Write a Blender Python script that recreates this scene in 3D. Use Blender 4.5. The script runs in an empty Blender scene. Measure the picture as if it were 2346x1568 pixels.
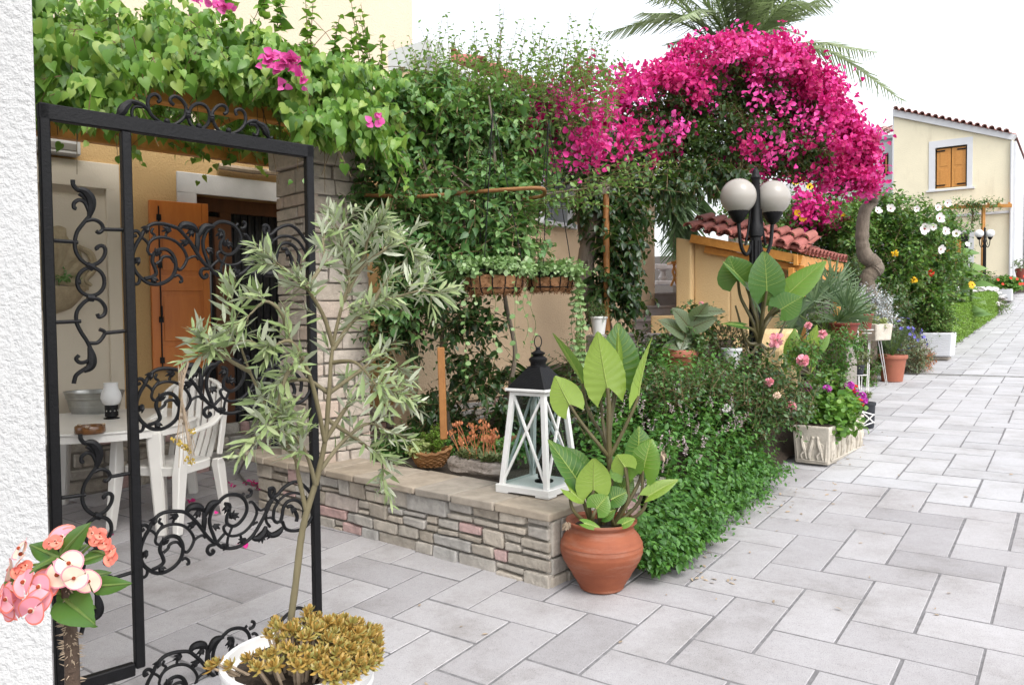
import bpy, bmesh, math, random
import numpy as np
from mathutils import Vector, Matrix
R=random.Random(7); NR=np.random.default_rng(7)
SC=bpy.context.scene; COL=SC.collection
# ------------------------------------------------------------------ camera
F=1796.; CX,CY=1173.,784.; PITCH=math.radians(2.0); ROLL=.0104; EYE=1.62
UA=math.radians(36); U1=np.array([math.sin(UA),math.cos(UA),0]); U2=np.array([-math.cos(UA),math.sin(UA),0])
UP=np.array([0,0,1.])
def gz(x,y):
    u=x*U1[0]+y*U1[1]
    return .0548*u if u<26 else .0548*26+.085*(u-26)
def ray(px,py):
    x=(px-CX)/F; y=-(py-CY)/F; c,s=math.cos(ROLL),math.sin(ROLL)
    X=x*c+y*s; U=-x*s+y*c; cp,sp=math.cos(PITCH),math.sin(PITCH)
    return np.array([X,cp+U*sp,-sp+U*cp])
def at(px,py,Y):
    d=ray(px,py); t=Y/d[1]; return np.array([d[0]*t,Y,EYE+d[2]*t])
def gp(px,py):
    d=ray(px,py); t=EYE/(.0548*(d[0]*U1[0]+d[1]*U1[1])-d[2]); p=d*t; return np.array([p[0],p[1],gz(p[0],p[1])])
def atz(px,py,z):
    d=ray(px,py); t=(z-EYE)/d[2]; p=d*t; return np.array([p[0],p[1],z])
def uvp(u,v,z=None):
    p=U1*u+U2*v; p[2]=gz(p[0],p[1]) if z is None else z; return p
def gnd(px,Y):
    d=ray(px,720); x=d[0]/d[1]*Y; return np.array([x,Y,gz(x,Y)])
class Wall:   # a vertical plane: point O, horizontal direction h
    def __init__(s,O,ang):
        s.O=np.array([O[0],O[1],0.]); a=math.radians(ang); s.h=np.array([math.sin(a),math.cos(a),0]); s.n=np.array([math.cos(a),-math.sin(a),0])
    def tz(s,px,py):
        d=ray(px,py); k=(s.O@s.n)/(d@s.n); p=d*k; return ((p-s.O)@s.h, EYE+p[2])
    def pt(s,t,z,off=0): 
        p=s.O+s.h*t+s.n*off; return np.array([p[0],p[1],z])
    def px(s,x,y,off=0):
        t,z=s.tz(x,y); return s.pt(t,z,off)
def cr(x0,y0,k): return lambda x,y:((x0+x*k)*.81008,(y0+y*k)*.81008)
# ------------------------------------------------------------------ objects
ORG={}
def tag(o,label=None,cat=None,group=None,kind=None):
    if label:o['label']=label
    if cat:o['category']=cat
    if group:o['group']=group
    if kind:o['kind']=kind
    return o
def thing(name,label,cat,loc=(0,0,0),group=None,rotz=0,local=False):
    o=bpy.data.objects.new(name,None); COL.objects.link(o); o.location=[float(c) for c in loc]; o.rotation_euler=(0,0,rotz)
    o.empty_display_size=.1; ORG[o.name]=np.zeros(3) if local else np.array(loc,float); return tag(o,label,cat,group)
def finish(name,me,mats,parent):
    for m in (mats if isinstance(mats,(list,tuple)) else [mats]): me.materials.append(m)
    o=bpy.data.objects.new(name,me); COL.objects.link(o)
    if parent is not None: o.parent=parent; ORG[o.name]=ORG[parent.name]
    else: ORG[o.name]=np.zeros(3)
    return o
def dup(o,parent=None,loc=None,rotz=None,label=None):
    c=o.copy(); COL.objects.link(c)
    if parent is not None:c.parent=parent
    if loc is not None:c.location=[float(q) for q in loc]
    if rotz is not None:c.rotation_euler=(0,0,rotz)
    if label:c['label']=label
    ORG[c.name]=ORG.get(o.name,np.zeros(3))
    for ch in list(o.children): dup(ch,c)
    return c
def smooth_line(P,n=6):
    P=[np.array(p,float) for p in P]
    if len(P)<3:return P
    Q=[2*P[0]-P[1]]+P+[2*P[-1]-P[-2]]; out=[]
    for i in range(1,len(Q)-2):
        a,b,c,d=Q[i-1:i+3]
        for k in range(n):
            t=k/n; out.append(.5*((2*b)+(c-a)*t+(2*a-5*b+4*c-d)*t*t+(3*b-a-3*c+d)*t**3))
    out.append(P[-1]); return out
class MB:
    def __init__(s): s.v=[];s.f=[];s.m=[];s.mi=0
    def add(s,vs,fs):
        b=len(s.v); s.v+= [tuple(map(float,q)) for q in vs]; s.f+=[[b+i for i in f] for f in fs]; s.m+=[s.mi]*len(fs); return s
    def box(s,c,size,rz=0,ax=None,top=1.0,jit=0):
        sx,sy,sz=[q/2 for q in size]; c=np.array(c,float)
        if ax is None: ca,sa=math.cos(rz),math.sin(rz); ax=(np.array([ca,sa,0]),np.array([-sa,ca,0]),UP)
        vs=[]
        for k in (-1,1):
            t=top if k==1 else 1
            for (i,j) in((-1,-1),(1,-1),(1,1),(-1,1)): vs.append(c+ax[0]*i*sx*t+ax[1]*j*sy*t+ax[2]*k*sz+(NR.uniform(-jit,jit,3) if jit else 0))
        return s.add(vs,[[0,3,2,1],[4,5,6,7],[0,1,5,4],[1,2,6,5],[2,3,7,6],[3,0,4,7]])
    def bar(s,a,b,w,h=None,up=UP):
        a=np.array(a,float);b=np.array(b,float);d=b-a;L=np.linalg.norm(d);d/=L;h=h or w
        x=np.cross(d,up)
        if np.linalg.norm(x)<1e-4:x=np.cross(d,np.array([1.,0,0]))
        x/=np.linalg.norm(x);y=np.cross(x,d); return s.box((a+b)/2,(w,L,h),ax=(x,d,y))
    def tube(s,P,r,n=6,cap=True,flat=None):
        P=[np.array(p,float) for p in P]; m=len(P)
        rs=[r]*m if np.isscalar(r) else list(r)
        if len(rs)!=m: rs=list(np.interp(np.linspace(0,1,m),np.linspace(0,1,len(rs)),rs))
        b=len(s.v); x=None
        for i,p in enumerate(P):
            d=P[min(i+1,m-1)]-P[max(i-1,0)]; d=d/(np.linalg.norm(d)+1e-9)
            if x is None:
                x=np.cross(d,UP)
                if np.linalg.norm(x)<.1:x=np.cross(d,np.array([1.,0,0]))
            x=x-d*(x@d); x/=np.linalg.norm(x)+1e-9; y=np.cross(d,x)
            for k in range(n):
                a=2*math.pi*k/n; s.v.append(tuple(p+(x*math.cos(a)+y*math.sin(a))*rs[i]))
        for i in range(m-1):
            for k in range(n):
                k2=(k+1)%n; s.f.append([b+i*n+k,b+i*n+k2,b+(i+1)*n+k2,b+(i+1)*n+k]); s.m.append(s.mi)
        if cap:
            s.f.append([b+k for k in range(n)][::-1]);s.f.append([b+(m-1)*n+k for k in range(n)]);s.m+=[s.mi]*2
        return s
    def lathe(s,c,prof,n=32,wob=0):
        c=np.array(c,float);b=len(s.v);m=len(prof)
        for (r,z) in prof:
            for k in range(n):
                a=2*math.pi*k/n; q=r*(1+wob*math.sin(3*a+z*20)); s.v.append(tuple(c+np.array([q*math.cos(a),q*math.sin(a),z])))
        for i in range(m-1):
            for k in range(n):
                k2=(k+1)%n; s.f.append([b+i*n+k,b+i*n+k2,b+(i+1)*n+k2,b+(i+1)*n+k]);s.m.append(s.mi)
        if prof[0][0]>1e-4: s.f.append([b+k for k in range(n)][::-1]);s.m.append(s.mi)
        if prof[-1][0]>1e-4: s.f.append([b+(m-1)*n+k for k in range(n)]);s.m.append(s.mi)
        return s
    def ball(s,c,r,n=16,sc=(1,1,1)):
        h=n//2; c=np.array(c,float);b=len(s.v)
        for i in range(h+1):
            th=math.pi*i/h
            for k in range(n):
                a=2*math.pi*k/n; s.v.append(tuple(c+r*np.array([sc[0]*math.sin(th)*math.cos(a),sc[1]*math.sin(th)*math.sin(a),sc[2]*math.cos(th)])))
        for i in range(h):
            for k in range(n):
                k2=(k+1)%n; s.f.append([b+i*n+k,b+(i+1)*n+k,b+(i+1)*n+k2,b+i*n+k2]);s.m.append(s.mi)
        return s
    def prism(s,poly,ext):
        n=len(poly);poly=[np.array(p,float) for p in poly];e=np.array(ext,float)
        return s.add(poly+[p+e for p in poly],[list(range(n))[::-1],[n+i for i in range(n)]]+[[i,(i+1)%n,n+(i+1)%n,n+i] for i in range(n)])
    def build(s,name,mats,parent=None,smooth=False,bevel=0,seg=1):
        org=ORG[parent.name] if parent is not None else np.zeros(3)
        me=bpy.data.meshes.new(name); me.from_pydata([tuple(np.array(v)-org) for v in s.v],[],s.f)
        bm=bmesh.new(); bm.from_mesh(me); mi=bm.faces.layers.int.new('q')
        bm.faces.ensure_lookup_table()
        for f,m in zip(bm.faces,s.m): f.material_index=m
        bmesh.ops.remove_doubles(bm,verts=bm.verts,dist=1e-6)
        bmesh.ops.recalc_face_normals(bm,faces=bm.faces)
        if bevel: bmesh.ops.bevel(bm,geom=[e for e in bm.edges if len(e.link_faces)==2 and e.calc_face_angle(0)>.6],offset=bevel,segments=seg,affect='EDGES',profile=.6,clamp_overlap=True)
        if smooth:
            for f in bm.faces: f.smooth=True
            for e in bm.edges:
                if len(e.link_faces)==2 and e.calc_face_angle(0)>.75: e.smooth=False
        bm.to_mesh(me); bm.free()
        return finish(name,me,mats,parent)
# ------------------------------------------------------------------ leaves
def T_(half,fold=.12,curl=.12):
    """leaf template: half = [(y,halfwidth)...] base to tip; a midrib with two folded sides"""
    v=[];f=[]
    for (y,w) in half:
        zz=-curl*y*y
        v+= [(-w,y,zz+fold*w*2),(0,y,zz),(w,y,zz+fold*w*2)]
    n=len(half)
    for i in range(n-1):
        a=3*i; f+=[[a,a+1,a+4,a+3],[a+1,a+2,a+5,a+4]]
    return np.array(v,float),f
T_HEART=T_([(-.13,.14),(-.09,.30),(.02,.42),(.18,.46),(.36,.42),(.56,.30),(.76,.155),(.9,.06),(1.04,.005)],.14,.24)
T_HEART[0][1,1]=.0; T_HEART[0][4,1]=.03
T_OVATE=T_([(0,.04),(.22,.26),(.5,.29),(.78,.16),(1,.01)],.16,.2)
T_ROUND=T_([(0,.1),(.2,.4),(.55,.46),(.85,.28),(1,.06)],.1,.1)
T_LANCE=T_([(0,.02),(.3,.085),(.65,.085),(1,.005)],.1,.1)
T_SMALL=T_([(0,.05),(.45,.3),(1,.02)],.15,.15)
T_BRACT=T_([(0,.16),(.25,.42),(.55,.46),(.82,.28),(1,.04)],.3,.3)
T_PETAL=T_([(0,.1),(.4,.36),(.8,.42),(1,.22)],.1,-.2)
T_NEEDLE=T_([(0,.03),(1,.01)],.1,.1)
def nrm(a): return a/(np.linalg.norm(a,axis=-1,keepdims=True)+1e-9)
def leafarr(T,C,D,N,S,W=None):
    tv,tf=T; C=np.asarray(C,float);D=nrm(np.asarray(D,float));N=np.asarray(N,float)
    X=nrm(np.cross(D,N)); Z=np.cross(X,D); S=np.broadcast_to(np.asarray(S,float),(len(C),)); W=np.ones(len(C)) if W is None else np.broadcast_to(W,(len(C),))
    V=C[:,None,:]+S[:,None,None]*(tv[None,:,0,None]*W[:,None,None]*X[:,None,:]+tv[None,:,1,None]*D[:,None,:]+tv[None,:,2,None]*Z[:,None,:])
    n=len(tv); base=(np.arange(len(C))*n)[:,None,None]
    Q=(np.array(tf)[None]+base).reshape(-1,4)
    return V.reshape(-1,3),Q
def leafmesh(name,mat,parent,parts,smooth=True):
    """parts: list of (verts,quads); several materials allowed with parts=[(V,Q,mi)]"""
    org=ORG[parent.name] if parent is not None else np.zeros(3)
    Vs=[];Qs=[];Ms=[];b=0
    for p in parts:
        V,Q=p[0],p[1]; Vs.append(V-org);Qs.append(Q+b);Ms.append(np.full(len(Q),p[2] if len(p)>2 else 0));b+=len(V)
    V=np.concatenate(Vs);Q=np.concatenate(Qs);M=np.concatenate(Ms)
    me=bpy.data.meshes.new(name); me.vertices.add(len(V)); me.vertices.foreach_set('co',V.astype(np.float32).ravel())
    me.loops.add(len(Q)*4); me.loops.foreach_set('vertex_index',Q.astype(np.int32).ravel())
    me.polygons.add(len(Q)); me.polygons.foreach_set('loop_start',(np.arange(len(Q))*4).astype(np.int32)); me.polygons.foreach_set('loop_total',np.full(len(Q),4,np.int32))
    me.polygons.foreach_set('material_index',M.astype(np.int32)); me.polygons.foreach_set('use_smooth',np.full(len(Q),smooth))
    me.update(calc_edges=True); me.validate()
    return finish(name,me,mat,parent)
def rvec(n): return nrm(NR.normal(size=(n,3)))
def proj(p):
    p=np.asarray(p,float); v=p-np.array([0,0,EYE]); cp,sp=math.cos(PITCH),math.sin(PITCH); d=v[...,1]*cp-v[...,2]*sp; U=v[...,1]*sp+v[...,2]*cp; X=v[...,0]; c,s=math.cos(ROLL),math.sin(ROLL)
    return CX+F*(X*c-U*s)/d, CY-F*(X*s+U*c)/d
def shoots(S,D,L,per,size,T,spread=.9,fwd=.55,droop=.25,sag=.15,upn=.8,jit=.35,wid=None,t0=.1,nb=None,keep=None):
    """leaves set spirally along n shoots. returns leaf arrays and shoot polylines"""
    n=len(S); S=np.asarray(S,float);D=nrm(np.asarray(D,float)); L=np.broadcast_to(np.asarray(L,float),(n,))
    t=np.linspace(t0,1,per); ph=NR.uniform(0,6.28,n)
    a=nrm(np.cross(D,rvec(n))); b=np.cross(D,a)
    pos=S[:,None]+D[:,None]*(L[:,None,None]*t[None,:,None])-UP*(sag*L[:,None,None]*(t**2)[None,:,None])
    ang=ph[:,None]+2.4*np.arange(per)[None]
    p=a[:,None]*np.cos(ang)[...,None]+b[:,None]*np.sin(ang)[...,None]
    ld=p*spread+D[:,None]*fwd-UP*droop+NR.normal(size=p.shape)*jit*.6
    N=UP*upn+D[:,None]*.25+NR.normal(size=p.shape)*jit
    sz=size*(1-.45*t[None]**2)*NR.uniform(.65,1.2,(n,per))
    if nb is not None: N=N+np.array(nb)
    a_=[pos.reshape(-1,3),ld.reshape(-1,3),N.reshape(-1,3),sz.ravel()]
    if keep is not None: kk=keep(a_[0]); a_=[q[kk] for q in a_]
    arr=leafarr(T,*a_,wid)
    e=np.linspace(0,1,4); lines=S[:,None]+D[:,None]*(L[:,None,None]*e[None,:,None])-UP*(sag*L[:,None,None]*(e**2)[None,:,None])
    return arr,lines
def stems(mb,lines,r):
    for l in lines: mb.tube(l,[r,r*.5],3,cap=False)
def blobpts(blobs,n,shell=.55):
    """points in ellipsoids (centre, radii); share by volume^(2/3); returns points and outward directions"""
    w=np.array([ (b[1][0]*b[1][1]*b[1][2])**(2/3)*(b[2] if len(b)>2 else 1) for b in blobs]); w/=w.sum()
    k=NR.choice(len(blobs),n,p=w); d=rvec(n); rad=NR.uniform(shell**3,1,n)**(1/3)
    c=np.array([b[0] for b in blobs])[k]; r=np.array([b[1] for b in blobs])[k]
    return c+d*r*rad[:,None], nrm(d/r)
def pxblob(px,py,Y,rx,ry,ry_depth,w=1):
    return (at(px,py,Y),(rx/F*Y,ry_depth,ry/F*Y),w)
# ------------------------------------------------------------------ materials
GF=.86   # overall reflectance of the hard materials
def new_mat(name):
    m=bpy.data.materials.new(name); m.use_nodes=True; nt=m.node_tree; nt.nodes.clear()
    out=nt.nodes.new('ShaderNodeOutputMaterial'); bs=nt.nodes.new('ShaderNodeBsdfPrincipled'); nt.links.new(bs.outputs[0],out.inputs[0])
    return m,nt,bs,out
def ramp(nt,stops,inter='LINEAR'):
    r=nt.nodes.new('ShaderNodeValToRGB'); e=r.color_ramp.elements; r.color_ramp.interpolation=inter
    while len(e)<len(stops): e.new(.5)
    for i,(p,c) in enumerate(stops): e[i].position=p; e[i].color=(*c,1)
    return r
def noise(nt,scale,detail=4,rough=.6,co='Object',dist=0,stretch=None):
    tc=nt.nodes.new('ShaderNodeTexCoord'); n=nt.nodes.new('ShaderNodeTexNoise'); n.inputs['Scale'].default_value=scale; n.inputs['Detail'].default_value=detail; n.inputs['Roughness'].default_value=rough; n.inputs['Distortion'].default_value=dist
    if stretch:
        mp=nt.nodes.new('ShaderNodeMapping'); mp.inputs['Scale'].default_value=stretch; nt.links.new(tc.outputs[co],mp.inputs[0]); nt.links.new(mp.outputs[0],n.inputs[0])
    else: nt.links.new(tc.outputs[co],n.inputs[0])
    return n
def mix(nt,a,b,fac,mode='MIX'):
    m=nt.nodes.new('ShaderNodeMix'); m.data_type='RGBA'; m.blend_type=mode
    for i,v in ((0,fac),(6,a),(7,b)):
        sock=m.inputs[i]
        if hasattr(v,'links'): nt.links.new(v,sock)
        elif i==0: sock.default_value=v
        else: sock.default_value=(*v,1)
    return m.outputs[2]
def bump(nt,bs,h,strength,dist=.01,chain=None):
    b=nt.nodes.new('ShaderNodeBump'); b.inputs['Strength'].default_value=strength; b.inputs['Distance'].default_value=dist; nt.links.new(h,b.inputs['Height'])
    if chain is not None: nt.links.new(chain,b.inputs['Normal'])
    nt.links.new(b.outputs[0],bs.inputs['Normal']); return b.outputs[0]
def M_plain(name,col,rough=.6,var=.12,scale=8,bmp=0,bscale=60,metal=0,spec=.4,coat=0):
    col=tuple(c*GF for c in col)
    m,nt,bs,_=new_mat(name); n=noise(nt,scale,5)
    d=tuple(c*(1-var) for c in col); l=tuple(min(1,c*(1+var)) for c in col)
    r=ramp(nt,[(.3,d),(.7,l)]); nt.links.new(n.outputs[0],r.inputs[0]); nt.links.new(r.outputs[0],bs.inputs['Base Color'])
    bs.inputs['Roughness'].default_value=rough; bs.inputs['Metallic'].default_value=metal; bs.inputs['Specular IOR Level'].default_value=spec; bs.inputs['Coat Weight'].default_value=coat
    if bmp: nb=noise(nt,bscale,6,.65); bump(nt,bs,nb.outputs[0],bmp)
    return m
def M_stucco(name,col,scale=55,strength=.9,dist=.012,stain=None):
    col=tuple(c*GF for c in col); stain=stain and tuple(c*GF for c in stain)
    m,nt,bs,_=new_mat(name); n=noise(nt,1.3,6,.6); n2=noise(nt,scale,5,.6); n3=noise(nt,scale*3.2,3,.5)
    a=mix(nt,tuple(c*.88 for c in col),tuple(min(1,c*1.06) for c in col),n.outputs[0])
    if stain:
        n4=noise(nt,2.2,6,.7,stretch=(1.5,1.5,.35)); r=ramp(nt,[(.52,(0,0,0)),(.75,(1,1,1))]); nt.links.new(n4.outputs[0],r.inputs[0]); a=mix(nt,a,stain,mix(nt,(0,0,0),(.45,.45,.45),r.outputs[0]))
    nt.links.new(a,bs.inputs['Base Color']); bs.inputs['Roughness'].default_value=.9; bs.inputs['Specular IOR Level'].default_value=.2
    c=bump(nt,bs,n2.outputs[0],strength,dist); bump(nt,bs,n3.outputs[0],strength*.5,dist*.4,c)
    return m
def M_leaf(name,cols,rough=.45,trans=.25,back=None,spec=.5,tcol=None):
    """leaf colours vary from leaf to leaf (random per island)"""
    m,nt,bs,out=new_mat(name); g=nt.nodes.new('ShaderNodeNewGeometry')
    k=len(cols); r=ramp(nt,[(i/(k-1),c) for i,c in enumerate(cols)]); nt.links.new(g.outputs['Random Per Island'],r.inputs[0]); col=r.outputs[0]
    if back: col=mix(nt,col,back,g.outputs['Backfacing'])
    nt.links.new(col,bs.inputs['Base Color']); bs.inputs['Roughness'].default_value=rough; bs.inputs['Specular IOR Level'].default_value=spec
    if trans:
        t=nt.nodes.new('ShaderNodeBsdfTranslucent'); nt.links.new(mix(nt,col,tcol or (.35,.6,.05),.35) if tcol is not False else col,t.inputs[0]); mx=nt.nodes.new('ShaderNodeMixShader'); mx.inputs[0].default_value=trans
        nt.links.new(bs.outputs[0],mx.inputs[1]); nt.links.new(t.outputs[0],mx.inputs[2]); nt.links.new(mx.outputs[0],out.inputs[0])
    return m
def M_island(name,stops,rough=.85,bmp=.6,bscale=40,inter='LINEAR',grain=.25,gscale=25,spec=.3,dist=.01,stretch=None):
    stops=[(p,tuple(q*GF for q in c)) for p,c in stops]; m,nt,bs,_=new_mat(name); g=nt.nodes.new('ShaderNodeNewGeometry'); r=ramp(nt,stops,inter); nt.links.new(g.outputs['Random Per Island'],r.inputs[0])
    n=noise(nt,gscale,6,.65,stretch=stretch); q=ramp(nt,[(.25,(1-grain,)*3),(.75,(1+grain*.4,)*3)]); nt.links.new(n.outputs[0],q.inputs[0])
    nt.links.new(mix(nt,r.outputs[0],q.outputs[0],1.0,'MULTIPLY'),bs.inputs['Base Color']); bs.inputs['Roughness'].default_value=rough; bs.inputs['Specular IOR Level'].default_value=spec
    if bmp: nb=noise(nt,bscale,7,.65,stretch=stretch); bump(nt,bs,nb.outputs[0],bmp,dist)
    return m
def M_wood(name,c1,c2,rough=.5,grain=(2,2,30)):
    m,nt,bs,_=new_mat(name); n=noise(nt,6,6,.65,stretch=grain,dist=.6); r=ramp(nt,[(.3,c1),(.7,c2)]); nt.links.new(n.outputs[0],r.inputs[0]); nt.links.new(r.outputs[0],bs.inputs['Base Color']); bs.inputs['Roughness'].default_value=rough
    bump(nt,bs,n.outputs[0],.15,.003); return m
def M_tile(name,a,b,sp):
    a=tuple(c*1.06 for c in a); b=tuple(c*1.06 for c in b)
    m,nt,bs,_=new_mat(name); g=nt.nodes.new('ShaderNodeNewGeometry'); r=ramp(nt,[(0,tuple(c*.9 for c in a)),(.12,a),(1,b)]); nt.links.new(g.outputs['Random Per Island'],r.inputs[0])
    n=noise(nt,260,2,.5); q=ramp(nt,[(.36,(.62,)*3),(.46,(1,)*3)]); nt.links.new(n.outputs[0],q.inputs[0])
    n2=noise(nt,2.3,6,.7); q2=ramp(nt,[(.28,(.72,.70,.67)),(.48,(.95,.94,.93)),(.7,(1.05,1.05,1.05))]); nt.links.new(n2.outputs[0],q2.inputs[0])
    n3=noise(nt,30,5,.7); q3=ramp(nt,[(.3,(.93,)*3),(.7,(1.03,)*3)]); nt.links.new(n3.outputs[0],q3.inputs[0])
    c=mix(nt,r.outputs[0],q.outputs[0],sp,'MULTIPLY'); c=mix(nt,c,q2.outputs[0],1.0,'MULTIPLY'); c=mix(nt,c,q3.outputs[0],1.0,'MULTIPLY')
    nt.links.new(c,bs.inputs['Base Color']); bs.inputs['Roughness'].default_value=.8; bs.inputs['Specular IOR Level'].default_value=.3
    nb=noise(nt,180,4,.6); bump(nt,bs,nb.outputs[0],.25,.002); return m
def M_glass(name,tint=(.85,.93,.92),rough=.02):
    m,nt,bs,out=new_mat(name); bs.inputs['Base Color'].default_value=(*tint,1); bs.inputs['Roughness'].default_value=rough; bs.inputs['Transmission Weight'].default_value=1; bs.inputs['IOR'].default_value=1.1; return m
K={}
K['white_stucco']=M_stucco('white_stucco',(.64,.64,.635),38,1.0,.015)
K['ochre']=M_stucco('shaded_ochre_stucco',(.56,.37,.17),60,.8,.01)  # lower house wall: its shade and warm bounce partly worked into the ochre
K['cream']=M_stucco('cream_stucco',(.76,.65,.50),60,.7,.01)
K['peach']=M_stucco('peach_stucco',(.80,.60,.40),55,.8,.012,stain=(.62,.46,.31))
K['yellow']=M_stucco('yellow_stucco',(.80,.58,.31),60,.6,.01,stain=(.70,.51,.29))
K['pale']=M_stucco('pale_yellow_stucco',(.92,.84,.63),30,.5,.02,stain=(.66,.58,.42))
K['panel']=M_stucco('cream_panel_render',(.72,.64,.52),90,.35,.006)
K['white']=M_plain('white_paint',(.80,.79,.77),.5,.05,6)
K['farwhite']=M_plain('white_render',(.72,.73,.75),.8,.04,2,.2,30)
K['greytrim']=M_plain('pale_grey_render',(.55,.53,.50),.85,.08,5,.2,80)
K['iron']=M_plain('black_wrought_iron',(.0045,.0045,.0055),.5,.35,30,.3,90,0,.25)
K['shutter']=M_wood('orange_varnished_wood',(.46,.125,.015),(.55,.175,.025),.42,(2,2,.4))
K['beam']=M_wood('honey_varnished_wood',(.46,.19,.035),(.58,.27,.06),.5,(3,3,3))
K['oldbeam']=M_wood('dull_orange_timber',(.24,.095,.022),(.34,.15,.04),.6,(3,3,3))
K['darkwood']=M_wood('dark_door_wood',(.10,.04,.018),(.17,.07,.03),.45,(2,2,.4))
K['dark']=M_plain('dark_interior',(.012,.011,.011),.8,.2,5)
K['curtain']=M_plain('dark_curtain',(.03,.032,.036),.9,.3,20)
K['glass']=M_glass('clear_glass'); K['pane']=M_plain('dark_window_glass',(.02,.022,.025),.08,.2,4,0,60,0,.6)
K['plastic']=M_plain('white_plastic',(.74,.72,.68),.35,.04,5,.03,200,0,.5)
K['terracotta']=M_plain('terracotta_clay',(.46,.135,.05),.75,.22,7,.25,45,0,.3)
K['redpot']=M_plain('red_plastic_pot',(.22,.045,.03),.5,.1,10)
K['brownpot']=M_plain('terracotta_plastic',(.36,.12,.07),.6,.08,10)
K['blackpot']=M_plain('black_plastic_pot',(.02,.023,.03),.5,.2,10)
K['soil']=M_plain('dark_soil',(.045,.032,.022),.95,.4,30,.8,60)
K['mortar']=M_plain('grey_mortar',(.30,.275,.24),.95,.15,25,.5,90)
K['stone']=M_island('rough_limestone',[(0,(.43,.375,.305)),(.3,(.55,.50,.43)),(.55,(.50,.485,.46)),(.75,(.57,.50,.41)),(.90,(.52,.485,.43)),(.91,(.62,.42,.39)),(1,(.64,.45,.42))],.9,.9,26,grain=.4,gscale=14,dist=.014)
K['pillarstone']=M_island('pale_limestone',[(0,(.52,.44,.36)),(.4,(.62,.54,.46)),(.8,(.57,.50,.43)),(1,(.62,.49,.40))],.9,.9,30,grain=.3,gscale=18,dist=.012)
K['coping']=M_island('buff_sandstone',[(0,(.40,.33,.25)),(.5,(.46,.39,.31)),(1,(.37,.335,.29))],.9,.6,20,grain=.35,gscale=9,dist=.008)
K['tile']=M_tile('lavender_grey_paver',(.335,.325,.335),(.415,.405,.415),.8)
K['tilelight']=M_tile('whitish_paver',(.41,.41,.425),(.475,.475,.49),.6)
K['joint']=M_plain('grey_joint_cement',(.205,.20,.205),.95,.3,20,.3,90)
K['rooftile']=M_island('pink_clay_tile',[(0,(.40,.145,.115)),(.5,(.47,.18,.145)),(1,(.42,.14,.12))],.75,.3,40,grain=.25,gscale=12)
K['farroof']=M_island('faded_clay_tile',[(0,(.54,.30,.26)),(1,(.64,.38,.34))],.8,.2,30,grain=.2)
K['bark']=M_island('grey_bark',[(0,(.17,.135,.10)),(1,(.23,.19,.15))],.9,1.0,30,grain=.4,gscale=16,dist=.02,stretch=(1,1,.35))
K['olivebark']=M_island('olive_green_bark',[(0,(.18,.15,.08)),(1,(.23,.20,.12))],.75,.4,50,grain=.3,gscale=22,stretch=(1,1,.3))
K['stem']=M_plain('brown_stem',(.16,.11,.05),.7,.3,20)
K['greenstem']=M_plain('green_stem',(.12,.19,.04),.5,.2,20)
K['drift']=M_wood('silvery_driftwood',(.13,.105,.085),(.40,.35,.31),.9,(.7,12,12))
K['wicker']=M_island('wicker_cane',[(0,(.20,.085,.025)),(1,(.38,.19,.07))],.6,.3,60,grain=.3)
K['coir']=M_island('coir_fibre',[(0,(.20,.085,.035)),(.6,(.34,.16,.07)),(1,(.42,.22,.11))],.9,0,grain=.2)
K['zinc']=M_plain('galvanised_zinc',(.42,.42,.40),.38,.2,9,0,60,.85)
K['frost']=M_plain('frosted_glass',(.70,.70,.70),.5,.03,4)
K['globe']=M_plain('opal_glass_globe',(.40,.37,.33),.25,.04,3,0,60,0,.5)
K['globewhite']=M_plain('white_globe',(.85,.85,.84),.25,.03,3)
K['relief']=M_plain('weathered_white_concrete',(.56,.51,.43),.9,.2,9,.6,40)
K['sand']=M_plain('carved_sandstone',(.42,.34,.22),.9,.2,12,.7,50)
K['greystone']=M_plain('grey_marble_step',(.36,.34,.36),.6,.1,14)
K['marble']=M_plain('white_balustrade_cast',(.72,.66,.62),.6,.08,8)
K['hedge']=M_leaf('box_hedge_leaf',[(.10,.20,.02),(.16,.29,.03),(.22,.36,.05)],.5,.25)
K['vine']=M_leaf('heart_vine_leaf',[(.06,.15,.02),(.11,.24,.035),(.18,.33,.05),(.31,.42,.09)],.42,.32)
K['shrub']=M_leaf('climber_leaf',[(.045,.115,.035),(.08,.185,.055),(.13,.25,.075),(.19,.31,.10)],.42,.25)
K['shrublight']=M_leaf('pale_shoot_leaf',[(.10,.20,.05),(.16,.28,.08),(.22,.34,.10)],.45,.35)
K['bougleaf']=M_leaf('bougainvillea_leaf',[(.018,.045,.012),(.035,.08,.018),(.06,.11,.03)],.5,.2)
K['bract']=M_leaf('magenta_bract',[(.52,.01,.15),(.66,.02,.22),(.76,.035,.30),(.70,.05,.33)],.6,.3,tcol=(.9,.03,.30))
K['bractdeep']=M_leaf('deep_magenta_bract',[(.34,.005,.08),(.46,.008,.12),(.50,.012,.16)],.6,.3,tcol=(.8,.02,.22))
K['bractlight']=M_leaf('bright_magenta_bract',[(.74,.05,.32),(.82,.09,.42),(.78,.10,.36)],.6,.3,tcol=(.9,.05,.34))
K['thornbark']=M_island('dark_thorny_bark',[(0,(.085,.055,.04)),(1,(.13,.09,.065))],.9,1.0,60,grain=.5,gscale=45,dist=.01)
K['bractpink']=M_leaf('pink_bract',[(.62,.05,.30),(.75,.12,.42)],.6,.3,tcol=(.9,.2,.5))
K['ivy']=M_leaf('dark_glossy_leaf',[(.012,.034,.010),(.022,.056,.014),(.04,.085,.02)],.35,.12)
K['mint']=M_leaf('mint_leaf',[(.035,.11,.02),(.06,.17,.03),(.10,.24,.04)],.45,.25)
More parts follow.
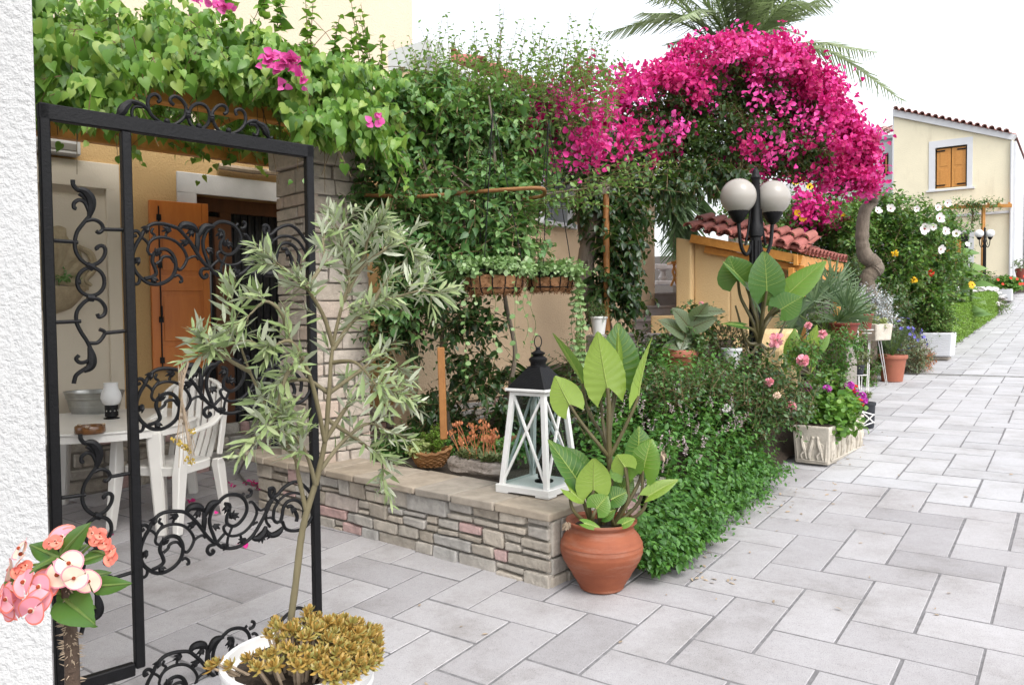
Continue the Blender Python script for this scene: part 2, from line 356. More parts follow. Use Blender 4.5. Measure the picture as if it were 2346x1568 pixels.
K['mintflower']=M_leaf('dry_mauve_spike',[(.30,.24,.24),(.42,.34,.36),(.34,.26,.20)],.8,.1,tcol=False)
K['olive']=M_leaf('olive_leaf',[(.16,.22,.08),(.22,.29,.12),(.30,.35,.17)],.42,.12,back=(.42,.45,.33))
K['sedum']=M_leaf('orange_sedum_leaf',[(.33,.19,.045),(.42,.27,.065),(.37,.29,.085),(.25,.25,.07)],.4,.12,tcol=(.7,.35,.05))
K['euphleaf']=M_leaf('spoon_leaf',[(.04,.12,.02),(.06,.17,.03),(.09,.20,.04)],.38,.2)
K['geran']=M_leaf('geranium_leaf',[(.055,.15,.02),(.10,.23,.03),(.16,.28,.04)],.5,.25)
K['rose']=M_leaf('rose_leaf',[(.025,.065,.02),(.05,.11,.03),(.08,.14,.04)],.35,.15)
K['hib']=M_leaf('hibiscus_leaf',[(.03,.085,.018),(.055,.14,.025),(.11,.22,.04),(.18,.30,.06)],.38,.25)
K['silver']=M_leaf('dusty_miller_leaf',[(.42,.46,.47),(.55,.59,.60)],.8,.1,tcol=False)
K['lav']=M_leaf('grey_green_leaf',[(.12,.17,.09),(.18,.24,.13),(.22,.26,.17)],.6,.15)
K['succ']=M_leaf('succulent_leaf',[(.10,.15,.05),(.16,.21,.08),(.24,.22,.10)],.45,.1)
K['variegated']=M_leaf('pale_variegated_leaf',[(.30,.36,.12),(.42,.46,.20),(.20,.28,.08)],.45,.2)
K['ivypale']=M_leaf('pale_trailing_leaf',[(.14,.25,.08),(.22,.34,.13),(.30,.40,.20)],.45,.25)
K['palm']=M_leaf('palm_leaflet',[(.26,.32,.17),(.36,.42,.25),(.42,.48,.31)],.45,.2)
K['fanpalm']=M_leaf('fan_palm_leaflet',[(.04,.085,.03),(.075,.13,.05),(.11,.17,.07)],.4,.12)
K['petalwhite']=M_leaf('white_petal',[(.78,.74,.74),(.84,.80,.78)],.6,.2,tcol=False)
K['petalpink']=M_leaf('pink_petal',[(.74,.26,.33),(.82,.42,.45)],.6,.2,tcol=False)
K['petalcream']=M_leaf('cream_pink_petal',[(.80,.58,.46),(.84,.68,.52)],.6,.2,tcol=False)
K['petalcoral']=M_leaf('coral_petal',[(.72,.16,.12),(.82,.34,.22)],.6,.2,tcol=False)
K['petalred']=M_leaf('red_petal',[(.62,.03,.015),(.75,.07,.03)],.6,.2,tcol=False)
K['petalpurple']=M_leaf('violet_magenta_petal',[(.36,.02,.30),(.50,.05,.42)],.6,.2,tcol=False)
K['petalyellow']=M_leaf('yellow_petal',[(.80,.46,.01),(.86,.60,.03)],.6,.2,tcol=False)
K['dryyellow']=M_plain('dry_yellow_flower',(.46,.33,.07),.9,.3,60)
K['petalblue']=M_leaf('blue_petal',[(.10,.10,.42),(.18,.16,.50)],.6,.2,tcol=False)
K['redpod']=M_leaf('coral_bud',[(.46,.14,.06),(.55,.24,.10)],.5,.1,tcol=False)
K['centre']=M_plain('dark_flower_centre',(.30,.04,.01),.7,.2,30)
K['dry']=M_plain('dry_stalk',(.40,.31,.22),.9,.2,40)
K['ashtray']=M_plain('brown_glazed_ceramic',(.14,.06,.02),.2,.4,30,0,60,0,.6)
K['meter']=M_plain('grey_box_plastic',(.22,.20,.17),.5,.05,6)
K['parasol']=M_plain('dark_navy_canvas',(.02,.026,.045),.8,.2,20)
def M_big(name,front,back,vein):
    """large leaf: waxy front, paler matt back, raised side veins come from the mesh"""
    m,nt,bs,out=new_mat(name); g=nt.nodes.new('ShaderNodeNewGeometry'); n=noise(nt,9,5)
    a=mix(nt,tuple(c*.8 for c in front),tuple(c*1.2 for c in front),n.outputs[0]); b=mix(nt,tuple(c*.85 for c in back),tuple(c*1.15 for c in back),n.outputs[0])
    col=mix(nt,a,b,g.outputs['Backfacing']); nt.links.new(col,bs.inputs['Base Color']); bs.inputs['Roughness'].default_value=.36
    t=nt.nodes.new('ShaderNodeBsdfTranslucent'); nt.links.new(mix(nt,col,(.45,.65,.05),.5),t.inputs[0]); mx=nt.nodes.new('ShaderNodeMixShader'); mx.inputs[0].default_value=.28
    nt.links.new(bs.outputs[0],mx.inputs[1]); nt.links.new(t.outputs[0],mx.inputs[2]); nt.links.new(mx.outputs[0],out.inputs[0]); return m
K['big']=M_big('elephant_ear_leaf',(.10,.21,.025),(.24,.36,.06),None)
K['bigpale']=M_big('pale_elephant_ear_leaf',(.18,.28,.04),(.22,.32,.055),None)
K['bigdark']=M_big('dark_elephant_ear_leaf',(.045,.125,.02),(.10,.20,.04),None)
K['lavbig']=M_big('grey_green_broad_leaf',(.12,.16,.09),(.20,.24,.16),None)
K['euphbig']=M_big('euphorbia_leaf',(.05,.13,.025),(.10,.17,.05),None)
K['rib']=M_plain('pale_leaf_rib',(.24,.32,.065),.5,.1,20)
K['petiole']=M_plain('purplish_petiole',(.10,.085,.035),.45,.3,14)
# ------------------------------------------------------------------ camera, world, sun
cam=bpy.data.cameras.new('camera'); co=bpy.data.objects.new('camera',cam); COL.objects.link(co); SC.camera=co
cam.sensor_width=36; cam.lens=F/2346*36; cam.clip_start=.05; cam.clip_end=3000
f=np.array([0,math.cos(PITCH),-math.sin(PITCH)]); up=np.array([0,math.sin(PITCH),math.cos(PITCH)]); rt=np.array([1.,0,0])
c_,s_=math.cos(ROLL),math.sin(ROLL)
cx=rt*c_-up*s_; cy=rt*s_+up*c_     # image axes
co.matrix_world=Matrix(((cx[0],cy[0],-f[0],0),(cx[1],cy[1],-f[1],0),(cx[2],cy[2],-f[2],EYE),(0,0,0,1)))
SUN_EL=math.radians(52); SUN_AZ=math.radians(150)   # azimuth clockwise from +Y
w=bpy.data.worlds.new('World'); SC.world=w; w.use_nodes=True; nt=w.node_tree; bg=nt.nodes['Background']
hs=nt.nodes.new('ShaderNodeHueSaturation'); hs.inputs['Saturation'].default_value=.22; sky=nt.nodes.new('ShaderNodeTexSky'); sky.sky_type='NISHITA'; sky.sun_disc=False; sky.sun_elevation=SUN_EL; sky.sun_rotation=SUN_AZ; sky.air_density=1.0; sky.dust_density=3.0; sky.ozone_density=1.0; sky.altitude=0
nt.links.new(sky.outputs[0],hs.inputs['Color']); nt.links.new(hs.outputs[0],bg.inputs[0]); bg.inputs[1].default_value=.15
sl=bpy.data.lights.new('sun','SUN'); sl.energy=.28; sl.angle=math.radians(14); sl.color=(1,.95,.87); so=bpy.data.objects.new('sun',sl); COL.objects.link(so)
sd=Vector((math.sin(SUN_AZ)*math.cos(SUN_EL),math.cos(SUN_AZ)*math.cos(SUN_EL),math.sin(SUN_EL))); so.rotation_euler=sd.to_track_quat('Z','Y').to_euler(); so.location=(8,-6,12)
SC.view_settings.view_transform='Standard'; SC.view_settings.look='None'; SC.view_settings.exposure=1.42; SC.view_settings.gamma=1
SC.render.engine='CYCLES'; SC.cycles.use_denoising=True; SC.cycles.max_bounces=8; SC.cycles.transparent_max_bounces=8
# ------------------------------------------------------------------ ground
m=MB()
us=[-60,0,26,60,400]
def gsheet(m,us,v0,v1,dz):
    for a,b in zip(us[:-1],us[1:]):
        P=[uvp(a,v0),uvp(b,v0),uvp(b,v1),uvp(a,v1)]
        for p in P: p[2]+=dz
        m.add(P,[[0,1,2,3]])
gsheet(m,us,-300,300,-.016); tag(m.build('ground',K['soil']),kind='structure')
m=MB(); gsheet(m,[-3,26,36],-9,9,-.0035); tag(m.build('joint_bed',K['joint']),kind='structure')
TA=.2678
def tiles():
    pts=[]
    for k in range(-60,80):
        for q in range(-60,60):
            for hz in (0,1):
                if hz==0: x0,y0,x1,y1=k+2*q,k-2*q,k+2*q+1,k-2*q+2
                else: x0,y0,x1,y1=k-1+2*q,k+2-2*q,k+1+2*q,k+3-2*q
                u=((y0+y1)/2+13.11)*TA; v=-((x0+x1)/2-4.16)*TA
                if u<.6 or u>35.5: continue
                if u<6.2 and not(-5<v<8.5): continue
                if u>=6.2 and not(-5.5<v<2.6): continue
                if u>6 and v>(2.55 if 8.6<u<12.7 else 2.15): continue
                pts.append((x0,y0,x1,y1,u,v))
    return pts
md=MB(); ml=MB()
for (x0,y0,x1,y1,u,v) in tiles():
    g=.023; j=lambda:NR.uniform(-.012,.012)
    gx=g*(1.5 if NR.random()<.3 else 1)
    a0,b0,a1,b1=x0+gx+j(),y0+g+j(),x1-g+j(),y1-gx+j()
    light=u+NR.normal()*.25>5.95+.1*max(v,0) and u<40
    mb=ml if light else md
    P=[]
    tilt=NR.uniform(-.0012,.0012,4)
    for dz in (0,1):
        for i,(a,b) in enumerate(((a0,b0),(a1,b0),(a1,b1),(a0,b1))):
            p=uvp((b+13.11)*TA,-(a-4.16)*TA); p[2]+= (0 if dz else -.012)+ (tilt[i] if dz else 0); P.append(p)
    mb.add(P,[[4,5,6,7],[0,1,5,4],[1,2,6,5],[2,3,7,6],[3,0,4,7]])
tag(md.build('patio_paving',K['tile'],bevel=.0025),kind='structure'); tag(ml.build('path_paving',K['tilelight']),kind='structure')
# drain across the path
m=MB(); a=uvp(12.75,2.05)+UP*.004; b=uvp(12.75,-5)+UP*.004
m.bar(a,b,.045,.012); 
dr=thing('drain_channel','narrow dark slotted drain running straight across the pale paving','drain',a); m.build('channel',K['zinc'],dr)
# planting soil behind the paving
m=MB()
for (u0,u1,v0,v1,dz) in ((3.75,8.6,1.98,4.6,.03),(8.6,12.6,2.4,4.6,.03),(12.9,40,2.0,14,.04)):
    P=[uvp(u0,v0),uvp(u1,v0),uvp(u1,v1),uvp(u0,v1)]
    for p in P:p[2]+=dz
    m.add(P,[[0,1,2,3]])
tag(m.build('garden_soil',K['soil']),kind='structure')
def bankz(u,v):
    ss=lambda t:(lambda q:q*q*(3-2*q))(min(1,max(0,t))); return .0548*u+.03+.80*ss((v-1.95)/.65)*ss((u-4.3)/1.3)
m=MB(); nu,nv=22,14; V=[]
for i in range(nu+1):
    for j in range(nv+1):
        u=4.1+(8.75-4.1)*i/nu; v_=1.97+(3.9-1.97)*j/nv; p=uvp(u,v_,bankz(u,v_)+NR.uniform(-.015,.015)); V.append(p)
m.add(V,[[i*(nv+1)+j,(i+1)*(nv+1)+j,(i+1)*(nv+1)+j+1,i*(nv+1)+j+1] for i in range(nu) for j in range(nv)]); tag(m.build('garden_bank_ground',K['soil'],smooth=True),kind='structure')
# ------------------------------------------------------------------ stones
def ashlar(L,H,hmin=.075,hmax=.15,wmin=.08,wmax=.36,stack=.22):
    out=[];z=0
    while z<H-.01:
        h=R.uniform(hmin,hmax)
        if H-z-h<hmin: h=H-z
        x=0
        while x<L-.01:
            wv=R.uniform(wmin,wmax)*(1 if R.random()<.7 else .55)
            if L-x-wv<wmin: wv=L-x
            if R.random()<stack and h>.1:
                k=2 if wv>.12 else R.choice((2,3)); ww=min(wv,.2 if k==2 else .09)
                if L-x-ww<wmin*.8: ww=L-x
                c=[0]+sorted(R.uniform(.3,.7) if k==2 else (i+1)/k for i in range(k-1))+[1]
                for i in range(k): out.append((x,z+c[i]*h,x+ww,z+c[i+1]*h))
                x+=ww
            else: out.append((x,z,x+wv,z+h)); x+=wv
        z+=h
    return out
def stones(mb,O,h,n,rects,depth=.05,proud=.018,gap=.007,jit=.005):
    for (x0,z0,x1,z1) in rects:
        p=R.uniform(.3,1)*proud
        c=O+h*(x0+x1)/2+UP*(z0+z1)/2+n*(p-depth/2)
        if x1-x0<.03 or z1-z0<.03: continue
        mb.box(c,(x1-x0-2*gap,depth,z1-z0-2*gap),ax=(h,n,UP),jit=jit)
# ------------------------------------------------------------------ patio house
HW=Wall(at(520,1090,7.3),46)
def hbox(mb,W,t0,t1,z0,z1,o0,o1):
    h,n=W.h,W.n; c=W.pt((t0+t1)/2,(z0+z1)/2,(o0+o1)/2); mb.box(c,(abs(t1-t0),abs(o1-o0),abs(z1-z0)),ax=(h,n,UP))
tl=-4.5; tr=HW.tz(945,100)[0]; t0,zt=HW.tz(449,443); t1=t0+1.15; zg=-.2
house=thing('patio_house','ochre rendered house behind the patio with an orange shutter and dark doorway','house',HW.pt(0,.2))
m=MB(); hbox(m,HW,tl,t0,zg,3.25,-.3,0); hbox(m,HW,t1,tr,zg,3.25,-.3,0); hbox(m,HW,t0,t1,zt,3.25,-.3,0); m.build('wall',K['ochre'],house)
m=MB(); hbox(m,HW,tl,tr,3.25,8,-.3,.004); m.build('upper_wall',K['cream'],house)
m=MB(); 
ws=HW.tz(403,392); wz=ws[1]; tw=ws[0]
hbox(m,HW,tw,t1+.2,zt,wz,-.05,.02); hbox(m,HW,tw,t0,.2,zt,-.05,.02); hbox(m,HW,t1,t1+.2,.2,zt,-.05,.02); m.build('door_surround',K['greytrim'],house,bevel=.006)
door=MB(); dz0=.25
hbox(door,HW,t0,t0+.09,dz0,zt,-.24,-.17); hbox(door,HW,t1-.09,t1,dz0,zt,-.24,-.17); hbox(door,HW,t0+.09,t1-.09,zt-.13,zt,-.24,-.17)
tm=HW.tz(535,560)[0]
hbox(door,HW,tm-.055,tm+.055,dz0,zt-.13,-.24,-.16); 
tz3=HW.tz(500,478)[1]
dfr=door.build('door',K['darkwood'],house,bevel=.004)
m=MB(); 
for z0,z1 in ((1.5,tz3-.06),(.45,1.42)):
    hbox(m,HW,t0+.09,t0+.15,z0,z1,-.22,-.15); hbox(m,HW,tm-.115,tm-.055,z0,z1,-.22,-.15); hbox(m,HW,t0+.15,tm-.115,z1-.06,z1,-.22,-.15); hbox(m,HW,t0+.15,tm-.115,z0,z0+.06,-.22,-.15)
m.build('sash',K['darkwood'],dfr,bevel=.004)
m=MB(); hbox(m,HW,t0+.1,tm-.06,dz0,zt-.1,-.2,-.196); m.build('window_pane',K['pane'],dfr)
m=MB(); 
for i in range(18):
    tt=tm+.06+(t1-.09-tm-.06)*i/18; hbox(m,HW,tt,tt+.028,dz0,zt-.13,-.225+.012*(i%2),-.205+.012*(i%2))
m.build('curtain',K['curtain'],dfr)
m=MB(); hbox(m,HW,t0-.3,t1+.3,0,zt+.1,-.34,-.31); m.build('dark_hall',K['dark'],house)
# shutter: a leaf slightly off the wall
sA=HW.px(336,459,.05); sB=HW.px(464,462,.11)
hd=(sB-sA)*np.array([1,1,0]); sw=np.linalg.norm(hd); hd/=sw; sn=np.array([hd[1],-hd[0],0]); sz1=sA[2]; sz0=HW.px(345,848,.05)[2]
def sbox(mb,a,b,z0,z1,o0,o1): c=np.array([sA[0],sA[1],0])+hd*(a+b)/2*sw+sn*(o0+o1)/2; c[2]=(z0+z1)/2; mb.box(c,((b-a)*sw,o1-o0,z1-z0),ax=(hd,sn,UP))
m=MB(); H_=sz1-sz0
sbox(m,0,1,sz0,sz1,-.035,0); 
for (z0,z1) in ((.04,.14),(.47,.56),(.86,1.0)): sbox(m,.14,.88,sz0+H_*z0,sz0+H_*z1,.0005,.012)
sbox(m,0,.14,sz0,sz1,.0003,.012); sbox(m,.88,1,sz0,sz1,.0003,.012)
for (z0,z1) in ((.17,.44),(.59,.83)): sbox(m,.2,.82,sz0+H_*z0,sz0+H_*z1,.0005,.008)
sh=m.build('shutter',K['shutter'],house,bevel=.003)
m=MB()
pA=np.array([sA[0],sA[1],0])+hd*.145*sw+sn*.024
m.tube([pA+UP*(sz0+.02),pA+UP*(sz1-.05)],.006,6)
for k in(.9,.62,.3,.06): m.box(pA+UP*(sz0+H_*k),(.035,.02,.05),ax=(hd,sn,UP))
m.tube([pA+UP*(sz0+.30*H_),pA+sn*.03+UP*(sz0+.33*H_),pA+sn*.03+UP*(sz0+.38*H_)],.008,6)
m.build('bolt',K['iron'],sh)
# rolled awning pole above the door surround
a=HW.px(495,382,.05); b=HW.px(640,398,.05); m=MB(); m.tube(smooth_line([a,(a+b)/2+UP*-.01,b],5),.03,8); m.build('blind_roll',K['dry'],house,smooth=True)
# cream recess panel on the left
p_t0=HW.tz(60,400)[0]; pz1=HW.tz(150,366)[1]; p_t1=HW.tz(279,800)[0]; q_t1=HW.tz(249,800)[0]; qz1=HW.tz(150,426)[1]
m=MB(); hbox(m,HW,p_t0,p_t1,pz1-(pz1-qz1),pz1,-.01,.055); hbox(m,HW,q_t1,p_t1,.3,qz1,-.01,.055); m.build('niche_surround',K['panel'],house,bevel=.004)
m=MB(); hbox(m,HW,p_t0-1,q_t1,.3,qz1,-.01,.012); m.build('niche_panel',K['panel'],house)
# stone plinth of the house
pz=HW.tz(560,962)[1]
m=MB(); stones(m,HW.pt(tl,0,.045),HW.h,HW.n,ashlar(tr-tl,pz,.07,.13,.12,.42,.1),.06,.03,.008,.006); m.build('plinth_stone',K['stone'],house,bevel=.01)
m=MB(); hbox(m,HW,tl,tr,-.1,pz-.01,-.01,.04); m.build('plinth_core',K['mortar'],house)
# wall light box
a=HW.tz(125,322); b=HW.tz(176,362); m=MB(); hbox(m,HW,a[0]-.25,b[0],b[1],a[1],0,.12); bxm=thing('meter_box','grey rectangular box fixed high on the ochre wall above the cream recess','box',HW.pt(b[0],b[1])); bo=m.build('casing',K['greytrim'],bxm,bevel=.01)
m=MB(); hbox(m,HW,a[0]-.22,b[0]-.03,b[1]+.03,a[1]-.03,.118,.126); m.build('cover',K['meter'],bxm,bevel=.006)
# ------------------------------------------------------------------ white wall close by at the left
e0=at(99,784,2.62)
ww=thing('white_stucco_wall','rough white stucco wall end filling the left edge, beside the black gate','wall',(e0[0]-1.5,2.62,0))
m=MB(); b0=at(70,784,2.95); m.prism([(e0[0]-3,2.62,-.4),(e0[0],2.62,-.4),(b0[0],2.95,-.4),(e0[0]-3,2.95,-.4)],(0,0,4.4)); o=m.build('wall',K['white_stucco'],ww,bevel=.02,seg=2)
# ------------------------------------------------------------------ raised bed wall
A_=gp(1263,1346); B_=gp(750.7,1203.5); ld=(B_-A_)*np.array([1,1,0]); LL=np.linalg.norm(ld); ld/=LL; ln=np.array([ld[1],-ld[0],0])*1.0
if ln[1]>0: ln=-ln
LW=Wall(A_,math.degrees(math.atan2(-ld[0],-ld[1])))
zc=atz(1264,1171,0)[2] if False else LW.tz(1262,1172)[1]
zt_=zc-.045; WL=LL+.85
rw=np.array([-ln[0],-ln[1],0])   # into the bed
bed=thing('raised_bed_wall','low ashlar stone wall with sandstone coping and a few pink blocks','wall',A_)
m=MB(); O=A_.copy(); O[2]=0
c=O+ld*WL/2+rw*.2; c[2]=zt_/2; m.box(c,(WL-.03,.36,zt_),ax=(ld,rw,UP)); c=O+rw*.55+ld*.2; c[2]=zt_/2+.04; m.box(c,(.36,.75,zt_-.1),ax=(ld,rw,UP)); m.build('core',K['mortar'],bed)
m=MB(); O[2]=.12; stones(m,O,ld,ln,ashlar(WL,zt_-.12,.07,.145,.11,.36,.3),.05,.02,.007,.006)
# quoins at the corner read on both faces
stones(m,O,rw,-ld,ashlar(.9,zt_-.12,.09,.13,.12,.3,.1),.05,.02,.007,.006)
m.build('stone',K['stone'],bed,bevel=.011,seg=2)
m=MB(); x=-.02
while x<WL:
    l=R.uniform(.26,.46); c=O+ld*(x+l/2)+rw*.17; c[2]=zt_+.0225+R.uniform(-.002,.003); m.box(c,(l-.01,.42+R.uniform(-.01,.02),.045),ax=(ld,rw,UP),jit=.004); x+=l
x=.42
while x<.8:
    l=R.uniform(.3,.4); c=O+rw*(x+l/2)+ld*.17; c[2]=zt_+.0225; m.box(c,(.42,l-.01,.045),ax=(ld,rw,UP),jit=.004); x+=l
m.build('coping',K['coping'],bed,bevel=.008,seg=2)
m=MB(); c=O+ld*(WL/2)+rw*.95; c[2]=zt_-.05; m.box(c,(WL-.4,1.25,.1),ax=(ld,rw,UP)); m.build('soil',K['soil'],bed)
# ------------------------------------------------------------------ stone pillar
pc=at(721,700,5.45); h1=HW.h; h2=np.array([-h1[1],h1[0],0])   # right face along h1, left face along h2
PW,PD=.44,.52; pz1_=2.86
pil=thing('stone_pillar','tall square pillar of pale rough stone blocks holding up the pergola','pillar',(pc[0],pc[1],.1))
O=np.array([pc[0],pc[1],.2]); m=MB(); c=O+h1*PW/2+h2*PD/2; c[2]=1.5; m.box(c,(PW-.04,PD-.04,2.7),ax=(h1,h2,UP)); m.build('core',K['mortar'],pil)
m=MB(); 
for (o,hh,nn,L) in ((O,h1,-h2,PW),(O+h2*PD,-h2,-h1,PD),(O+h1*PW,h2,h1,PD)):
    stones(m,o,hh,nn,ashlar(L,pz1_-.2-.18,.085,.14,.1,.34,.15),.06,.012,.006,.005)
m.build('block',K['pillarstone'],pil,bevel=.009,seg=2)
m=MB(); c=O+h1*PW/2+h2*PD/2; c[2]=pz1_-.09; m.box(c,(PW+.08,PD+.08,.16),ax=(h1,h2,UP),jit=.008); m.build('cap',K['pillarstone'],pil,bevel=.014,seg=2)
# ------------------------------------------------------------------ pergola
pg=thing('pergola','honey coloured timber pergola over the patio, buried in leafy vine','pergola',(pc[0],pc[1],2.9))
def pp(t,s,z): p=np.array([pc[0],pc[1],0])+h1*(.2+t)+h2*(.06+s); p[2]=z; return p
m=MB(); m.bar(pp(-3.6,.1,3.02),pp(.5,.1,3.02),.09,.14); m.bar(pp(-3.6,1.5,3.0),pp(.5,1.5,3.0),.08,.12); m.build('beam',K['beam'],pg,bevel=.006)
for i in range(7):
    m=MB(); m.bar(pp(-3.4+i*.6,-.14,3.135),pp(-3.4+i*.6,1.75,3.135),.06,.09); m.build('rafter',K['beam'],pg,bevel=.004)
# ------------------------------------------------------------------ neighbouring beige house
BW=Wall(uvp(0,4.6,0),36)
nb=thing('beige_house','peach rendered house behind the climbers with a white framed window and clay tiled eave','house',BW.pt(6,.3))
ue=BW.tz(1500,600)[0]; ul=BW.tz(950,300)[0]; ez=3.70
w0=BW.tz(1228,400); w1=BW.tz(1312,516); wi0=BW.tz(1246,400)[0]; wi1=BW.tz(1295,516)[0]
m=MB(); hbox(m,BW,ul,w0[0],-.1,ez,-.3,0); hbox(m,BW,w1[0],ue,-.1,ez,-.3,0); hbox(m,BW,w0[0],w1[0],-.1,w1[1],-.3,0); hbox(m,BW,w0[0],w1[0],w1[1]+1.15,ez,-.3,0); m.build('wall',K['peach'],nb)
zz=w1[1]
m=MB(); hbox(m,BW,w0[0],wi0,zz,zz+1.15,-.2,.03); hbox(m,BW,wi1,w1[0],zz,zz+1.15,-.2,.03); hbox(m,BW,wi0,wi1,zz+1.0,zz+1.15,-.2,.03); hbox(m,BW,w0[0]-.03,w1[0]+.03,zz-.05,zz,-.2,.07); fr=m.build('window',K['farwhite'],nb,bevel=.005)
m=MB(); hbox(m,BW,wi0,wi1,zz,zz+1.0,-.19,-.17); m.build('window_pane',M_plain('bluish_net_glass',(.42,.46,.55),.3,.12,6),fr)
m=MB(); stones(m,BW.pt(ul,.2,.03),BW.h,BW.n,ashlar(ue-ul,.62,.06,.11,.1,.3,.1),.05,.02,.007,.006); m.build('plinth_stone',K['stone'],nb,bevel=.008)
m=MB(); hbox(m,BW,ul,ue,.1,.83,-.02,.02); hbox(m,BW,ul,ue,.84,.93,-.02,.05); m.build('plinth_core',K['peach'],nb)
m=MB(); a=BW.pt(ul,ez,.22); b=BW.pt(ue+.2,ez,.22); m.tube([a,b],.075,12); hbox(m,BW,ul,ue+.2,ez-.02,ez+.08,-.1,.2); hbox(m,BW,ul,ul+.25,ez+.05,ez+.22,-.3,.2); m.build('gutter',K['farwhite'],nb,smooth=True)
def tileroof(mb,P0,e,s,ne,ns,we,ls,r=None,thick=.016,over=.06):
    """rows of barrel tiles: P0 eave corner, e unit along the eave, s slope vector (unit, rising)"""
    e=np.array(e,float);s=np.array(s,float);n=np.cross(e,s);n/=np.linalg.norm(n)
    if n[2]<0:n=-n
    r=r or we*.36
    for i in range(ne):
        for j in range(ns):
            B=P0+e*we*(i+.5)+s*ls*j+n*(.012*(j%2)+NR.uniform(-.004,.004)); k=9; P=[]
            for q,(rr) in ((0,r*1.06),(1,r*.92)):
                for th in (0,thick):
                    for a in range(k):
                        an=math.pi*a/(k-1); P.append(B+s*(q*(ls+over)+NR.uniform(-.003,.003))+e*math.cos(an)*(rr-th)+n*(math.sin(an)*(rr-th)*.95+(.03 if q==0 else 0)))
            F=[]
            for a in range(k-1):
                F+=[[a,a+1,2*k+a+1,2*k+a],[k+a,k+a+1,3*k+a+1,3*k+a][::-1],[a,k+a,k+a+1,a+1],[2*k+a,2*k+a+1,3*k+a+1,3*k+a]]
            mb.add(P,F)
            if i<ne: # shallow pan between barrels
                c=B+e*we*.5; P=[]
                for q in (0,1):
                    for a in range(5):
                        an=math.pi*(1+a/4); P.append(c+s*q*(ls+over)+e*math.cos(an)*we*.28+n*(math.sin(an)*.03+.02))
                mb.add(P,[[a,a+1,5+a+1,5+a] for a in range(4)])
sl=U2*.93+UP*.36; sl/=np.linalg.norm(sl)
m=MB(); tileroof(m,BW.pt(ul+.45,ez+.09,.27),U1,sl,int((ue-.25-ul)/.24),2,.24,.36); m.build('roof_tile',K['rooftile'],nb,smooth=True)
m=MB(); c=BW.pt((ul+ue)/2+.6,ez+.2,-.1); m.box(c,(ue-ul-1,.7,.04),ax=(U1,sl,np.cross(U1,sl))); m.build('roof',K['farwhite'],nb)
# ------------------------------------------------------------------ stairs and terrace
st=thing('stone_staircase','flight of grey stone steps rising between the yellow parapet and the beige house','stairs',uvp(8,3.8))
m=MB(); nst=9
for i in range(nst):
    u0=7.0+i*.32; zt2=.36+.17*(i+1); a=uvp(u0,3.12); b=uvp(u0,4.58)
    c=(uvp(u0,4.2)+uvp(9.9,4.2))/2; c[2]=zt2/2+.0; m.box(c,(9.9-u0,.76,zt2-.03),ax=(U1,U2,UP)); c2=uvp(u0+.15,4.2,zt2-.012); m.box(c2,(.36,.76,.03),ax=(U1,U2,UP))
m.build('step',K['greystone'],st,bevel=.004)
m=MB(); c=uvp(11.4,5.4,.95); m.box(c,(3.6,3.6,1.84),ax=(U1,U2,UP)); ter=thing('terrace','raised terrace at the top of the steps with pale edge','terrace',uvp(12,5)); m.build('deck',K['greystone'],ter)
# yellow parapet and porch wall
PWL=Wall(uvp(9.0,0,0),126)
Lp=np.array([2.04,9.42,0]); Lp[2]=at(1562,527,9.42)[2]; Cp=np.array([3.17,8.6,0]); Cp[2]=at(1836,579,8.6)[2]
tA=PWL.tz(1511,760)[0]; tB=PWL.tz(1590,600)[0]; tC=PWL.tz(1672,600)[0]; tD=PWL.tz(1790,640)[0]; zp=PWL.tz(1540,722)[1]; zb=PWL.tz(1710,601)[1]
def zl(t): # underside of the sloping eave above a wall position
    q=PWL.pt(t,0); k=((q-Lp)*[1,1,0])@((Cp-Lp)*[1,1,0])/(((Cp-Lp)*[1,1,0])@((Cp-Lp)*[1,1,0])); return Lp[2]+(Cp[2]-Lp[2])*k-.10
pw=thing('porch_wall','peach yellow stair parapet and wall under the pink tiled porch roof','wall',PWL.pt(tB,.5))
m=MB(); hbox(m,PWL,tA,tB+.15,.3,zp,-.3,.25)
def wtop(t0,t1,o0,o1): m.prism([PWL.pt(t0,.3,o1),PWL.pt(t1,.3,o1),PWL.pt(t1,zl(t1),o1),PWL.pt(t0,zl(t0),o1)],PWL.n*(o0-o1))
tB0=PWL.tz(1556,600)[0]; wtop(tB0,tB,-.25,.10); wtop(tB,tC,-.25,0); hbox(m,PWL,tC,tD,.3,zb,-.25,-.003); hbox(m,PWL,tB,tD,.3,.95,-.003,.18); m.build('wall',K['yellow'],pw,bevel=.02,seg=2)
def baluster(mb,p,h,r):
    mb.lathe(p,[(r*.95,0),(r*.95,h*.06),(r*.55,h*.1),(r*.9,h*.22),(r,h*.32),(r*.75,h*.5),(r*.5,h*.72),(r*.48,h*.82),(r*.75,h*.86),(r*.5,h*.9),(r*.95,h*.94),(r*.95,h)],14)
for i in range(6):
    t=tC+.05+i*.09; m=MB(); baluster(m,PWL.pt(t,zb,-.12),max(.1,zl(t)-.1-zb),.036); m.build('baluster',K['marble'],pw,smooth=True)
pr=thing('porch_roof','small low pink barrel tiled roof on honey timber posts above the peach wall','roof',PWL.pt(tC,2.2))
e1=Cp-Lp; l1_=np.linalg.norm(e1); e1/=l1_; s1_=U1*.96+UP*.27; s1_/=np.linalg.norm(s1_)
m=MB(); tileroof(m,Lp+UP*.02,e1,s1_,9,2,l1_/9,.36,r=.062,thick=.012); m.build('tile',K['rooftile'],pr,smooth=True)
s2=U2*.955+UP*.30; s2/=np.linalg.norm(s2); eC=Cp.copy()
m=MB(); tileroof(m,eC+UP*.0+U1*.02,U1,s2,13,3,.155,.36,r=.058,thick=.012); m.build('side_tile',K['rooftile'],pr,smooth=True)
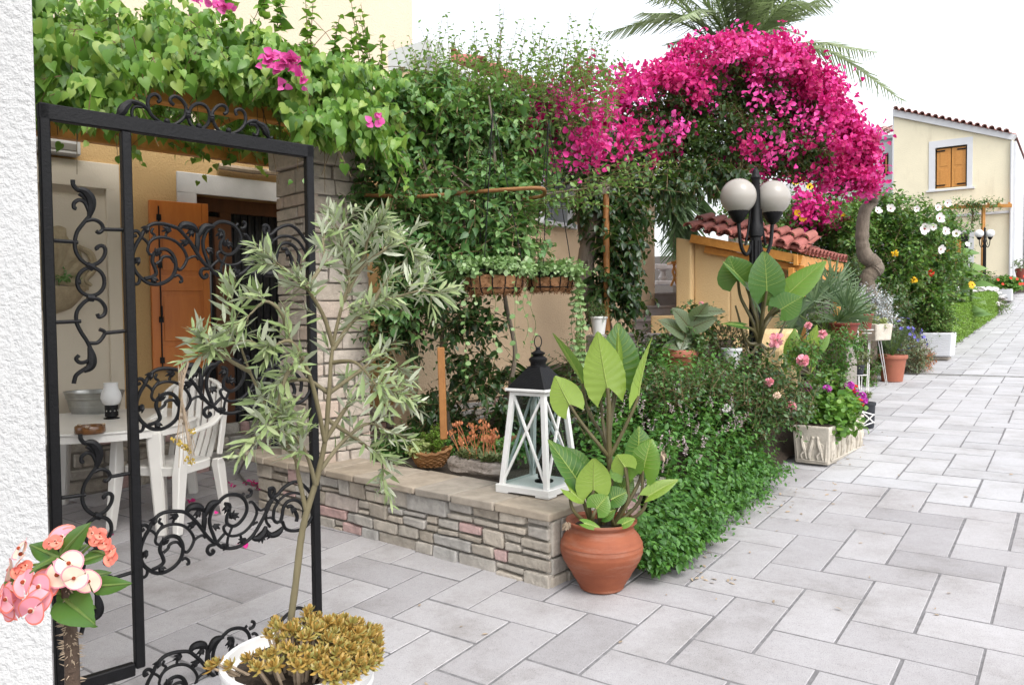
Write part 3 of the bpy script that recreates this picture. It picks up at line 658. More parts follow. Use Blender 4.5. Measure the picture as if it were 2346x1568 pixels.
m=MB(); q=-UP*.075+U1*.06; m.bar(Lp+q+e1*.1,Cp+q,.05,.10); m.bar(Lp+q+e1*.25-UP*.1+U1*.08,Cp+q-UP*.10+U1*.08,.06,.08); q=-UP*.075+U2*.06; m.bar(eC+q,eC+q+U1*2.05,.05,.12); m.bar(eC+q-UP*.13+U2*.05,eC+q-UP*.13+U2*.05+U1*1.7,.06,.10); m.build('fascia',K['beam'],pr,bevel=.005)
for (px,Y) in ((1838,8.95),(1917,10.0)):
    b=gnd(px,Y); m=MB(); m.tube([b,b*np.array([1,1,0])+UP*(Cp[2]-.2)],.045,10); m.build('post',K['beam'],pr,smooth=True)
# terrace balustrade
bl=thing('terrace_balustrade','white turned balustrade on the terrace at the head of the steps','balustrade',at(1530,650,11.4))
zb=at(1530,644,11.4)[2]; zr=at(1530,612,11.4)[2]
m=MB(); a=at(1495,612,11.2)*np.array([1,1,0])+UP*zr; b=at(1600,612,11.6)*np.array([1,1,0])+UP*zr; m.bar(a,b,.16,.07); m.bar(a*np.array([1,1,0])+UP*(zb-.03),b*np.array([1,1,0])+UP*(zb-.03),.2,.06); m.build('rail',K['marble'],bl,bevel=.01)
for px in (1519,1550,1580): m=MB(); p=at(px,640,11.4)*np.array([1,1,0])+UP*zb; baluster(m,p,zr-zb-.03,.07); m.build('baluster',K['marble'],bl,smooth=True)
# folding chair on the terrace
ch=thing('terrace_chair','brown wooden folding chair on the terrace beside the white balusters','chair',at(1543,655,10.9)); m=MB()
zz=at(1543,655,10.9)[2]; x=lambda px,py:at(px,py,10.9)
m.tube([x(1537,655),x(1550,625),x(1541,600)],.018,6); m.tube([x(1552,655),x(1541,622),x(1549,596)],.018,6); m.build('frame',K['beam'],ch); m=MB(); m.bar(x(1533,603),x(1556,601),.3,.03); m.build('seat',K['beam'],ch)
# ------------------------------------------------------------------ far house
FW=Wall(uvp(36,0,0),126); z6=cr(2296,250,.3188)
fh=thing('far_house','pale yellow two storey house at the path end with closed brown shutters','house',FW.px(2180,650))
def fz(x,y): return FW.tz(*z6(x,y))
T=lambda x,y,off=0:FW.pt(*fz(x,y),off)
L0=fz(728,250);L1=fz(1770,460); a0=fz(1095,530);a1=fz(1375,865); d0=fz(1130,1300); d1=fz(1388,1560); zbot=fz(1400,1700)[1]; zpl=fz(1500,1660)[1]; zf=1.5
m=MB(); tL=L0[0];tR=fz(1800,500)[0]
def ztop(t): return L0[1]+(L1[1]-L0[1])*(t-L0[0])/(L1[0]-L0[0])
def wp(t0,t1,z0,z1a,z1b):
    m.prism([FW.pt(t0,z0),FW.pt(t1,z0),FW.pt(t1,z1b),FW.pt(t0,z1a)],-FW.n*.3)
wp(tL,a0[0],zf,ztop(tL),ztop(a0[0])); wp(a1[0],tR,zf,ztop(a1[0]),ztop(tR)); wp(a0[0],a1[0],a0[1],ztop(a0[0]),ztop(a1[0])); wp(a0[0],a1[0],zf,a1[1],a1[1]); m.build('wall',K['pale'],fh)
m=MB(); m.prism([FW.pt(tR,zf),FW.pt(tR,ztop(tR)),FW.pt(tR,ztop(tR))-FW.n*9,FW.pt(tR,zf)-FW.n*9],FW.h*.05); m.prism([FW.pt(tL-.05,zf),FW.pt(tL-.05,ztop(tL)),FW.pt(tL-.05,ztop(tL))-FW.n*9,FW.pt(tL-.05,zf)-FW.n*9],FW.h*.05); m.build('side_wall',K['farwhite'],fh)
m=MB(); m.prism([T(722,250,.12),T(1775,460,.12),T(1815,415,.12),T(722,190,.12)],-FW.n*.5); hbox(m,FW,fz(1770,1)[0],tR+.03,zf,ztop(tR)-.05,-.2,.05); za=fz(1500,1122)[1];zb=fz(1500,1100)[1]; hbox(m,FW,fz(1200,1100)[0],tR,za,zb,0,.06); m.build('cornice',K['farwhite'],fh)
m=MB(); s0=fz(1040,475);s1=fz(1425,872); hbox(m,FW,s0[0],a0[0],s1[1],s0[1],-.1,.03); hbox(m,FW,a1[0],s1[0],s1[1],s0[1],-.1,.03); hbox(m,FW,a0[0],a1[0],a0[1],s0[1],-.1,.03); hbox(m,FW,s0[0]-.08,s1[0]+.08,s1[1]-.07,s1[1],-.1,.08); wn=m.build('window',K['farwhite'],fh)
tm=(a0[0]+a1[0])/2
for (q0,q1) in ((a0[0]+.05,tm-.015),(tm+.015,a1[0]-.05)):
    m=MB(); hbox(m,FW,q0,q1,a1[1]+.03,a0[1]-.05,-.12,-.07); hh=a0[1]-a1[1]
    for (k0,k1) in ((.08,.46),(.54,.9)): hbox(m,FW,q0+.12,q1-.12,a1[1]+hh*k0,a1[1]+hh*k1,-.07,-.055)
    s=m.build('shutter',K['beam'],wn,bevel=.01); m=MB()
    for k in(.06,.9): 
        o=q0 if q0<tm-.1 else q1; i=1 if o==q0 else -1; m=MB(); hbox(m,FW,o,o+i*.3,a1[1]+hh*k,a1[1]+hh*k+.05,-.05,-.03); m.build('hinge',K['iron'],s)
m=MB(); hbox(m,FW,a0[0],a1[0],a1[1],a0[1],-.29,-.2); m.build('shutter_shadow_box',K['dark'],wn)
m=MB(); dd0=fz(1340,1260);hbox(m,FW,d1[0],fz(1440,1300)[0],zf,dd0[1],-.1,.03); hbox(m,FW,d0[0]-.5,d1[0],d0[1],dd0[1],-.1,.03); m.build('door_surround',K['farwhite'],fh)
m=MB(); hbox(m,FW,d0[0]-.4,d1[0],zf,d0[1],.0,.012); m.build('dark_opening',K['dark'],fh); m=MB(); hbox(m,FW,d0[0]-.3,d1[0]-.25,zf,d0[1]-.25,.013,.07); m.build('door',K['beam'],fh,bevel=.01)
m=MB(); stones(m,FW.pt(tL,zf,.05),FW.h,FW.n,ashlar(tR-tL,zpl-zf,.15,.25,.2,.6,.1),.08,.04,.015,.01); m.build('plinth_stone',K['pillarstone'],fh,bevel=.02)
m=MB(); q=T(1775,470,.1); m.tube([q,np.array([q[0],q[1],1.8])],.05,8); m.build('downpipe',K['farwhite'],fh,smooth=True)
rs=(T(1815,415)-T(722,190)); rl=np.linalg.norm(rs); rs/=rl
m=MB(); tileroof(m,T(722,187,.25),-rs*-1,-FW.n,int(rl/.26),8,.26,.6,r=.095); m.build('roof_tile',K['farroof'],fh,smooth=True)
m=MB(); m.prism([T(722,180,0),T(1815,400,0),T(1815,398,0)-FW.n*9,T(722,178,0)-FW.n*9],-UP*.05); m.build('roof',K['farroof'],fh)
# white wing left of it
wg=thing('white_wing_house','bluish white house wing half hidden behind the magenta bougainvillea','house',FW.pt(tL-3,2.5,-2)); g0=FW.tz(1835,300)[0]-1; wtop=fz(700,395)[1]
m=MB(); hbox(m,FW,g0,tL-.06,zf,wtop,-3,-1.2); m.build('wall',K['farwhite'],wg); m=MB(); hbox(m,FW,g0-.2,tL-.06,wtop,wtop+.15,-3,-1.05); m.build('cornice',K['farwhite'],wg)
m=MB(); tileroof(m,FW.pt(g0-.2,wtop+.2,-1.0),FW.h,(-FW.n+UP*.3)/1.044,int((tL-g0)/.35),5,.35,.5,r=.14); m.build('roof_tile',K['farroof'],wg,smooth=True)
m=MB(); hbox(m,FW,fz(585,1)[0],fz(632,1)[0],fz(1,800)[1],fz(1,610)[1],-1.21,-1.17); w_=m.build('window',K['dark'],wg); m=MB(); hbox(m,FW,fz(585,1)[0]+.1,fz(622,1)[0],fz(1,790)[1],fz(1,640)[1],-1.17,-1.12); m.build('shutter',K['beam'],w_)
# small pergola on the far house
fp=thing('far_pergola','slim timber pergola bar and post against the far yellow house','pergola',T(1550,1600,1.2)); m=MB(); m.bar(T(1190,1085,1.2),T(1795,1068,1.2),.1,.12); 
for i in range(7): q=T(1230+i*90,1080-i*2.5,1.2); m.bar(q+UP*.08,q+UP*.08-FW.n*1.2,.06,.08)
m.build('beam',K['beam'],fp); m=MB(); q=T(1550,1075,1.2); m.bar(np.array([q[0],q[1],1.6]),q,.1,.1); m.build('post',K['beam'],fp)
# another pale building past the right corner
rb=thing('right_house','white house with stone corner past the yellow house, at the right edge','house',FW.pt(tR+2,2,-6)); m=MB(); hbox(m,FW,tR+.45,tR+7,zf,ztop(tR)-.9,-12,-5); m.build('wall',K['farwhite'],rb); m=MB(); hbox(m,FW,tR+.62,tR+1.6,5.6,7.0,-5,-4.93); m.build('shutter',K['petalpink'],rb)
m=MB(); stones(m,FW.pt(tR+.45,zf,-4.96),FW.h,FW.n,ashlar(1.2,3.6,.2,.35,.2,.5,.1),.08,.05,.015,.01); m.build('corner_stone',K['pillarstone'],rb,bevel=.02)
# ------------------------------------------------------------------ wrought iron gate
gR=at(728,1455,3.62); gR=np.array([gR[0],gR[1],0]); d_=ray(112,800); 
GW=Wall(gR,46)
tP=lambda px,py:GW.tz(px,py)
tL=tP(116,800)[0]; tM=tP(300,800)[0]; tRt=0.; zT=tP(715,350)[1]
zt1=(tP(716,341)[1]+tP(112,256)[1])/2-.01
gate=thing('iron_gate','black wrought iron gate with cast scroll bands, narrow side panel and curled crest','gate',GW.pt(tM,.15))
PS=.036
def gp_(t,z,o=0): return GW.pt(t,z,o)
m=MB()
for t in (tL,tRt): m.box(gp_(t,(zt1+.06)/2+.03),(PS,PS,zt1-.06),ax=(GW.h,GW.n,UP))
m.build('post',K['iron'],gate,bevel=.004)
m=MB(); zb1=tP(248,1548)[1]; m.box(gp_(tM,(zt1-.03+zb1)/2),(PS,PS,zt1-.03-zb1),ax=(GW.h,GW.n,UP)); m.build('mullion',K['iron'],gate,bevel=.004)
m=MB(); m.bar(gp_(tL-.02,zt1),gp_(tRt+.02,zt1),.036,.058); m.build('top_rail',K['iron'],gate,bevel=.004)
m=MB(); m.bar(gp_(tL+.027,zb1),gp_(tM-.02,zb1),.036,.05); m.build('bottom_rail',K['iron'],gate,bevel=.004)
r3=cr(370,1330,.2387); Lc=cr(130,480,.4082); Tc=cr(300,250,.2131)
S3=[(1,[(160,690),(118,712),(112,675),(140,645),(182,647),(215,690)]),
(1.1,[(215,695),(260,600),(340,520),(440,485),(560,480),(650,495),(720,550),(790,620),(850,700),(900,770),(960,830),(1020,860)]),
(1.1,[(215,695),(160,790),(120,900),(110,1000),(140,1100),(210,1170),(300,1210),(400,1200),(500,1145),(580,1060),(615,960),(610,870),(570,800),(510,770),(440,785),(380,830),(350,890),(345,950),(375,1020),(388,1080),(340,1130),(255,1170)]),
(.8,[(215,700),(260,720),(300,765),(290,830),(312,870),(342,870)]),(.9,[(300,765),(340,700),(420,650),(520,632),(620,650),(700,710),(745,790),(740,850),(700,930),(660,965),(620,945)]),
(.8,[(745,830),(790,790),(850,765),(885,795)]),(.9,[(385,970),(440,920),(455,880),(500,850),(560,850),(602,900)]),
(.8,[(340,700),(372,640),(335,610),(352,560)]),(.8,[(500,632),(510,580),(560,530)]),(.8,[(680,670),(730,610),(760,645)]),
(.9,[(600,1060),(640,1035),(680,1055),(688,1095),(660,1108)]),(.9,[(198,1175),(188,1230),(150,1262),(115,1235)]),
(2.0,[(655,495),(700,440),(770,425),(830,440),(860,480)]),(1.3,[(860,480),(872,560),(868,640),(872,720)]),
(1.7,[(872,560),(900,480),(950,400),(1010,375),(1065,368)]),
(1.1,[(1010,850),(980,770),(940,660),(935,560),(970,450),(1040,370),(1120,300),(1210,280),(1300,300),(1360,370),(1375,460),(1340,550),(1270,630),(1200,655),(1140,620),(1140,540),(1170,460),(1165,400),(1110,390)]),
(.8,[(1318,292),(1342,262)]),(1,[(1368,312),(1415,290),(1427,240),(1395,222)]),
(1.1,[(1020,860),(1080,905),(1170,920),(1270,900),(1370,840),(1450,760),(1520,650),(1600,500),(1660,370),(1720,290)]),
(.9,[(1400,375),(1440,372),(1480,430),(1490,510),(1440,620),(1350,720),(1260,765),(1180,770),(1120,730),(1100,670),(1140,630)]),
(.8,[(1450,380),(1490,430),(1540,470),(1602,438)]),(.9,[(1020,850),(1070,790),(1110,745)]),(.8,[(1140,905),(1150,800),(1200,665)]),
(.8,[(1300,770),(1320,830),(1362,800)]),(.8,[(1440,640),(1502,605)]),(1.1,[(1000,870),(930,890),(905,950),(940,990),(982,960),(962,938)]),
(1.9,[(1440,800),(1500,800),(1570,740),(1602,655)]),(1.7,[(1600,690),(1650,760),(1720,750),(1770,710),(1800,665)]),
(1.2,[(1660,240),(1640,215),(1680,205),(1700,250),(1665,310),(1640,270),(1650,220)]),(1.1,[(1670,318),(1730,290),(1790,220),(1870,160),(1950,130),(2030,160),(2100,230),(2150,300)]),
(1,[(1600,500),(1610,420),(1665,335)]),(.9,[(1602,520),(1605,600),(1650,665)]),
(1,[(1690,322),(1740,370),(1700,450),(1690,560),(1720,610),(1772,600)]),(.9,[(1740,370),(1830,290),(1940,262),(2040,290),(2110,370),(2150,450)]),
(.8,[(1620,560),(1670,560),(1742,622)]),(1.1,[(1770,620),(1790,540),(1810,430),(1860,365),(1940,345),(2010,380),(2050,450),(2040,560)]),
(1.1,[(1795,600),(1830,680),(1900,710),(2000,700),(2090,640),(2155,530)]),(1.2,[(1850,430),(1900,420),(1940,470),(1970,540),(1960,600)])]
LEAVES3=[(190,950,230),(340,1130,300),(300,560,220),(550,520,200),(750,620,200),(380,870,60),(980,640,320),(1140,410,250),(1150,880,190),(1350,810,200),(1180,560,60),(800,470,250),(1540,770,280),(1660,740,200),(1200,520,330),(1900,440,310)]
def scrollband(name,crop,strokes,rad,dz=0,leaves=(),par=gate,off=0):
    m=MB()
    for wgt,pts in strokes:
        P=[gp_(*GW.tz(*crop(x,y)),off)+UP*dz for x,y in pts]
        P=smooth_line(P,5); n=len(P); r=[rad*wgt*(1 if wgt<1.3 else .45+.75*math.sin(math.pi*(i+.6)/(n+.2))) for i in range(n)]
        m.tube(P,r,7)
    for (x,y,a) in leaves:   # small acanthus lobes cast onto the bars
        c=gp_(*GW.tz(*crop(x,y)),off)+UP*dz
        for k in range(1,4):
            an=math.radians(a+(k-2)*30); l=.036-.006*abs(k-2); d=GW.h*math.cos(an)+UP*math.sin(an)
            m.tube([c,c+d*l*.5+GW.n*.006,c+d*l],[.0065,.0075,.002],5)
    return m.build(name,K['iron'],par,smooth=True)
b3=scrollband('scroll_band',r3,S3,.0072,0,LEAVES3)
q0=tP(*r3(185,1230))[1]
for (px,py) in ((322,983),(319.6,646.4)):
    c=dup(b3,gate); c.location=(0,0,tP(px,py)[1]-q0)
c=dup(b3,gate); c.location=(0,0,-(tP(322,983)[1]-q0)+.0)
SL=[(1.2,[(185,70),(190,105),(220,140),(262,137)]),(2.3,[(222,135),(270,150),(308,200),(315,260),(300,325)]),(1.1,[(228,165),(262,190),(300,240)]),
(1.1,[(210,270),(193,262),(195,230),(230,210),(270,230),(302,300)]),(1.1,[(300,320),(250,380),(215,430),(200,490),(205,560),(240,620),(300,660),(360,645),(400,600),(410,550),(385,525),(350,540),(357,556)]),
(1.1,[(270,355),(330,345),(380,370),(395,410),(370,435),(347,424)]),(1.1,[(400,412),(540,416)]),(1.1,[(55,490),(222,502)]),
(1.1,[(310+95*math.cos(a*.3307),775+97*math.sin(a*.3307)) for a in range(20)]),
(1.1,[(310,890),(260,920),(215,980),(210,1050),(240,1120),(280,1180),(305,1230)]),(2.2,[(302,1225),(320,1300),(310,1360),(262,1395)]),(1.2,[(280,1370),(215,1415),(198,1450),(192,1480)]),
(1.1,[(310,885),(370,900),(410,950),(405,1000),(370,1020),(355,997)]),(1.1,[(300,1200),(360,1195),(400,1150),(405,1120),(370,1103)]),(1.1,[(408,1130),(545,1116)]),(1.1,[(60,1056),(242,1048)]),
(1.1,[(228,1283),(208,1310),(240,1335),(290,1322),(312,1290)]),(1.6,[(238,773),(215,775)]),(2.0,[(285,658),(330,680)]),(2.0,[(285,885),(332,890)])]
s1=scrollband('side_scroll',Lc,SL,.0068)
c=dup(s1,gate); c.location=(0,0,tP(*cr(0,600,.4464)(478,1408))[1]-tP(*Lc(187,70))[1])
ST=[(1.2,[(70,378),(130,415),(175,395)]),(2.6,[(160,405),(205,360),(250,290),(330,228)]),(1.4,[(200,262),(320,215),(430,240),(520,290),(572,350)]),(1.1,[(418,425),(372,438),(342,390),(352,312),(400,280),(472,290)]),
(1.2,[(575,345),(552,250),(570,160),(640,120),(700,150),(715,200),(685,223)]),(1.2,[(555,292),(600,390),(690,470),(790,522),(880,530),(980,480),(1050,400),(1060,290),(1000,190),(920,145),(860,170),(857,220),(902,262)]),
(1.2,[(1235+142*math.cos(a*.3307),410+168*math.sin(a*.3307)) for a in range(20)]),
(1.2,[(1565,380),(1602,358),(1600,300),(1540,260),(1470,285),(1410,370),(1420,470),(1490,590),(1600,638),(1700,630),(1800,570),(1850,480),(1840,370),(1780,315),(1720,335),(1733,398)]),
(1.3,[(1850,510),(1920,475),(2000,480),(2080,540)]),(2.3,[(1990,485),(2080,540),(2125,620),(2155,682)]),(1.1,[(2150,680),(2185,700),(2205,680)]),(1.1,[(1900,512),(1980,522),(2020,590),(1995,663),(1947,638)]),
(2.2,[(1050,370),(1108,378)]),(2.2,[(1050,398),(1108,404)]),(2.2,[(1368,412),(1424,420)]),(2.2,[(1368,440),(1424,448)])]
cst=scrollband('crest',Tc,ST,.0062,.012)
for (x,y) in ((800,482),(1225,545),(1618,602)):
    m=MB(); m.ball(gp_(*GW.tz(*Tc(x,y)),.006)+UP*.012,.0125,10); m.build('bead',K['iron'],gate,smooth=True)
# dried flower bundle hung on the gate
db=thing('dried_flower_bundle','bunch of dried stalks with yellow flower heads hanging upside down on the gate','dried flowers',gp_(*tP(415,900),.04))
m=MB()
for i in range(16):
    a=gp_(*tP(412+R.uniform(-12,12),818+R.uniform(0,30)),.035+R.uniform(-.01,.01)); b=gp_(*tP(408,905),.035+R.uniform(-.008,.008)); e=gp_(*tP(R.uniform(392,440),R.uniform(985,1075)),.04+R.uniform(-.02,.02)); m.tube(smooth_line([a,b,e],4),.0016,4)
m.build('stalk',K['dry'],db)
for (px,py) in ((400,1010),(412,1018),(388,1004),(425,985),(434,985),(425,1030),(420,1048),(428,1055),(434,1052),(416,1022),(422,1020),(404,1013)):
    c=gp_(*tP(px,py),.04)
    mf=MB()
    for k in range(9): mf.ball(c+rvec(1)[0]*.009,R.uniform(.003,.006),6)
    mf.build('flower_head',K['dryyellow'],db)
# ------------------------------------------------------------------ patio furniture
def superellipse(rx,ry,n=48,p=2.3):
    return [(rx*math.copysign(abs(math.cos(a))**(2/p),math.cos(a)),ry*math.copysign(abs(math.sin(a))**(2/p),math.sin(a))) for a in [2*math.pi*i/n for i in range(n)]]
tc=np.array([-2.98,5.72,0.15]); tz_=.735
tab=thing('plastic_table','white oval plastic garden table behind the gate, holding an ashtray and candle lamp','table',tc,rotz=math.radians(12))
def loc(m,name,mat,par,**k):
    # part modelled in the thing's own frame
    o=m.build(name,mat,None,**k); o.parent=par; return o
m=MB(); pr_=superellipse(.64,.72); m.prism([(x,y,tz_-.018) for x,y in pr_],(0,0,.018)); loc(m,'tabletop',K['plastic'],tab,bevel=.006,smooth=False)
m=MB(); pi_=[(x*.985,y*.985) for x,y in pr_]; n=len(pr_); m.add([(x,y,tz_-.017) for x,y in pi_]+[(x,y,tz_-.065) for x,y in pi_],[[i,(i+1)%n,n+(i+1)%n,n+i] for i in range(n)]); loc(m,'apron',K['plastic'],tab)
for sx in(-1,1):
    for sy in(-1,1):
        m=MB(); a=(sx*.44,sy*.5,tz_-.03); b=(sx*.49,sy*.57,0)
        P=[]
        for (c,w_) in ((b,.034),(a,.05)):
            for q in ((-1,-1),(1,-1),(1,1),(-1,1)): P.append((c[0]+q[0]*w_,c[1]+q[1]*w_,c[2]))
        m.add(P,[[0,3,2,1],[4,5,6,7],[0,1,5,4],[1,2,6,5],[2,3,7,6],[3,0,4,7]]); loc(m,'leg',K['plastic'],tab,bevel=.012)
# monobloc chair, faces +Y in its own frame; turned to face the camera side
chp=np.array([-2.44,5.52,.17]); chr_=thing('plastic_chair','white plastic armchair with slatted back tucked beside the patio table','chair',chp,rotz=math.radians(180-14))
m=MB(); sp=superellipse(.235,.235,32,4); m.prism([(x,y+.0,.425) for x,y in sp],(0,0,.02)); n=32; m.add([(x,y,.43) for x,y in sp]+[(x*.99,y*.99,.385) for x,y in sp],[[i,(i+1)%n,n+(i+1)%n,n+i] for i in range(n)]); loc(m,'seat',K['plastic'],chr_,bevel=.006)
for sx in(-1,1):
    for sy in(-1,1):
        m=MB(); P=[]
        ztop_=.66 if sy==1 else .44
        for (cx_,cy_,z,w1,w2) in ((sx*.265,sy*.27,0,.022,.03),(sx*.25,sy*.215,.4,.03,.045),(sx*.262,sy*.19,ztop_,.026,.03)):
            for q in ((-1,-1),(1,-1),(1,1),(-1,1)): P.append((cx_+q[0]*w1,cy_+q[1]*w2,z))
        FF=[[0,3,2,1],[8,9,10,11]]
        for k in (0,4):
            FF+=[[k+i,k+(i+1)%4,k+4+(i+1)%4,k+4+i] for i in range(4)]
        m.add(P,FF); loc(m,'leg',K['plastic'],chr_,bevel=.007)
    m=MB(); P=smooth_line([(sx*.262,.24,.655),(sx*.275,.1,.675),(sx*.275,-.1,.70),(sx*.25,-.25,.75)],5)
    for i in range(len(P)-1): m.bar(P[i],P[i+1]+(P[i+1]-P[i])*.15,.055,.022)
    loc(m,'armrest',K['plastic'],chr_,bevel=.005)
def bk(x,z): # leaning, slightly curved back
    return np.array([x,-.235-.17*(z-.44)-.06*(1-(x/.26)**2)*min(1,(z-.44)/.2),z])
top=lambda x:1.02-.12*abs(x/.26)**2.6
m=MB(); arc=[bk(.25*math.sin(a),.0) for a in ()]
P=[bk(-.245,.46),bk(-.255,.7),bk(-.255,.86)]+[bk(x,top(x)-.02) for x in np.linspace(-.24,.24,9)]+[bk(.255,.86),bk(.255,.7),bk(.245,.46)]
P=smooth_line(P,4)
for i in range(len(P)-1): m.bar(P[i],P[i+1]+(P[i+1]-P[i])*.1,.018,.055,up=np.array([0,1.,.2]))
loc(m,'back_frame',K['plastic'],chr_,bevel=.004)
for i in range(7):
    x=-.186+.062*i; m=MB(); Q=smooth_line([bk(x*.86,.44),bk(x*.95,.62),bk(x,.82),bk(x,top(x)-.025)],4)
    for k in range(len(Q)-1): m.bar(Q[k],Q[k+1]+(Q[k+1]-Q[k])*.05,.038,.012,up=np.array([0,1.,.2]))
    loc(m,'slat',K['plastic'],chr_)
# things on the table
tt=tc[2]+tz_
def ontab(px,py): return atz(px,py,tt)
al=ontab(256,958); lamp=thing('candle_lamp','frosted glass tulip candle lamp on a dark base standing on the patio table','lamp',al)
m=MB(); m.lathe(al,[(.055,0),(.055,.006),(.03,.012),(.046,.018),(.046,.10),(.038,.105)],20); m.build('base',K['iron'],lamp,smooth=True)
for k in range(10):
    a=2*math.pi*k/10; m=MB(); m.ball(al+np.array([.046*math.cos(a),.046*math.sin(a),.06]),.006,8); m.build('stud',K['zinc'],lamp,smooth=True)
m=MB(); q=al+UP*.1; m.lathe(q,[(.04,0),(.06,.02),(.072,.055),(.066,.09),(.05,.125),(.048,.155),(.052,.165),(.049,.165),(.045,.155),(.047,.125),(.062,.09),(.068,.055),(.056,.022),(.038,.004)],24); m.build('shade',K['frost'],lamp,smooth=True)
aa=ontab(190,996)+np.array([0,.085,0]); ash=thing('ashtray','round brown glazed ashtray with notched rim on the white table','ashtray',aa)
m=MB(); m.lathe(aa,[(.085,0),(.092,.01),(.09,.045),(.086,.05),(.078,.046),(.074,.02),(.0,.016)],28); m.build('bowl',K['ashtray'],ash,smooth=True)
for a in (.8,2.9,5):
    m=MB(); m.box(aa+np.array([.083*math.cos(a),.083*math.sin(a),.05]),(.022,.018,.012),rz=a); m.build('notch',K['dry'],ash,bevel=.003)
ba=ontab(214,945)+np.array([0,.02,0]); buk=thing('zinc_tub','ribbed galvanised oval metal tub at the back of the patio table','tub',ba)
m=MB(); 
prof=[(.15,0),(.165,.05),(.17,.055),(.166,.06),(.182,.115),(.19,.12),(.186,.125),(.196,.16),(.204,.165),(.2,.172),(.193,.168),(.16,.02),(0,.012)]
m.lathe((0,0,0),prof,40); m.v=[(v[0]*1.15+ba[0],v[1]*.8+ba[1],v[2]+ba[2]) for v in m.v]; m.build('tub',K['zinc'],buk,smooth=True)
# wall fountain: carved shell basin on the cream panel
wf=thing('wall_fountain','carved sandstone shell fountain with basin on the cream recess wall','fountain',HW.px(130,620,.05))
m=MB()
def wq(px,py,o): return HW.px(px,py,o)
c=wq(122,648,0); na,nr=60,8; V=[]
for off in (0,1):
    for i in range(na+1):
        th=math.radians(-8+196*i/na); rim=.40+.02*abs(math.sin(th*6))+(.05 if 70<math.degrees(th)<110 else 0)
        for j in range(nr+1):
            r=.04+(rim-.04)*j/nr; d=.02+.035*math.sin(math.pi*min(1,j/nr*.9+.1))+.014*abs(math.cos(th*8))*j/nr; V.append(c+HW.h*math.cos(th)*r*.62+UP*math.sin(th)*r+HW.n*(d if off==0 else -.01))
k=(na+1)*(nr+1)
m.add(V,[[i*(nr+1)+j,(i+1)*(nr+1)+j,(i+1)*(nr+1)+j+1,i*(nr+1)+j+1] for i in range(na) for j in range(nr)]+[[i*(nr+1)+nr,(i+1)*(nr+1)+nr,k+(i+1)*(nr+1)+nr,k+i*(nr+1)+nr] for i in range(na)])
for sg in(-1,1): m.tube(smooth_line([c+HW.h*sg*.18+UP*.30+HW.n*.03,c+HW.h*sg*.27+UP*.24+HW.n*.04,c+HW.h*sg*.29+UP*.12+HW.n*.04,c+HW.h*sg*.23+UP*.03+HW.n*.04,c+HW.h*sg*.27-UP*.02+HW.n*.05],5),[.02,.03,.025,.02,.012],8)
m.build('shell',K['sand'],wf,smooth=True)
m=MB(); c=wq(122,672,.02); pr2=[(.02,-.16),(.12,-.12),(.2,-.03),(.23,.03),(.235,.05),(.21,.05),(.18,.0),(0,-.03)]; m.lathe(c,pr2,24); m.build('basin',K['sand'],wf,smooth=True)
c=wq(140,640,.14); arr,_=shoots(np.repeat(c[None],14,0),rvec(14)*[1,1,.3]+[.1,-.2,.2],.12,5,.04,T_OVATE); leafmesh('trailing_leaves',K['shrub'],wf,[arr])
# folded clothes rack and parasol by the pillar
cr1=thing('metal_rack','bent white metal tube leg of a folded rack on the patio floor','rack',gp(555,1100)); m=MB(); a=at(600,985,6.5); m.tube([a,gp(546,1090)+UP*.03,gp(565,1108)+UP*.012,gp(625,1122)+UP*.012],.011,8); m.build('frame',K['zinc'],cr1,smooth=True)
ps=thing('folded_parasol','tall narrow folded dark navy parasol leaning beside the stone pillar','parasol',gp(635,1105)); b=gp(636,1100); m=MB(); m.tube([b,at(636,1000,b[1]),at(640,850,b[1]),at(642,790,b[1])],[.045,.06,.045,.015],8); m.build('canopy',K['parasol'],ps,smooth=True)
# fallen bougainvillea petals on the floor
C=[]
for (px,py,n) in ((590,1110,16),(570,1108,10),(610,1118,12),(505,1095,4),(537,1113,4),(425,1148,5),(505,1106,3),(240,1230,3),(560,1250,2),(480,1180,2),(620,1060,2)):
    for k in range(n): C.append(gp(px+R.uniform(-14,14),py+R.uniform(-4,4))+UP*R.uniform(.006,.02))
C=np.array(C); arr=leafarr(T_BRACT,C,rvec(len(C))*[1,1,.2],rvec(len(C))*.5+UP,NR.uniform(.025,.045,len(C))); tag(leafmesh('fallen_petals',K['bract'],None,[arr]),'magenta petals scattered on the patio floor by the metal rack','petals',kind='stuff')
C=[]
for k in range(26):
    p=uvp(R.uniform(2.2,5),R.uniform(.3,3)); C.append(p+UP*.006)
for k in range(120):
    u=R.uniform(3.6,8.5); p=uvp(u,R.gauss(1.66,.14)); C.append(p+UP*.006)
for k in range(60):
    p=uvp(R.uniform(2,14),R.uniform(-3,1.8)); C.append(p+UP*.006)
C=np.array(C); arr=leafarr(T_LANCE,C,rvec(len(C))*[1,1,.1],rvec(len(C))*.4+UP,NR.uniform(.012,.04,len(C)),[2.2]*len(C)); tag(leafmesh('fallen_leaves',K['dry'],None,[arr]),'small dry leaves scattered over the paving and along the mint edge','leaves',kind='stuff')
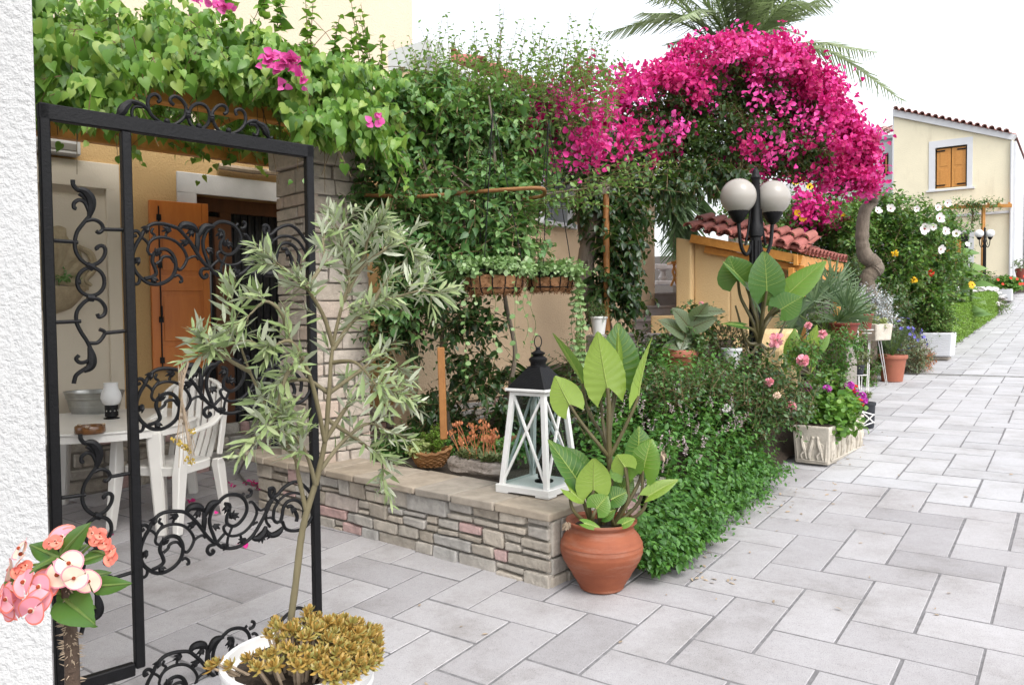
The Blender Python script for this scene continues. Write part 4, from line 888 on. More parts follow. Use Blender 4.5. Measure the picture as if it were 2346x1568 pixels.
# ------------------------------------------------------------------ street lamps
def street_lamp(nm,label,base,htop,gy,gr,mat,arm):
    """base point, z of the top finial, z of globe centres"""
    L=thing(nm,label,'street lamp',base,group='twin globe street lamps'); z0=base[2]; b=base
    m=MB(); hh=gy-z0
    m.lathe(b,[(.13,0),(.13,.12),(.10,.16),(.105,.3),(.075,.36),(.06,.5),(.052,.55)]+[(.048,hh*.5),(.046,hh-.35),(.058,hh-.34),(.06,hh-.25),(.045,hh-.22),(.04,hh+.0),(.034,hh+.15),(.045,hh+.17),(.03,hh+.2)]+([(.028,htop-z0-.05),(0,htop-z0)] if htop-z0>hh+.22 else [(0,hh+.24)]),20); 
    for k in range(10):
        a=2*math.pi*k/10; q=np.array([math.cos(a),math.sin(a),0])*.05; m.tube([b+q+UP*.55,b+q*.95+UP*(hh-.38)],.009,5)
    m.build('pole',K['iron'],L,smooth=True)
    for s in (-1,1):
        d=arm*s; c=b+d+UP*hh; m=MB(); P=smooth_line([b+d*.12+UP*(hh-.2),b+d*.2+UP*(hh-.38),b+d*.5+UP*(hh-.5),b+d*.85+UP*(hh-.42),b+d+UP*(hh-gr*1.25)],6); m.tube(P,.016,8); m.tube(smooth_line([b+d*.3+UP*(hh-.1),b+d*.42+UP*(hh-.28),b+d*.6+UP*(hh-.42)],5),.01,6)
        m.build('arm',K['iron'],L,smooth=True)
        m=MB(); m.lathe(c,[(.02,-gr*1.5),(.05,-gr*1.35),(.07,-gr*1.1),(.085,-gr*.95),(.088,-gr*.8)],18); m.build('holder',K['iron'],L,smooth=True)
        m=MB(); m.ball(c,gr,32); m.build('globe',mat,L,smooth=True)
    return L
Yl=6.9; lb=gnd(1731,Yl); ga=at(1694,452,Yl); gb=at(1772,456,Yl+.12); 
street_lamp('street_lamp','black twin globe street lamp under the bougainvillea, rising behind big elephant ear leaves',lb,at(1719,380,Yl)[2],(ga[2]+gb[2])/2,40/F*Yl,K['globe'],(gb-ga)*np.array([1,1,0])/2)
Yf=29.; fb=gnd(2254,Yf); fb[2]=at(2254,655,Yf)[2]; ga=at(2245,535,Yf);gb=at(2267,535,Yf); street_lamp('street_lamp','slender black lamp with two white globes in front of the far yellow house',fb,at(2254,519,Yf)[2],ga[2],9.5/F*Yf,K['globewhite'],(gb-ga)*np.array([1,1,0])/2*1.15)
# ------------------------------------------------------------------ plant helpers
def dirs(n,out,up=.6,jit=.5): return nrm(out+UP*up+NR.normal(size=(n,3))*jit)
def foliage(plant,blobs,mat,n,per,size,T,L=.3,shell=.5,up=.5,jit=.5,stem=.003,name='foliage',stemmat='stem',sub=None,extra=None,**kw):
    S,O=blobpts(blobs,n,shell)
    if sub is not None: k=sub(S,O); S,O=S[k],O[k]
    D=dirs(len(S),O,up,jit); Ls=np.broadcast_to(L,(len(S),))*NR.uniform(.6,1.25,len(S))
    arr,lines=shoots(S-D*Ls[:,None]*.6,D,Ls,per,size,T,**kw)
    o=leafmesh(name,K[mat],plant,[arr]+(extra or []))
    if stem:
        m=MB(); stems(m,lines[::max(1,len(lines)//700)],stem); m.build('twigs',K[stemmat],plant)
    return o
def woody(plant,paths,mat,name='branch',n=7,r=None):
    m=MB()
    for P,rr in paths:
        Q=smooth_line(P,6); k=np.interp(np.linspace(0,1,len(Q)),np.linspace(0,1,len(rr)),rr)*NR.uniform(.92,1.10,len(Q)); m.tube(Q,list(k),n)
    return m.build(name,K[mat],plant,smooth=True)
def flower5(C,N,size,pet=5,T=T_PETAL,lift=.25):
    """petal leaf arrays for flowers at C facing N"""
    Cs=[];Ds=[];Ns=[]
    for c,n_ in zip(C,N):
        n_=n_/np.linalg.norm(n_); a=nrm(np.cross(n_,rvec(1)[0])); b=np.cross(n_,a)
        for k in range(pet):
            t=2*math.pi*k/pet; d=a*math.cos(t)+b*math.sin(t)+n_*lift; Cs.append(c);Ds.append(d);Ns.append(n_)
    return leafarr(T,np.array(Cs),np.array(Ds),np.array(Ns),size*NR.uniform(.85,1.1,len(Cs)))
def flowers(plant,C,N,size,mat,pet=5,name='flower',centre=None,T=T_PETAL,lift=.25,each=True):
    if each:
        for c,n_ in zip(C,N):
            o=leafmesh(name,K[mat],plant,[flower5([c],[n_],size,pet,T,lift)])
            if centre: m=MB(); m.ball(c+n_/np.linalg.norm(n_)*size*.12,size*.16,8); m.build('centre',K[centre],o,smooth=True)
    else: return leafmesh(name,K[mat],plant,[flower5(C,N,size,pet,T,lift)])
def pompon(plant,c,r,mat,n=46,name='flower',T=T_PETAL):
    O=rvec(n); C=c+O*r*.35; return leafmesh(name,K[mat],plant,[leafarr(T,C,O+rvec(n)*.4,rvec(n),r*NR.uniform(.6,.9,n))])
HS=np.array([0,.12,.28,.45,.62,.78,.9,1.]); HWD=np.array([.56,.88,1.0,.95,.76,.48,.24,.0])
def bigleaf(plant,at0,tip,width,face,fold=.25,curl=.12,mats=('big','rib'),pet=None,pr=.009,roll=0,ripple=.02,name='leaf',lobe=.30,twist=0,ribs=True):
    """heart leaf: at0 petiole joint, tip, width in metres, face direction of the upper side"""
    a=np.array(at0,float); y=np.array(tip,float)-a; L=np.linalg.norm(y); y/=L; f_=np.array(face,float); x=np.cross(y,f_); x/=np.linalg.norm(x); z=np.cross(x,y)
    nv=16; ns=22; V=[];Q=[]
    def surf(s,t):
        w_=np.interp(s,HS,HWD)*width/2
        if s>.93: w_=width/2*math.sqrt(max(0,(1-s)))*.9*(.24/.29)
        ta=abs(t)
        yy=s*L-lobe*L*(1-s)**2.2*ta**1.4+.10*L*s*(1-s)*ta
        zz=fold*ta*w_-curl*L*s*s-.06*L*ta*ta*math.sin(3*s)+ripple*width*ta*math.cos(6.283*(s-.25*ta)*9.5)*.28+twist*t*w_*s+wob*width*math.sin(3.1*s+ph)*t
        return a+x*t*w_+y*yy+z*zz
    wob=R.uniform(.02,.07); ph=R.uniform(0,6)
    for i in range(ns*2+1):
        for j in range(nv+1): V.append(surf(i/ns/2,-1+2*j/nv))
    for i in range(ns*2):
        for j in range(nv): q=i*(nv+1)+j; Q.append([q,q+1,q+nv+2,q+nv+1])
    o=leafmesh(name,[K[mats[0]],K[mats[1]],K['petiole']],plant,[(np.array(V),np.array(Q),0)])
    m=MB(); m.tube([surf(s,0) for s in np.linspace(0,.97,12)],[.005,.0014],6)
    for k in range(1,9) if ribs else ():
        for sg in (-1,1): m.tube([surf(min(.99,k/9.5+.25*ta),sg*ta) for ta in np.linspace(0,.9,9)],[.0015,.0006],4,cap=False)
    m.build('leaf_rib',K[mats[1]],o,smooth=True)
    if pet is not None:
        m=MB(); P=smooth_line(list(pet)+[a],6); m.tube(P,[pr*1.7,pr],8); m.build('petiole',K['petiole'],o,smooth=True)
    return o
def pot(mb,c,prof,n=32): mb.lathe(c,prof,n)
def flowerpot(name,label,c,r,h,mat,cat='flower pot',rim=.12,group=None,taper=.7,soil=True,tilt=None):
    p=thing(name,label,cat,c,group); m=MB(); m.lathe(c,[(r*taper,0),(r*.96,h*(1-rim)),(r*1.06,h*(1-rim)),(r*1.08,h*.97),(r*1.05,h),(r*.97,h),(r*.9,h*.9),(0,h*.88)],28); m.build('pot',K[mat],p,smooth=True)
    if soil: m=MB(); m.lathe(c+UP*h*.885,[(0,.02),(r*.91,.004)],20); m.build('soil',K['soil'],p)
    return p
CAM=np.array([0,0,EYE])
# ------------------------------------------------------------------ pergola vine
v=thing('leafy_vine','bright green heart leaved vine draped over the honey timber pergola, with a few pink bracts','vine',pp(-.2,0,2.9))
BEAM=lambda P:(lambda q:~((q[0]>335)&(q[0]<640)&(q[1]>188+(q[0]-340)*.17)&(q[1]<360)&(P[:,1]<5.6))&~((q[0]<875)&(q[1]>np.interp(q[0],[97,330,345,650,700,870],[285,300,200,260,335,345]))&(P[:,1]<5.75)&(NR.random(len(P))<.94))&(q[1]>np.interp(q[0],[97,420,500,600,660,760,850,950],[-60,-20,20,58,100,128,150,175])+NR.normal(size=len(P))*9))(proj(P))
n=1400; tt_=NR.uniform(-3.3,.9,n); ss_=NR.uniform(-.3,1.8,n)
S=np.array([pp(a,b,3.12+R.uniform(-.1,.25)) for a,b in zip(tt_,ss_)])
D=nrm(-h2*NR.uniform(-.2,1.0,n)[:,None]+h1*NR.uniform(-.6,.6,n)[:,None]+UP*NR.uniform(-.1,.7,n)[:,None])
arr1,l1=shoots(S,D,NR.uniform(.3,.6,n),9,.09,T_HEART,spread=.6,droop=1.0,sag=.3,upn=.4,nb=-h2*.45,jit=.5,keep=BEAM)
n2=230; S=np.array([pp(R.uniform(-3.3,.75),R.uniform(-.28,.1),3.12+R.uniform(-.12,.22)) for _ in range(n2)])
D=nrm(-h2*NR.uniform(.2,1.0,n2)[:,None]+h1*NR.uniform(-.6,.6,n2)[:,None]+UP*NR.uniform(-.55,.5,n2)[:,None])
arr2,l2=shoots(S,D,NR.uniform(.22,.45,n2),8,.095,T_HEART,spread=.55,droop=1.2,sag=.45,upn=.3,nb=-h2*.5,jit=.5,keep=BEAM)
# hanging over the pillar corner, and pixel-guided dangling sprays
Ss=[];Ds=[]
for (px,py,Y,k,spx,spy) in ((700,250,5.0,60,60,45),(780,240,5.2,70,60,55),(160,200,3.9,36,70,30),(250,190,4.1,16,50,20),(130,120,3.9,50,50,60),(430,100,4.6,26,90,35),(620,120,5.0,60,90,50),(840,290,5.4,60,50,60),(760,190,5.3,60,60,50),(560,150,4.9,14,60,25),(250,90,4.1,50,110,60)):
    for _ in range(k):
        Ss.append(at(px+R.gauss(0,spx*.6),py+R.gauss(0,spy*.6),Y+R.uniform(-.25,.35))); Ds.append(nrm(np.array([R.uniform(-.6,.6),R.uniform(-.9,.1),R.uniform(-.9,.3)])))
arr3,l3=shoots(np.array(Ss),np.array(Ds),NR.uniform(.15,.35,len(Ss)),7,.09,T_HEART,spread=.55,droop=1.2,sag=.4,upn=.3,nb=(0,-.5,0),jit=.5,keep=BEAM)
# upright shoots against the cream wall
Ss=[];Ds=[];Ls=[]
for (px,py,Y,l) in ((835,190,5.5,.62),(842,170,5.5,.55),(790,190,5.3,.4),(700,110,5.2,.4),(640,70,5.1,.3),(880,200,5.6,.4),(520,60,4.8,.3),(600,40,5,.35),(760,140,5.3,.3)):
    for _ in range(2): Ss.append(at(px+R.uniform(-12,12),py,Y)); Ds.append((R.uniform(-.2,.2),R.uniform(-.1,.1),1)); Ls.append(l*R.uniform(.7,1.1))
arr4,l4=shoots(np.array(Ss),np.array(Ds),np.array(Ls),12,.075,T_HEART,droop=.5,sag=.02,upn=.4,t0=.0)
leafmesh('foliage',K['vine'],v,[arr1,arr2,arr3,arr4])
m=MB(); 
for q in (l1[::3],l2[::2],l3[::3],l4): stems(m,q,.004)
m.build('stems',K['stem'],v)
for (px,py,k) in ((618,132,9),(660,140,9),(640,158,6),(672,150,5),(690,180,4),(498,8,3),(515,18,4),(860,285,2),(868,255,1),(652,200,2),(455,2,3)):
    C=np.array([at(px+R.gauss(0,8),py+R.gauss(0,6),4.45 if px<700 else 4.9) for _ in range(k*2)]); leafmesh('bract_cluster',K['bractpink'],v,[leafarr(T_BRACT,C,rvec(len(C))-np.array([0,.3,0]),rvec(len(C))*.7-np.array([0,1,0]),NR.uniform(.035,.055,len(C)))])
# ------------------------------------------------------------------ central climbing shrub
cs=thing('climbing_shrub','tall tangled green climber filling the middle of the bed between pillar and hanging baskets','shrub',uvp(4.9,4.0,.55))
B=[pxblob(*q) for q in ((890,300,5.9,110,130,.45),(1010,270,6.0,130,110,.5),(1120,330,6.1,130,150,.5),(1080,470,5.75,150,120,.45),(930,500,5.8,120,140,.45),(1160,550,5.7,85,75,.35),(990,620,5.7,130,80,.35),(930,700,5.7,90,70,.3),(840,480,5.75,40,100,.25),(1220,300,6.4,90,90,.4),(1060,600,5.6,110,70,.3),(1180,420,6.0,100,70,.35),(1300,300,7.0,80,60,.3))]
foliage(cs,B,'shrub',1350,11,.082,T_OVATE,L=.34,shell=.45,up=.25,jit=.6,stem=.0035,droop=.45,sag=.2)
B=[pxblob(*q) for q in ((905,760,5.8,85,60,.3),(1075,740,5.55,95,60,.25),(1110,870,5.7,70,80,.22),(1050,850,5.7,45,70,.2),(1000,930,5.8,70,50,.2))]
foliage(cs,B,'ivy',210,9,.07,T_OVATE,L=.3,shell=.3,up=-.1,jit=.7,stem=.003,name='lower_foliage',droop=.6,sag=.3)
Ss=[];Ds=[]
for _ in range(330):
    Ss.append(at(R.uniform(930,1400),R.uniform(190,330),R.uniform(5.8,6.9))); Ds.append((R.uniform(-.35,.45),R.uniform(-.3,.3),1))
for (px,py,dx,dy) in ((1240,470,1,.05),(1250,440,1,.1),(1280,455,1,.0),(1330,430,1,.12),(1340,400,1,.2),(1200,470,1,.1),(1380,420,1,.02),(1400,400,1,.1))*3: Ss.append(at(px,py+R.uniform(-12,12),5.6)); Ds.append((dx,R.uniform(-.2,.2),dy+R.uniform(-.1,.15)))
arr,l=shoots(np.array(Ss),np.array(Ds),NR.uniform(.3,.62,len(Ss)),13,.055,T_OVATE,droop=.2,sag=.05)
leafmesh('young_shoots',K['shrublight'],cs,[arr]); m=MB(); stems(m,l,.003); m.build('shoot_stems',K['stem'],cs)
pth=[]
x=lambda px,py,Y=5.7:at(px,py,Y)
for P,rr in (([x(1035,1010),x(1022,930),x(1012,850),x(1020,700),x(1060,560),x(1060,420)],[.02,.012]),([x(1165,960),x(1170,880),x(1180,800),x(1160,700),x(1140,560)],[.02,.014]),([x(1135,400),x(1130,300),x(1120,220)],[.012,.006]),([x(1160,520),x(1175,470),x(1250,445),x(1400,425)],[.012,.005]),([x(980,720),x(985,620),x(1000,480),x(960,340)],[.02,.01]),([x(1160,520),x(1130,470),x(1040,400),x(990,330)],[.012,.007]),([x(880,560),x(920,545),x(1000,525),x(1060,540)],[.011,.009])): pth.append((P,rr))
woody(cs,pth,'bark',name='trunk')
# wooden stake and hoop
sk=thing('garden_stake','square orange timber stake standing in the bed beside the succulent log','stake',x(1015,1000,5.1)); m=MB(); m.bar(x(1017,1005,5.1),x(1010,795,5.1),.045,.045); m.build('post',K['oldbeam'],sk,bevel=.004)
hp=thing('bamboo_hoop','bent bamboo cane hoop poking out of the climber above the baskets','cane',x(1150,440,5.5)); m=MB(); m.tube(smooth_line([x(835,447,5.6),x(960,450,5.5),x(1080,440,5.45),x(1180,433,5.4),x(1235,431,5.4),x(1248,438,5.5),x(1240,450,5.6),x(1200,455,5.7)],6),.014,8); m.build('cane',K['wicker'],hp,smooth=True)
# ------------------------------------------------------------------ bougainvillea
bg_=thing('bougainvillea_tree','huge magenta bougainvillea canopy with a twisted bare trunk on its right','tree',gnd(1990,9.6))
BB=[(1510,265,9.0,95,75,.6),(1620,210,9.3,95,85,.7),(1730,205,9.4,90,85,.7),(1815,262,9.6,80,80,.7),(1870,335,9.7,60,70,.5),(1935,395,9.6,28,40,.25),(1650,315,9.2,190,75,.7),(1430,335,8.6,120,55,.6),(1320,330,8.2,85,45,.5),(1800,345,9.3,110,55,.6)]
B=[pxblob(*q) for q in BB]
B+=[pxblob(*q) for q in ((1500,395,8.8,150,32,.5),(1650,385,9.0,120,30,.5),(1350,385,8.3,110,32,.4),(1790,380,9.3,100,25,.4),(1580,330,9.0,160,60,.6))]
foliage(bg_,B,'bougleaf',2100,9,.078,T_OVATE,L=.42,shell=.25,up=.2,jit=.6,stem=.006,stemmat='stem',droop=.35)
# bracts: clusters on the upper and outward faces
def bracts(blobs,n,per,size,test,r=.11):
    S,O=blobpts(blobs,n,.92); k=test(S,O); S,O=S[k],O[k]
    S=S+O*.10; q=proj(S); kk=q[1]<np.interp(q[0],[1200,1450,1560,1640,1700,1760,1850,1900,1960,2020],[375,372,350,420,425,410,395,425,452,440]); S,O=S[kk],O[kk]; n=len(S)
    cl=S[:,None]+NR.normal(size=(n,per,3))*r*NR.uniform(.4,1,(n,1,1)); D=nrm(O[:,None]*.6+NR.normal(size=(n,per,3))*.9+UP*.2)
    L_=leafarr(T_BRACT,cl.reshape(-1,3),D.reshape(-1,3),(O[:,None]+NR.normal(size=(n,per,3))*.6).reshape(-1,3),size*NR.uniform(.7,1.2,n*per))
    tone=NR.choice(3,n,p=[.3,.45,.25]); nq=len(L_[1])//(n*per); V,Q=L_; out=[]
    nvt=len(V)//(n*per); fm=np.repeat(tone,per*nq); vm=np.repeat(tone,per*nvt)
    for k in range(3):
        ids=np.where(vm==k)[0]; 
        if len(ids)==0: continue
        mp=np.full(len(V),-1); mp[ids]=np.arange(len(ids)); out.append((V[ids],mp[Q[fm==k]],k))
    return out
topt=lambda S,O:(O[:,2]+.15*O[:,0]-.1*O[:,1]+NR.normal(size=len(O))*.22)>.12
a1=bracts(B[:6],740,36,.054,topt,.092); a2=bracts(B[6:10],300,24,.052,lambda S,O:(NR.random(len(O))<.6)&(O[:,1]<.2))
a3=bracts([pxblob(1908,365,9.6,58,70,.45),pxblob(1945,400,9.6,36,36,.3),pxblob(1865,315,9.6,60,60,.45)],260,32,.054,lambda S,O:(O[:,1]<.5)&(O[:,2]>-.75),.09)
a4=bracts([pxblob(1300,310,6.4,90,45,.3),pxblob(1390,250,6.8,80,70,.3),pxblob(1370,340,6.4,50,25,.25),pxblob(1290,270,6.5,70,40,.3)],110,20,.045,lambda S,O:(O[:,1]<.5)&(NR.random(len(O))<.75),.075)
a5=bracts([pxblob(1710,392,9.2,60,20,.3),pxblob(1900,410,9.4,60,15,.2)],40,16,.05,lambda S,O:O[:,1]<.5,.1)
leafmesh('blossoms',[K['bractdeep'],K['bract'],K['bractlight']],bg_,a1+a2+a3+a4+a5)
x=lambda px,py,Y=9.6:at(px,py,Y)
TY=10.9; y_=lambda px,py:at(px,py,TY)
trp=[gnd(1988,TY),y_(1987,700),y_(1987,662),y_(1986,640),y_(1995,625),y_(2006,613),y_(2000,600),y_(1984,588),y_(1976,562),y_(1976,522),y_(1982,482),y_(2000,455),at(1985,425,10.4),at(1920,390,9.8),at(1830,340,9.6),at(1720,310,9.5)]
woody(bg_,[(trp,[.14,.125,.12,.10,.105,.115,.10,.105,.09,.085,.08,.085,.07,.06,.05,.035]),
 ([at(1930,395,9.8),at(1800,310,9.5),at(1650,260,9.3)],[.05,.025]),([at(1900,380,9.7),at(1860,310,9.6),at(1790,230,9.5)],[.04,.015]),([at(1720,310,9.5),at(1550,320,9.2),at(1420,330,8.8)],[.04,.015])],'bark',name='trunk',n=14)
# older climber with dark leaves round a leaning trunk
iv=thing('dark_leaved_climber','leaning dark trunk wrapped in glossy dark leaves in front of the stone steps','tree',gnd(1385,7.6))
x=lambda px,py,Y=7.6:at(px,py,Y)
woody(iv,[([gnd(1400,7.6),x(1385,780),x(1362,720),x(1340,640),x(1350,560),x(1375,470),x(1385,420)],[.10,.10,.095,.09,.085,.08,.06]),([x(1345,610),x(1330,520),x(1325,450)],[.04,.02])],'bark',name='trunk',n=10)
B=[pxblob(*q) for q in ((1365,470,7.6,55,70,.25),(1400,560,7.5,55,80,.25),(1395,660,7.5,60,70,.25),(1445,640,7.5,35,90,.2),(1430,480,7.7,70,60,.25),(1500,420,7.9,110,35,.3),(1620,400,8.2,110,30,.3),(1455,560,7.5,25,50,.15))]
foliage(iv,B,'ivy',420,9,.10,T_OVATE,L=.3,shell=.2,up=-.2,jit=.6,stem=.004,droop=.7,sag=.3)
wp_=thing('timber_post','round orange timber post rising through the dark leaved climber','post',gnd(1388,7.4)); m=MB(); m.tube([gnd(1392,7.4),at(1388,445,7.4)],.03,10); m.build('post',K['oldbeam'],wp_,smooth=True)
# ------------------------------------------------------------------ palm behind
pa=thing('date_palm','tall feather leaved date palm behind the bougainvillea, its crown cut by the top edge','palm',gnd(1690,22))
def frond(parts,mb,P,L,lw,n=46,r=.03):
    P=smooth_line(P,8); P=np.array(P); m=len(P); q=np.linspace(.08,1,n); idx=q*(m-1); i0=np.minimum(idx.astype(int),m-2); f=(idx-i0)[:,None]; C=P[i0]*(1-f)+P[i0+1]*f; d=nrm(P[i0+1]-P[i0])
    side=nrm(np.cross(d,UP+NR.normal(size=3)*.1)); lo=lw*np.sin(np.pi*(.12+.8*q))**.6
    for s in(-1,1):
        D=side*s*.8+d*.65-UP*.25+NR.normal(size=C.shape)*.08; parts.append(leafarr(T_NEEDLE,C,D,np.cross(D,side)*s+UP,lo,np.full(n,1.7)))
    mb.tube(P,[r,r*.25],5)
pc_=at(1690,135,22); parts=[]; m=MB()
for (px,py,sa,dy) in ((1385,76,-60,0),(1470,30,-40,-1),(1500,-60,-60,0),(1560,-150,-30,1),(1640,-190,-20,-.5),(1720,-190,-10,.5),(1790,-140,-30,-1),(1845,-40,-50,0),(1898,15,-60,-1.5),(2000,120,-30,0),(2064,228,-70,-1),(1840,80,-40,-2),(1560,40,-60,-2),(1620,-60,-40,-2),(1750,-50,-40,-2.2),(1530,100,-30,1.5),(1880,185,-30,1),(1690,-120,-40,-2),(1600,-110,-30,-1.5),(1830,-120,-40,1.2),(1480,-10,-60,1.5))+tuple((1690+R.uniform(-300,260),-60+R.uniform(-110,100),-25,R.uniform(-2,1.5)) for _ in range(20)):
    tip=at(px,py,22+dy); mid=at((1690*.5+px*.5),(135*.5+py*.5)+sa,22+dy*.5); frond(parts,m,[pc_,mid,tip],1,.62)
leafmesh('fronds',K['palm'],pa,parts); m.build('frond_stalks',K['greenstem'],pa)
m=MB(); m.tube([gnd(1690,22),pc_-UP*.3],[.28,.24],12); m.build('trunk',K['bark'],pa,smooth=True)
# second palm, only its drooping fronds show over the porch roof
pb=thing('drooping_palm','dark palm fronds drooping behind the left end of the pink porch roof','palm',gnd(1545,12.5)); pc_=at(1560,420,12.5); parts=[]; m=MB()
for (px,py,sa) in ((1515,560,-60),(1540,600,-60),(1590,560,-50),(1500,500,-50),(1630,520,-60),(1480,450,-60),(1560,560,-40),(1650,450,-50)):
    tip=at(px,py,12.3); mid=at((1560+px)/2,(420+py)/2+sa*.6,12.2); frond(parts,m,[pc_,mid,tip],1,.45,50,.02)
leafmesh('fronds',K['fanpalm'],pb,parts); m.tube([gnd(1560,12.5),pc_],[.14,.12],10); m.build('trunk',K['bark'],pb)
# ------------------------------------------------------------------ olive sapling in a white pot
x=lambda px,py,Y=2.55:at(px,py,Y)
pc0=at(688,1545,2.5); pc0[2]=gz(pc0[0],pc0[1]); prz=at(688,1500,2.5)[2]
wpz=thing('white_planter_pot','round white ribbed pot at the bottom edge holding the olive sapling and orange sedum','flower pot',pc0)
r_=176/F*2.5; hh=prz-pc0[2]
m=MB(); prof=[(r_*.72,0),(r_*.8,hh*.3),(r_*.9,hh*.62),(r_*.94,hh*.7),(r_*.91,hh*.72),(r_*.96,hh*.80),(r_*.93,hh*.82),(r_*.98,hh*.90),(r_*.96,hh*.92),(r_*1.01,hh*.97),(r_*1.0,hh),(r_*.93,hh),(r_*.9,hh*.93),(0,hh*.92)]; m.lathe(pc0,prof,48); m.build('pot',K['white'],wpz,smooth=True)
m=MB(); m.lathe(pc0+UP*hh*.925,[(0,.02),(r_*.91,.0)],24); m.build('soil',K['soil'],wpz)
ol=thing('olive_sapling','young olive tree with a slim bare trunk and silvery leaves in the white pot','tree',pc0+UP*hh*.93)
br=[]
T0=[x(660,1535),x(664,1440),x(678,1330),x(690,1230),x(703,1170),x(722,1110)]
br.append((T0,[.017,.0125,.0115,.011,.0105,.009]))
def ob(P,a=.008,b=.003): br.append((P,[a,b])); return P
tips=[]
def limb(pts,Y0,Y1,a=.008,b=.0025):
    n=len(pts); P=[at(735+(px-735)*.93,py,Y0+(Y1-Y0)*i/(n-1)) for i,(px,py) in enumerate(pts)]; br.append((P,[a,b])); return P
LB=[limb([(700,1175),(680,1090),(672,1050),(640,1000),(600,930),(560,850),(530,770),(515,700)],2.55,2.4),
limb([(722,1110),(745,1010),(755,900),(765,790),(790,690),(805,640),(790,590)],2.55,2.65,.010),
limb([(745,1010),(720,900),(690,820),(655,780),(600,800),(555,780),(480,800)],2.56,2.3),
limb([(765,790),(740,720),(700,660),(660,630),(625,600)],2.6,2.45),
limb([(765,800),(810,740),(860,700),(920,680),(985,665),(1010,672)],2.6,2.7),
limb([(790,690),(830,620),(880,580),(930,555),(960,580)],2.63,2.8),
limb([(805,640),(790,580),(780,530),(770,515)],2.65,2.7),limb([(805,640),(840,590),(850,550),(870,520)],2.65,2.6),
limb([(745,1010),(800,930),(850,880),(900,890),(930,905)],2.57,2.75),
limb([(730,1080),(790,1010),(850,970),(900,985)],2.56,2.7),limb([(722,1110),(700,1040),(660,980),(640,950)],2.55,2.4),
limb([(755,900),(830,850),(900,800),(925,840)],2.6,2.85),limb([(755,900),(700,870),(640,880),(600,920)],2.6,2.45),
limb([(690,820),(650,860),(620,960),(590,990)],2.5,2.35),limb([(750,960),(830,1010),(880,1050),(890,1090)],2.58,2.75),limb([(760,830),(820,830),(870,880)],2.6,2.5),
limb([(655,780),(640,720),(600,690),(560,720)],2.5,2.35),limb([(560,850),(520,830),(470,800),(450,790)],2.42,2.3),limb([(700,660),(740,600),(740,550)],2.5,2.6),limb([(860,700),(900,640),(950,620)],2.65,2.75)]
Ss=[];Ds=[];Ls=[]
for P in LB:
    Q=smooth_line(P,7); n=len(Q)
    for i in range(int(n*.22),n):
        d=nrm(Q[min(i+1,n-1)]-Q[max(i-1,0)])
        for _ in range(2):
            if R.random()<.79: continue
            Ss.append(Q[i]); Ds.append(nrm(d*.8+rvec(1)[0]*.8+UP*.25)); Ls.append(R.uniform(.05,.12))
    for _ in range(2): Ss.append(Q[-1]); Ds.append(nrm(nrm(Q[-1]-Q[-3])+rvec(1)[0]*.4)); Ls.append(R.uniform(.06,.12))
Ss=np.array(Ss)
arr,l=shoots(Ss,np.array(Ds),np.array(Ls),8,.078,T_LANCE,spread=.7,fwd=.8,droop=.05,sag=.05,upn=.5,jit=.35,wid=1.05)
leafmesh('foliage',K['olive'],ol,[arr])
woody(ol,br,'olivebark',name='trunk',n=9); m=MB(); stems(m,l,.0014); m.build('twigs',K['olivebark'],ol)
# sedum
sd_=thing('orange_sedum','mound of orange tinged sedum rosettes round the foot of the olive sapling','succulent',pc0+UP*hh*.93)
C=[];D=[];N=[];S_=[]
top_=[]
for i in range(430):
    a=R.uniform(0,6.28); q=r_*1.08*math.sqrt(R.random()); c=pc0+np.array([math.cos(a)*q,math.sin(a)*q,hh*.95+.10*(1-(q/(r_*1.15))**2)*R.uniform(.5,1.3)+R.uniform(0,.03)])
    if math.hypot(c[0]-T0[0][0],c[1]-T0[0][1])<.05: continue
    if math.cos(a)*.6-math.sin(a)*.5<.15-.9*(q<r_*.45) : continue
    if q>r_*.86 and math.sin(a)<-.2 and math.cos(a)<.55: continue
    top_.append((c,a,q))
for (px,py) in ((488,1530),(500,1520),(530,1525),(640,1440),(625,1460),(655,1460),(600,1500),(570,1510)):
    top_.append((at(px,py,2.4),3.1,r_))
for c,a,q in top_:
    ax=nrm(np.array([math.cos(a)*q/r_*.8,math.sin(a)*q/r_*.8,1])+rvec(1)[0]*.35); u=nrm(np.cross(ax,rvec(1)[0])); w_=np.cross(ax,u); sz=R.uniform(.022,.034)
    for k in range(15):
        t=2.4*k; e=.15+1.1*k/15; C.append(c+ax*.012*(k/15)); D.append((u*math.cos(t)+w_*math.sin(t))*(1.25-e)+ax*e); N.append(ax); S_.append(sz*(1.1-.5*k/15))
TS=T_([(0,.1),(.4,.19),(.7,.2),(1,.03)],-.35,-.1)
leafmesh('rosettes',K['sedum'],sd_,[leafarr(TS,np.array(C),np.array(D),np.array(N),np.array(S_))])
m=MB()
for c,a,q in top_: b=pc0+np.array([(c-pc0)[0]*.75,(c-pc0)[1]*.75,hh*.93]); m.tube([b,c],[.006,.004],4,cap=False)
m.build('stems',K['dry'],sd_)
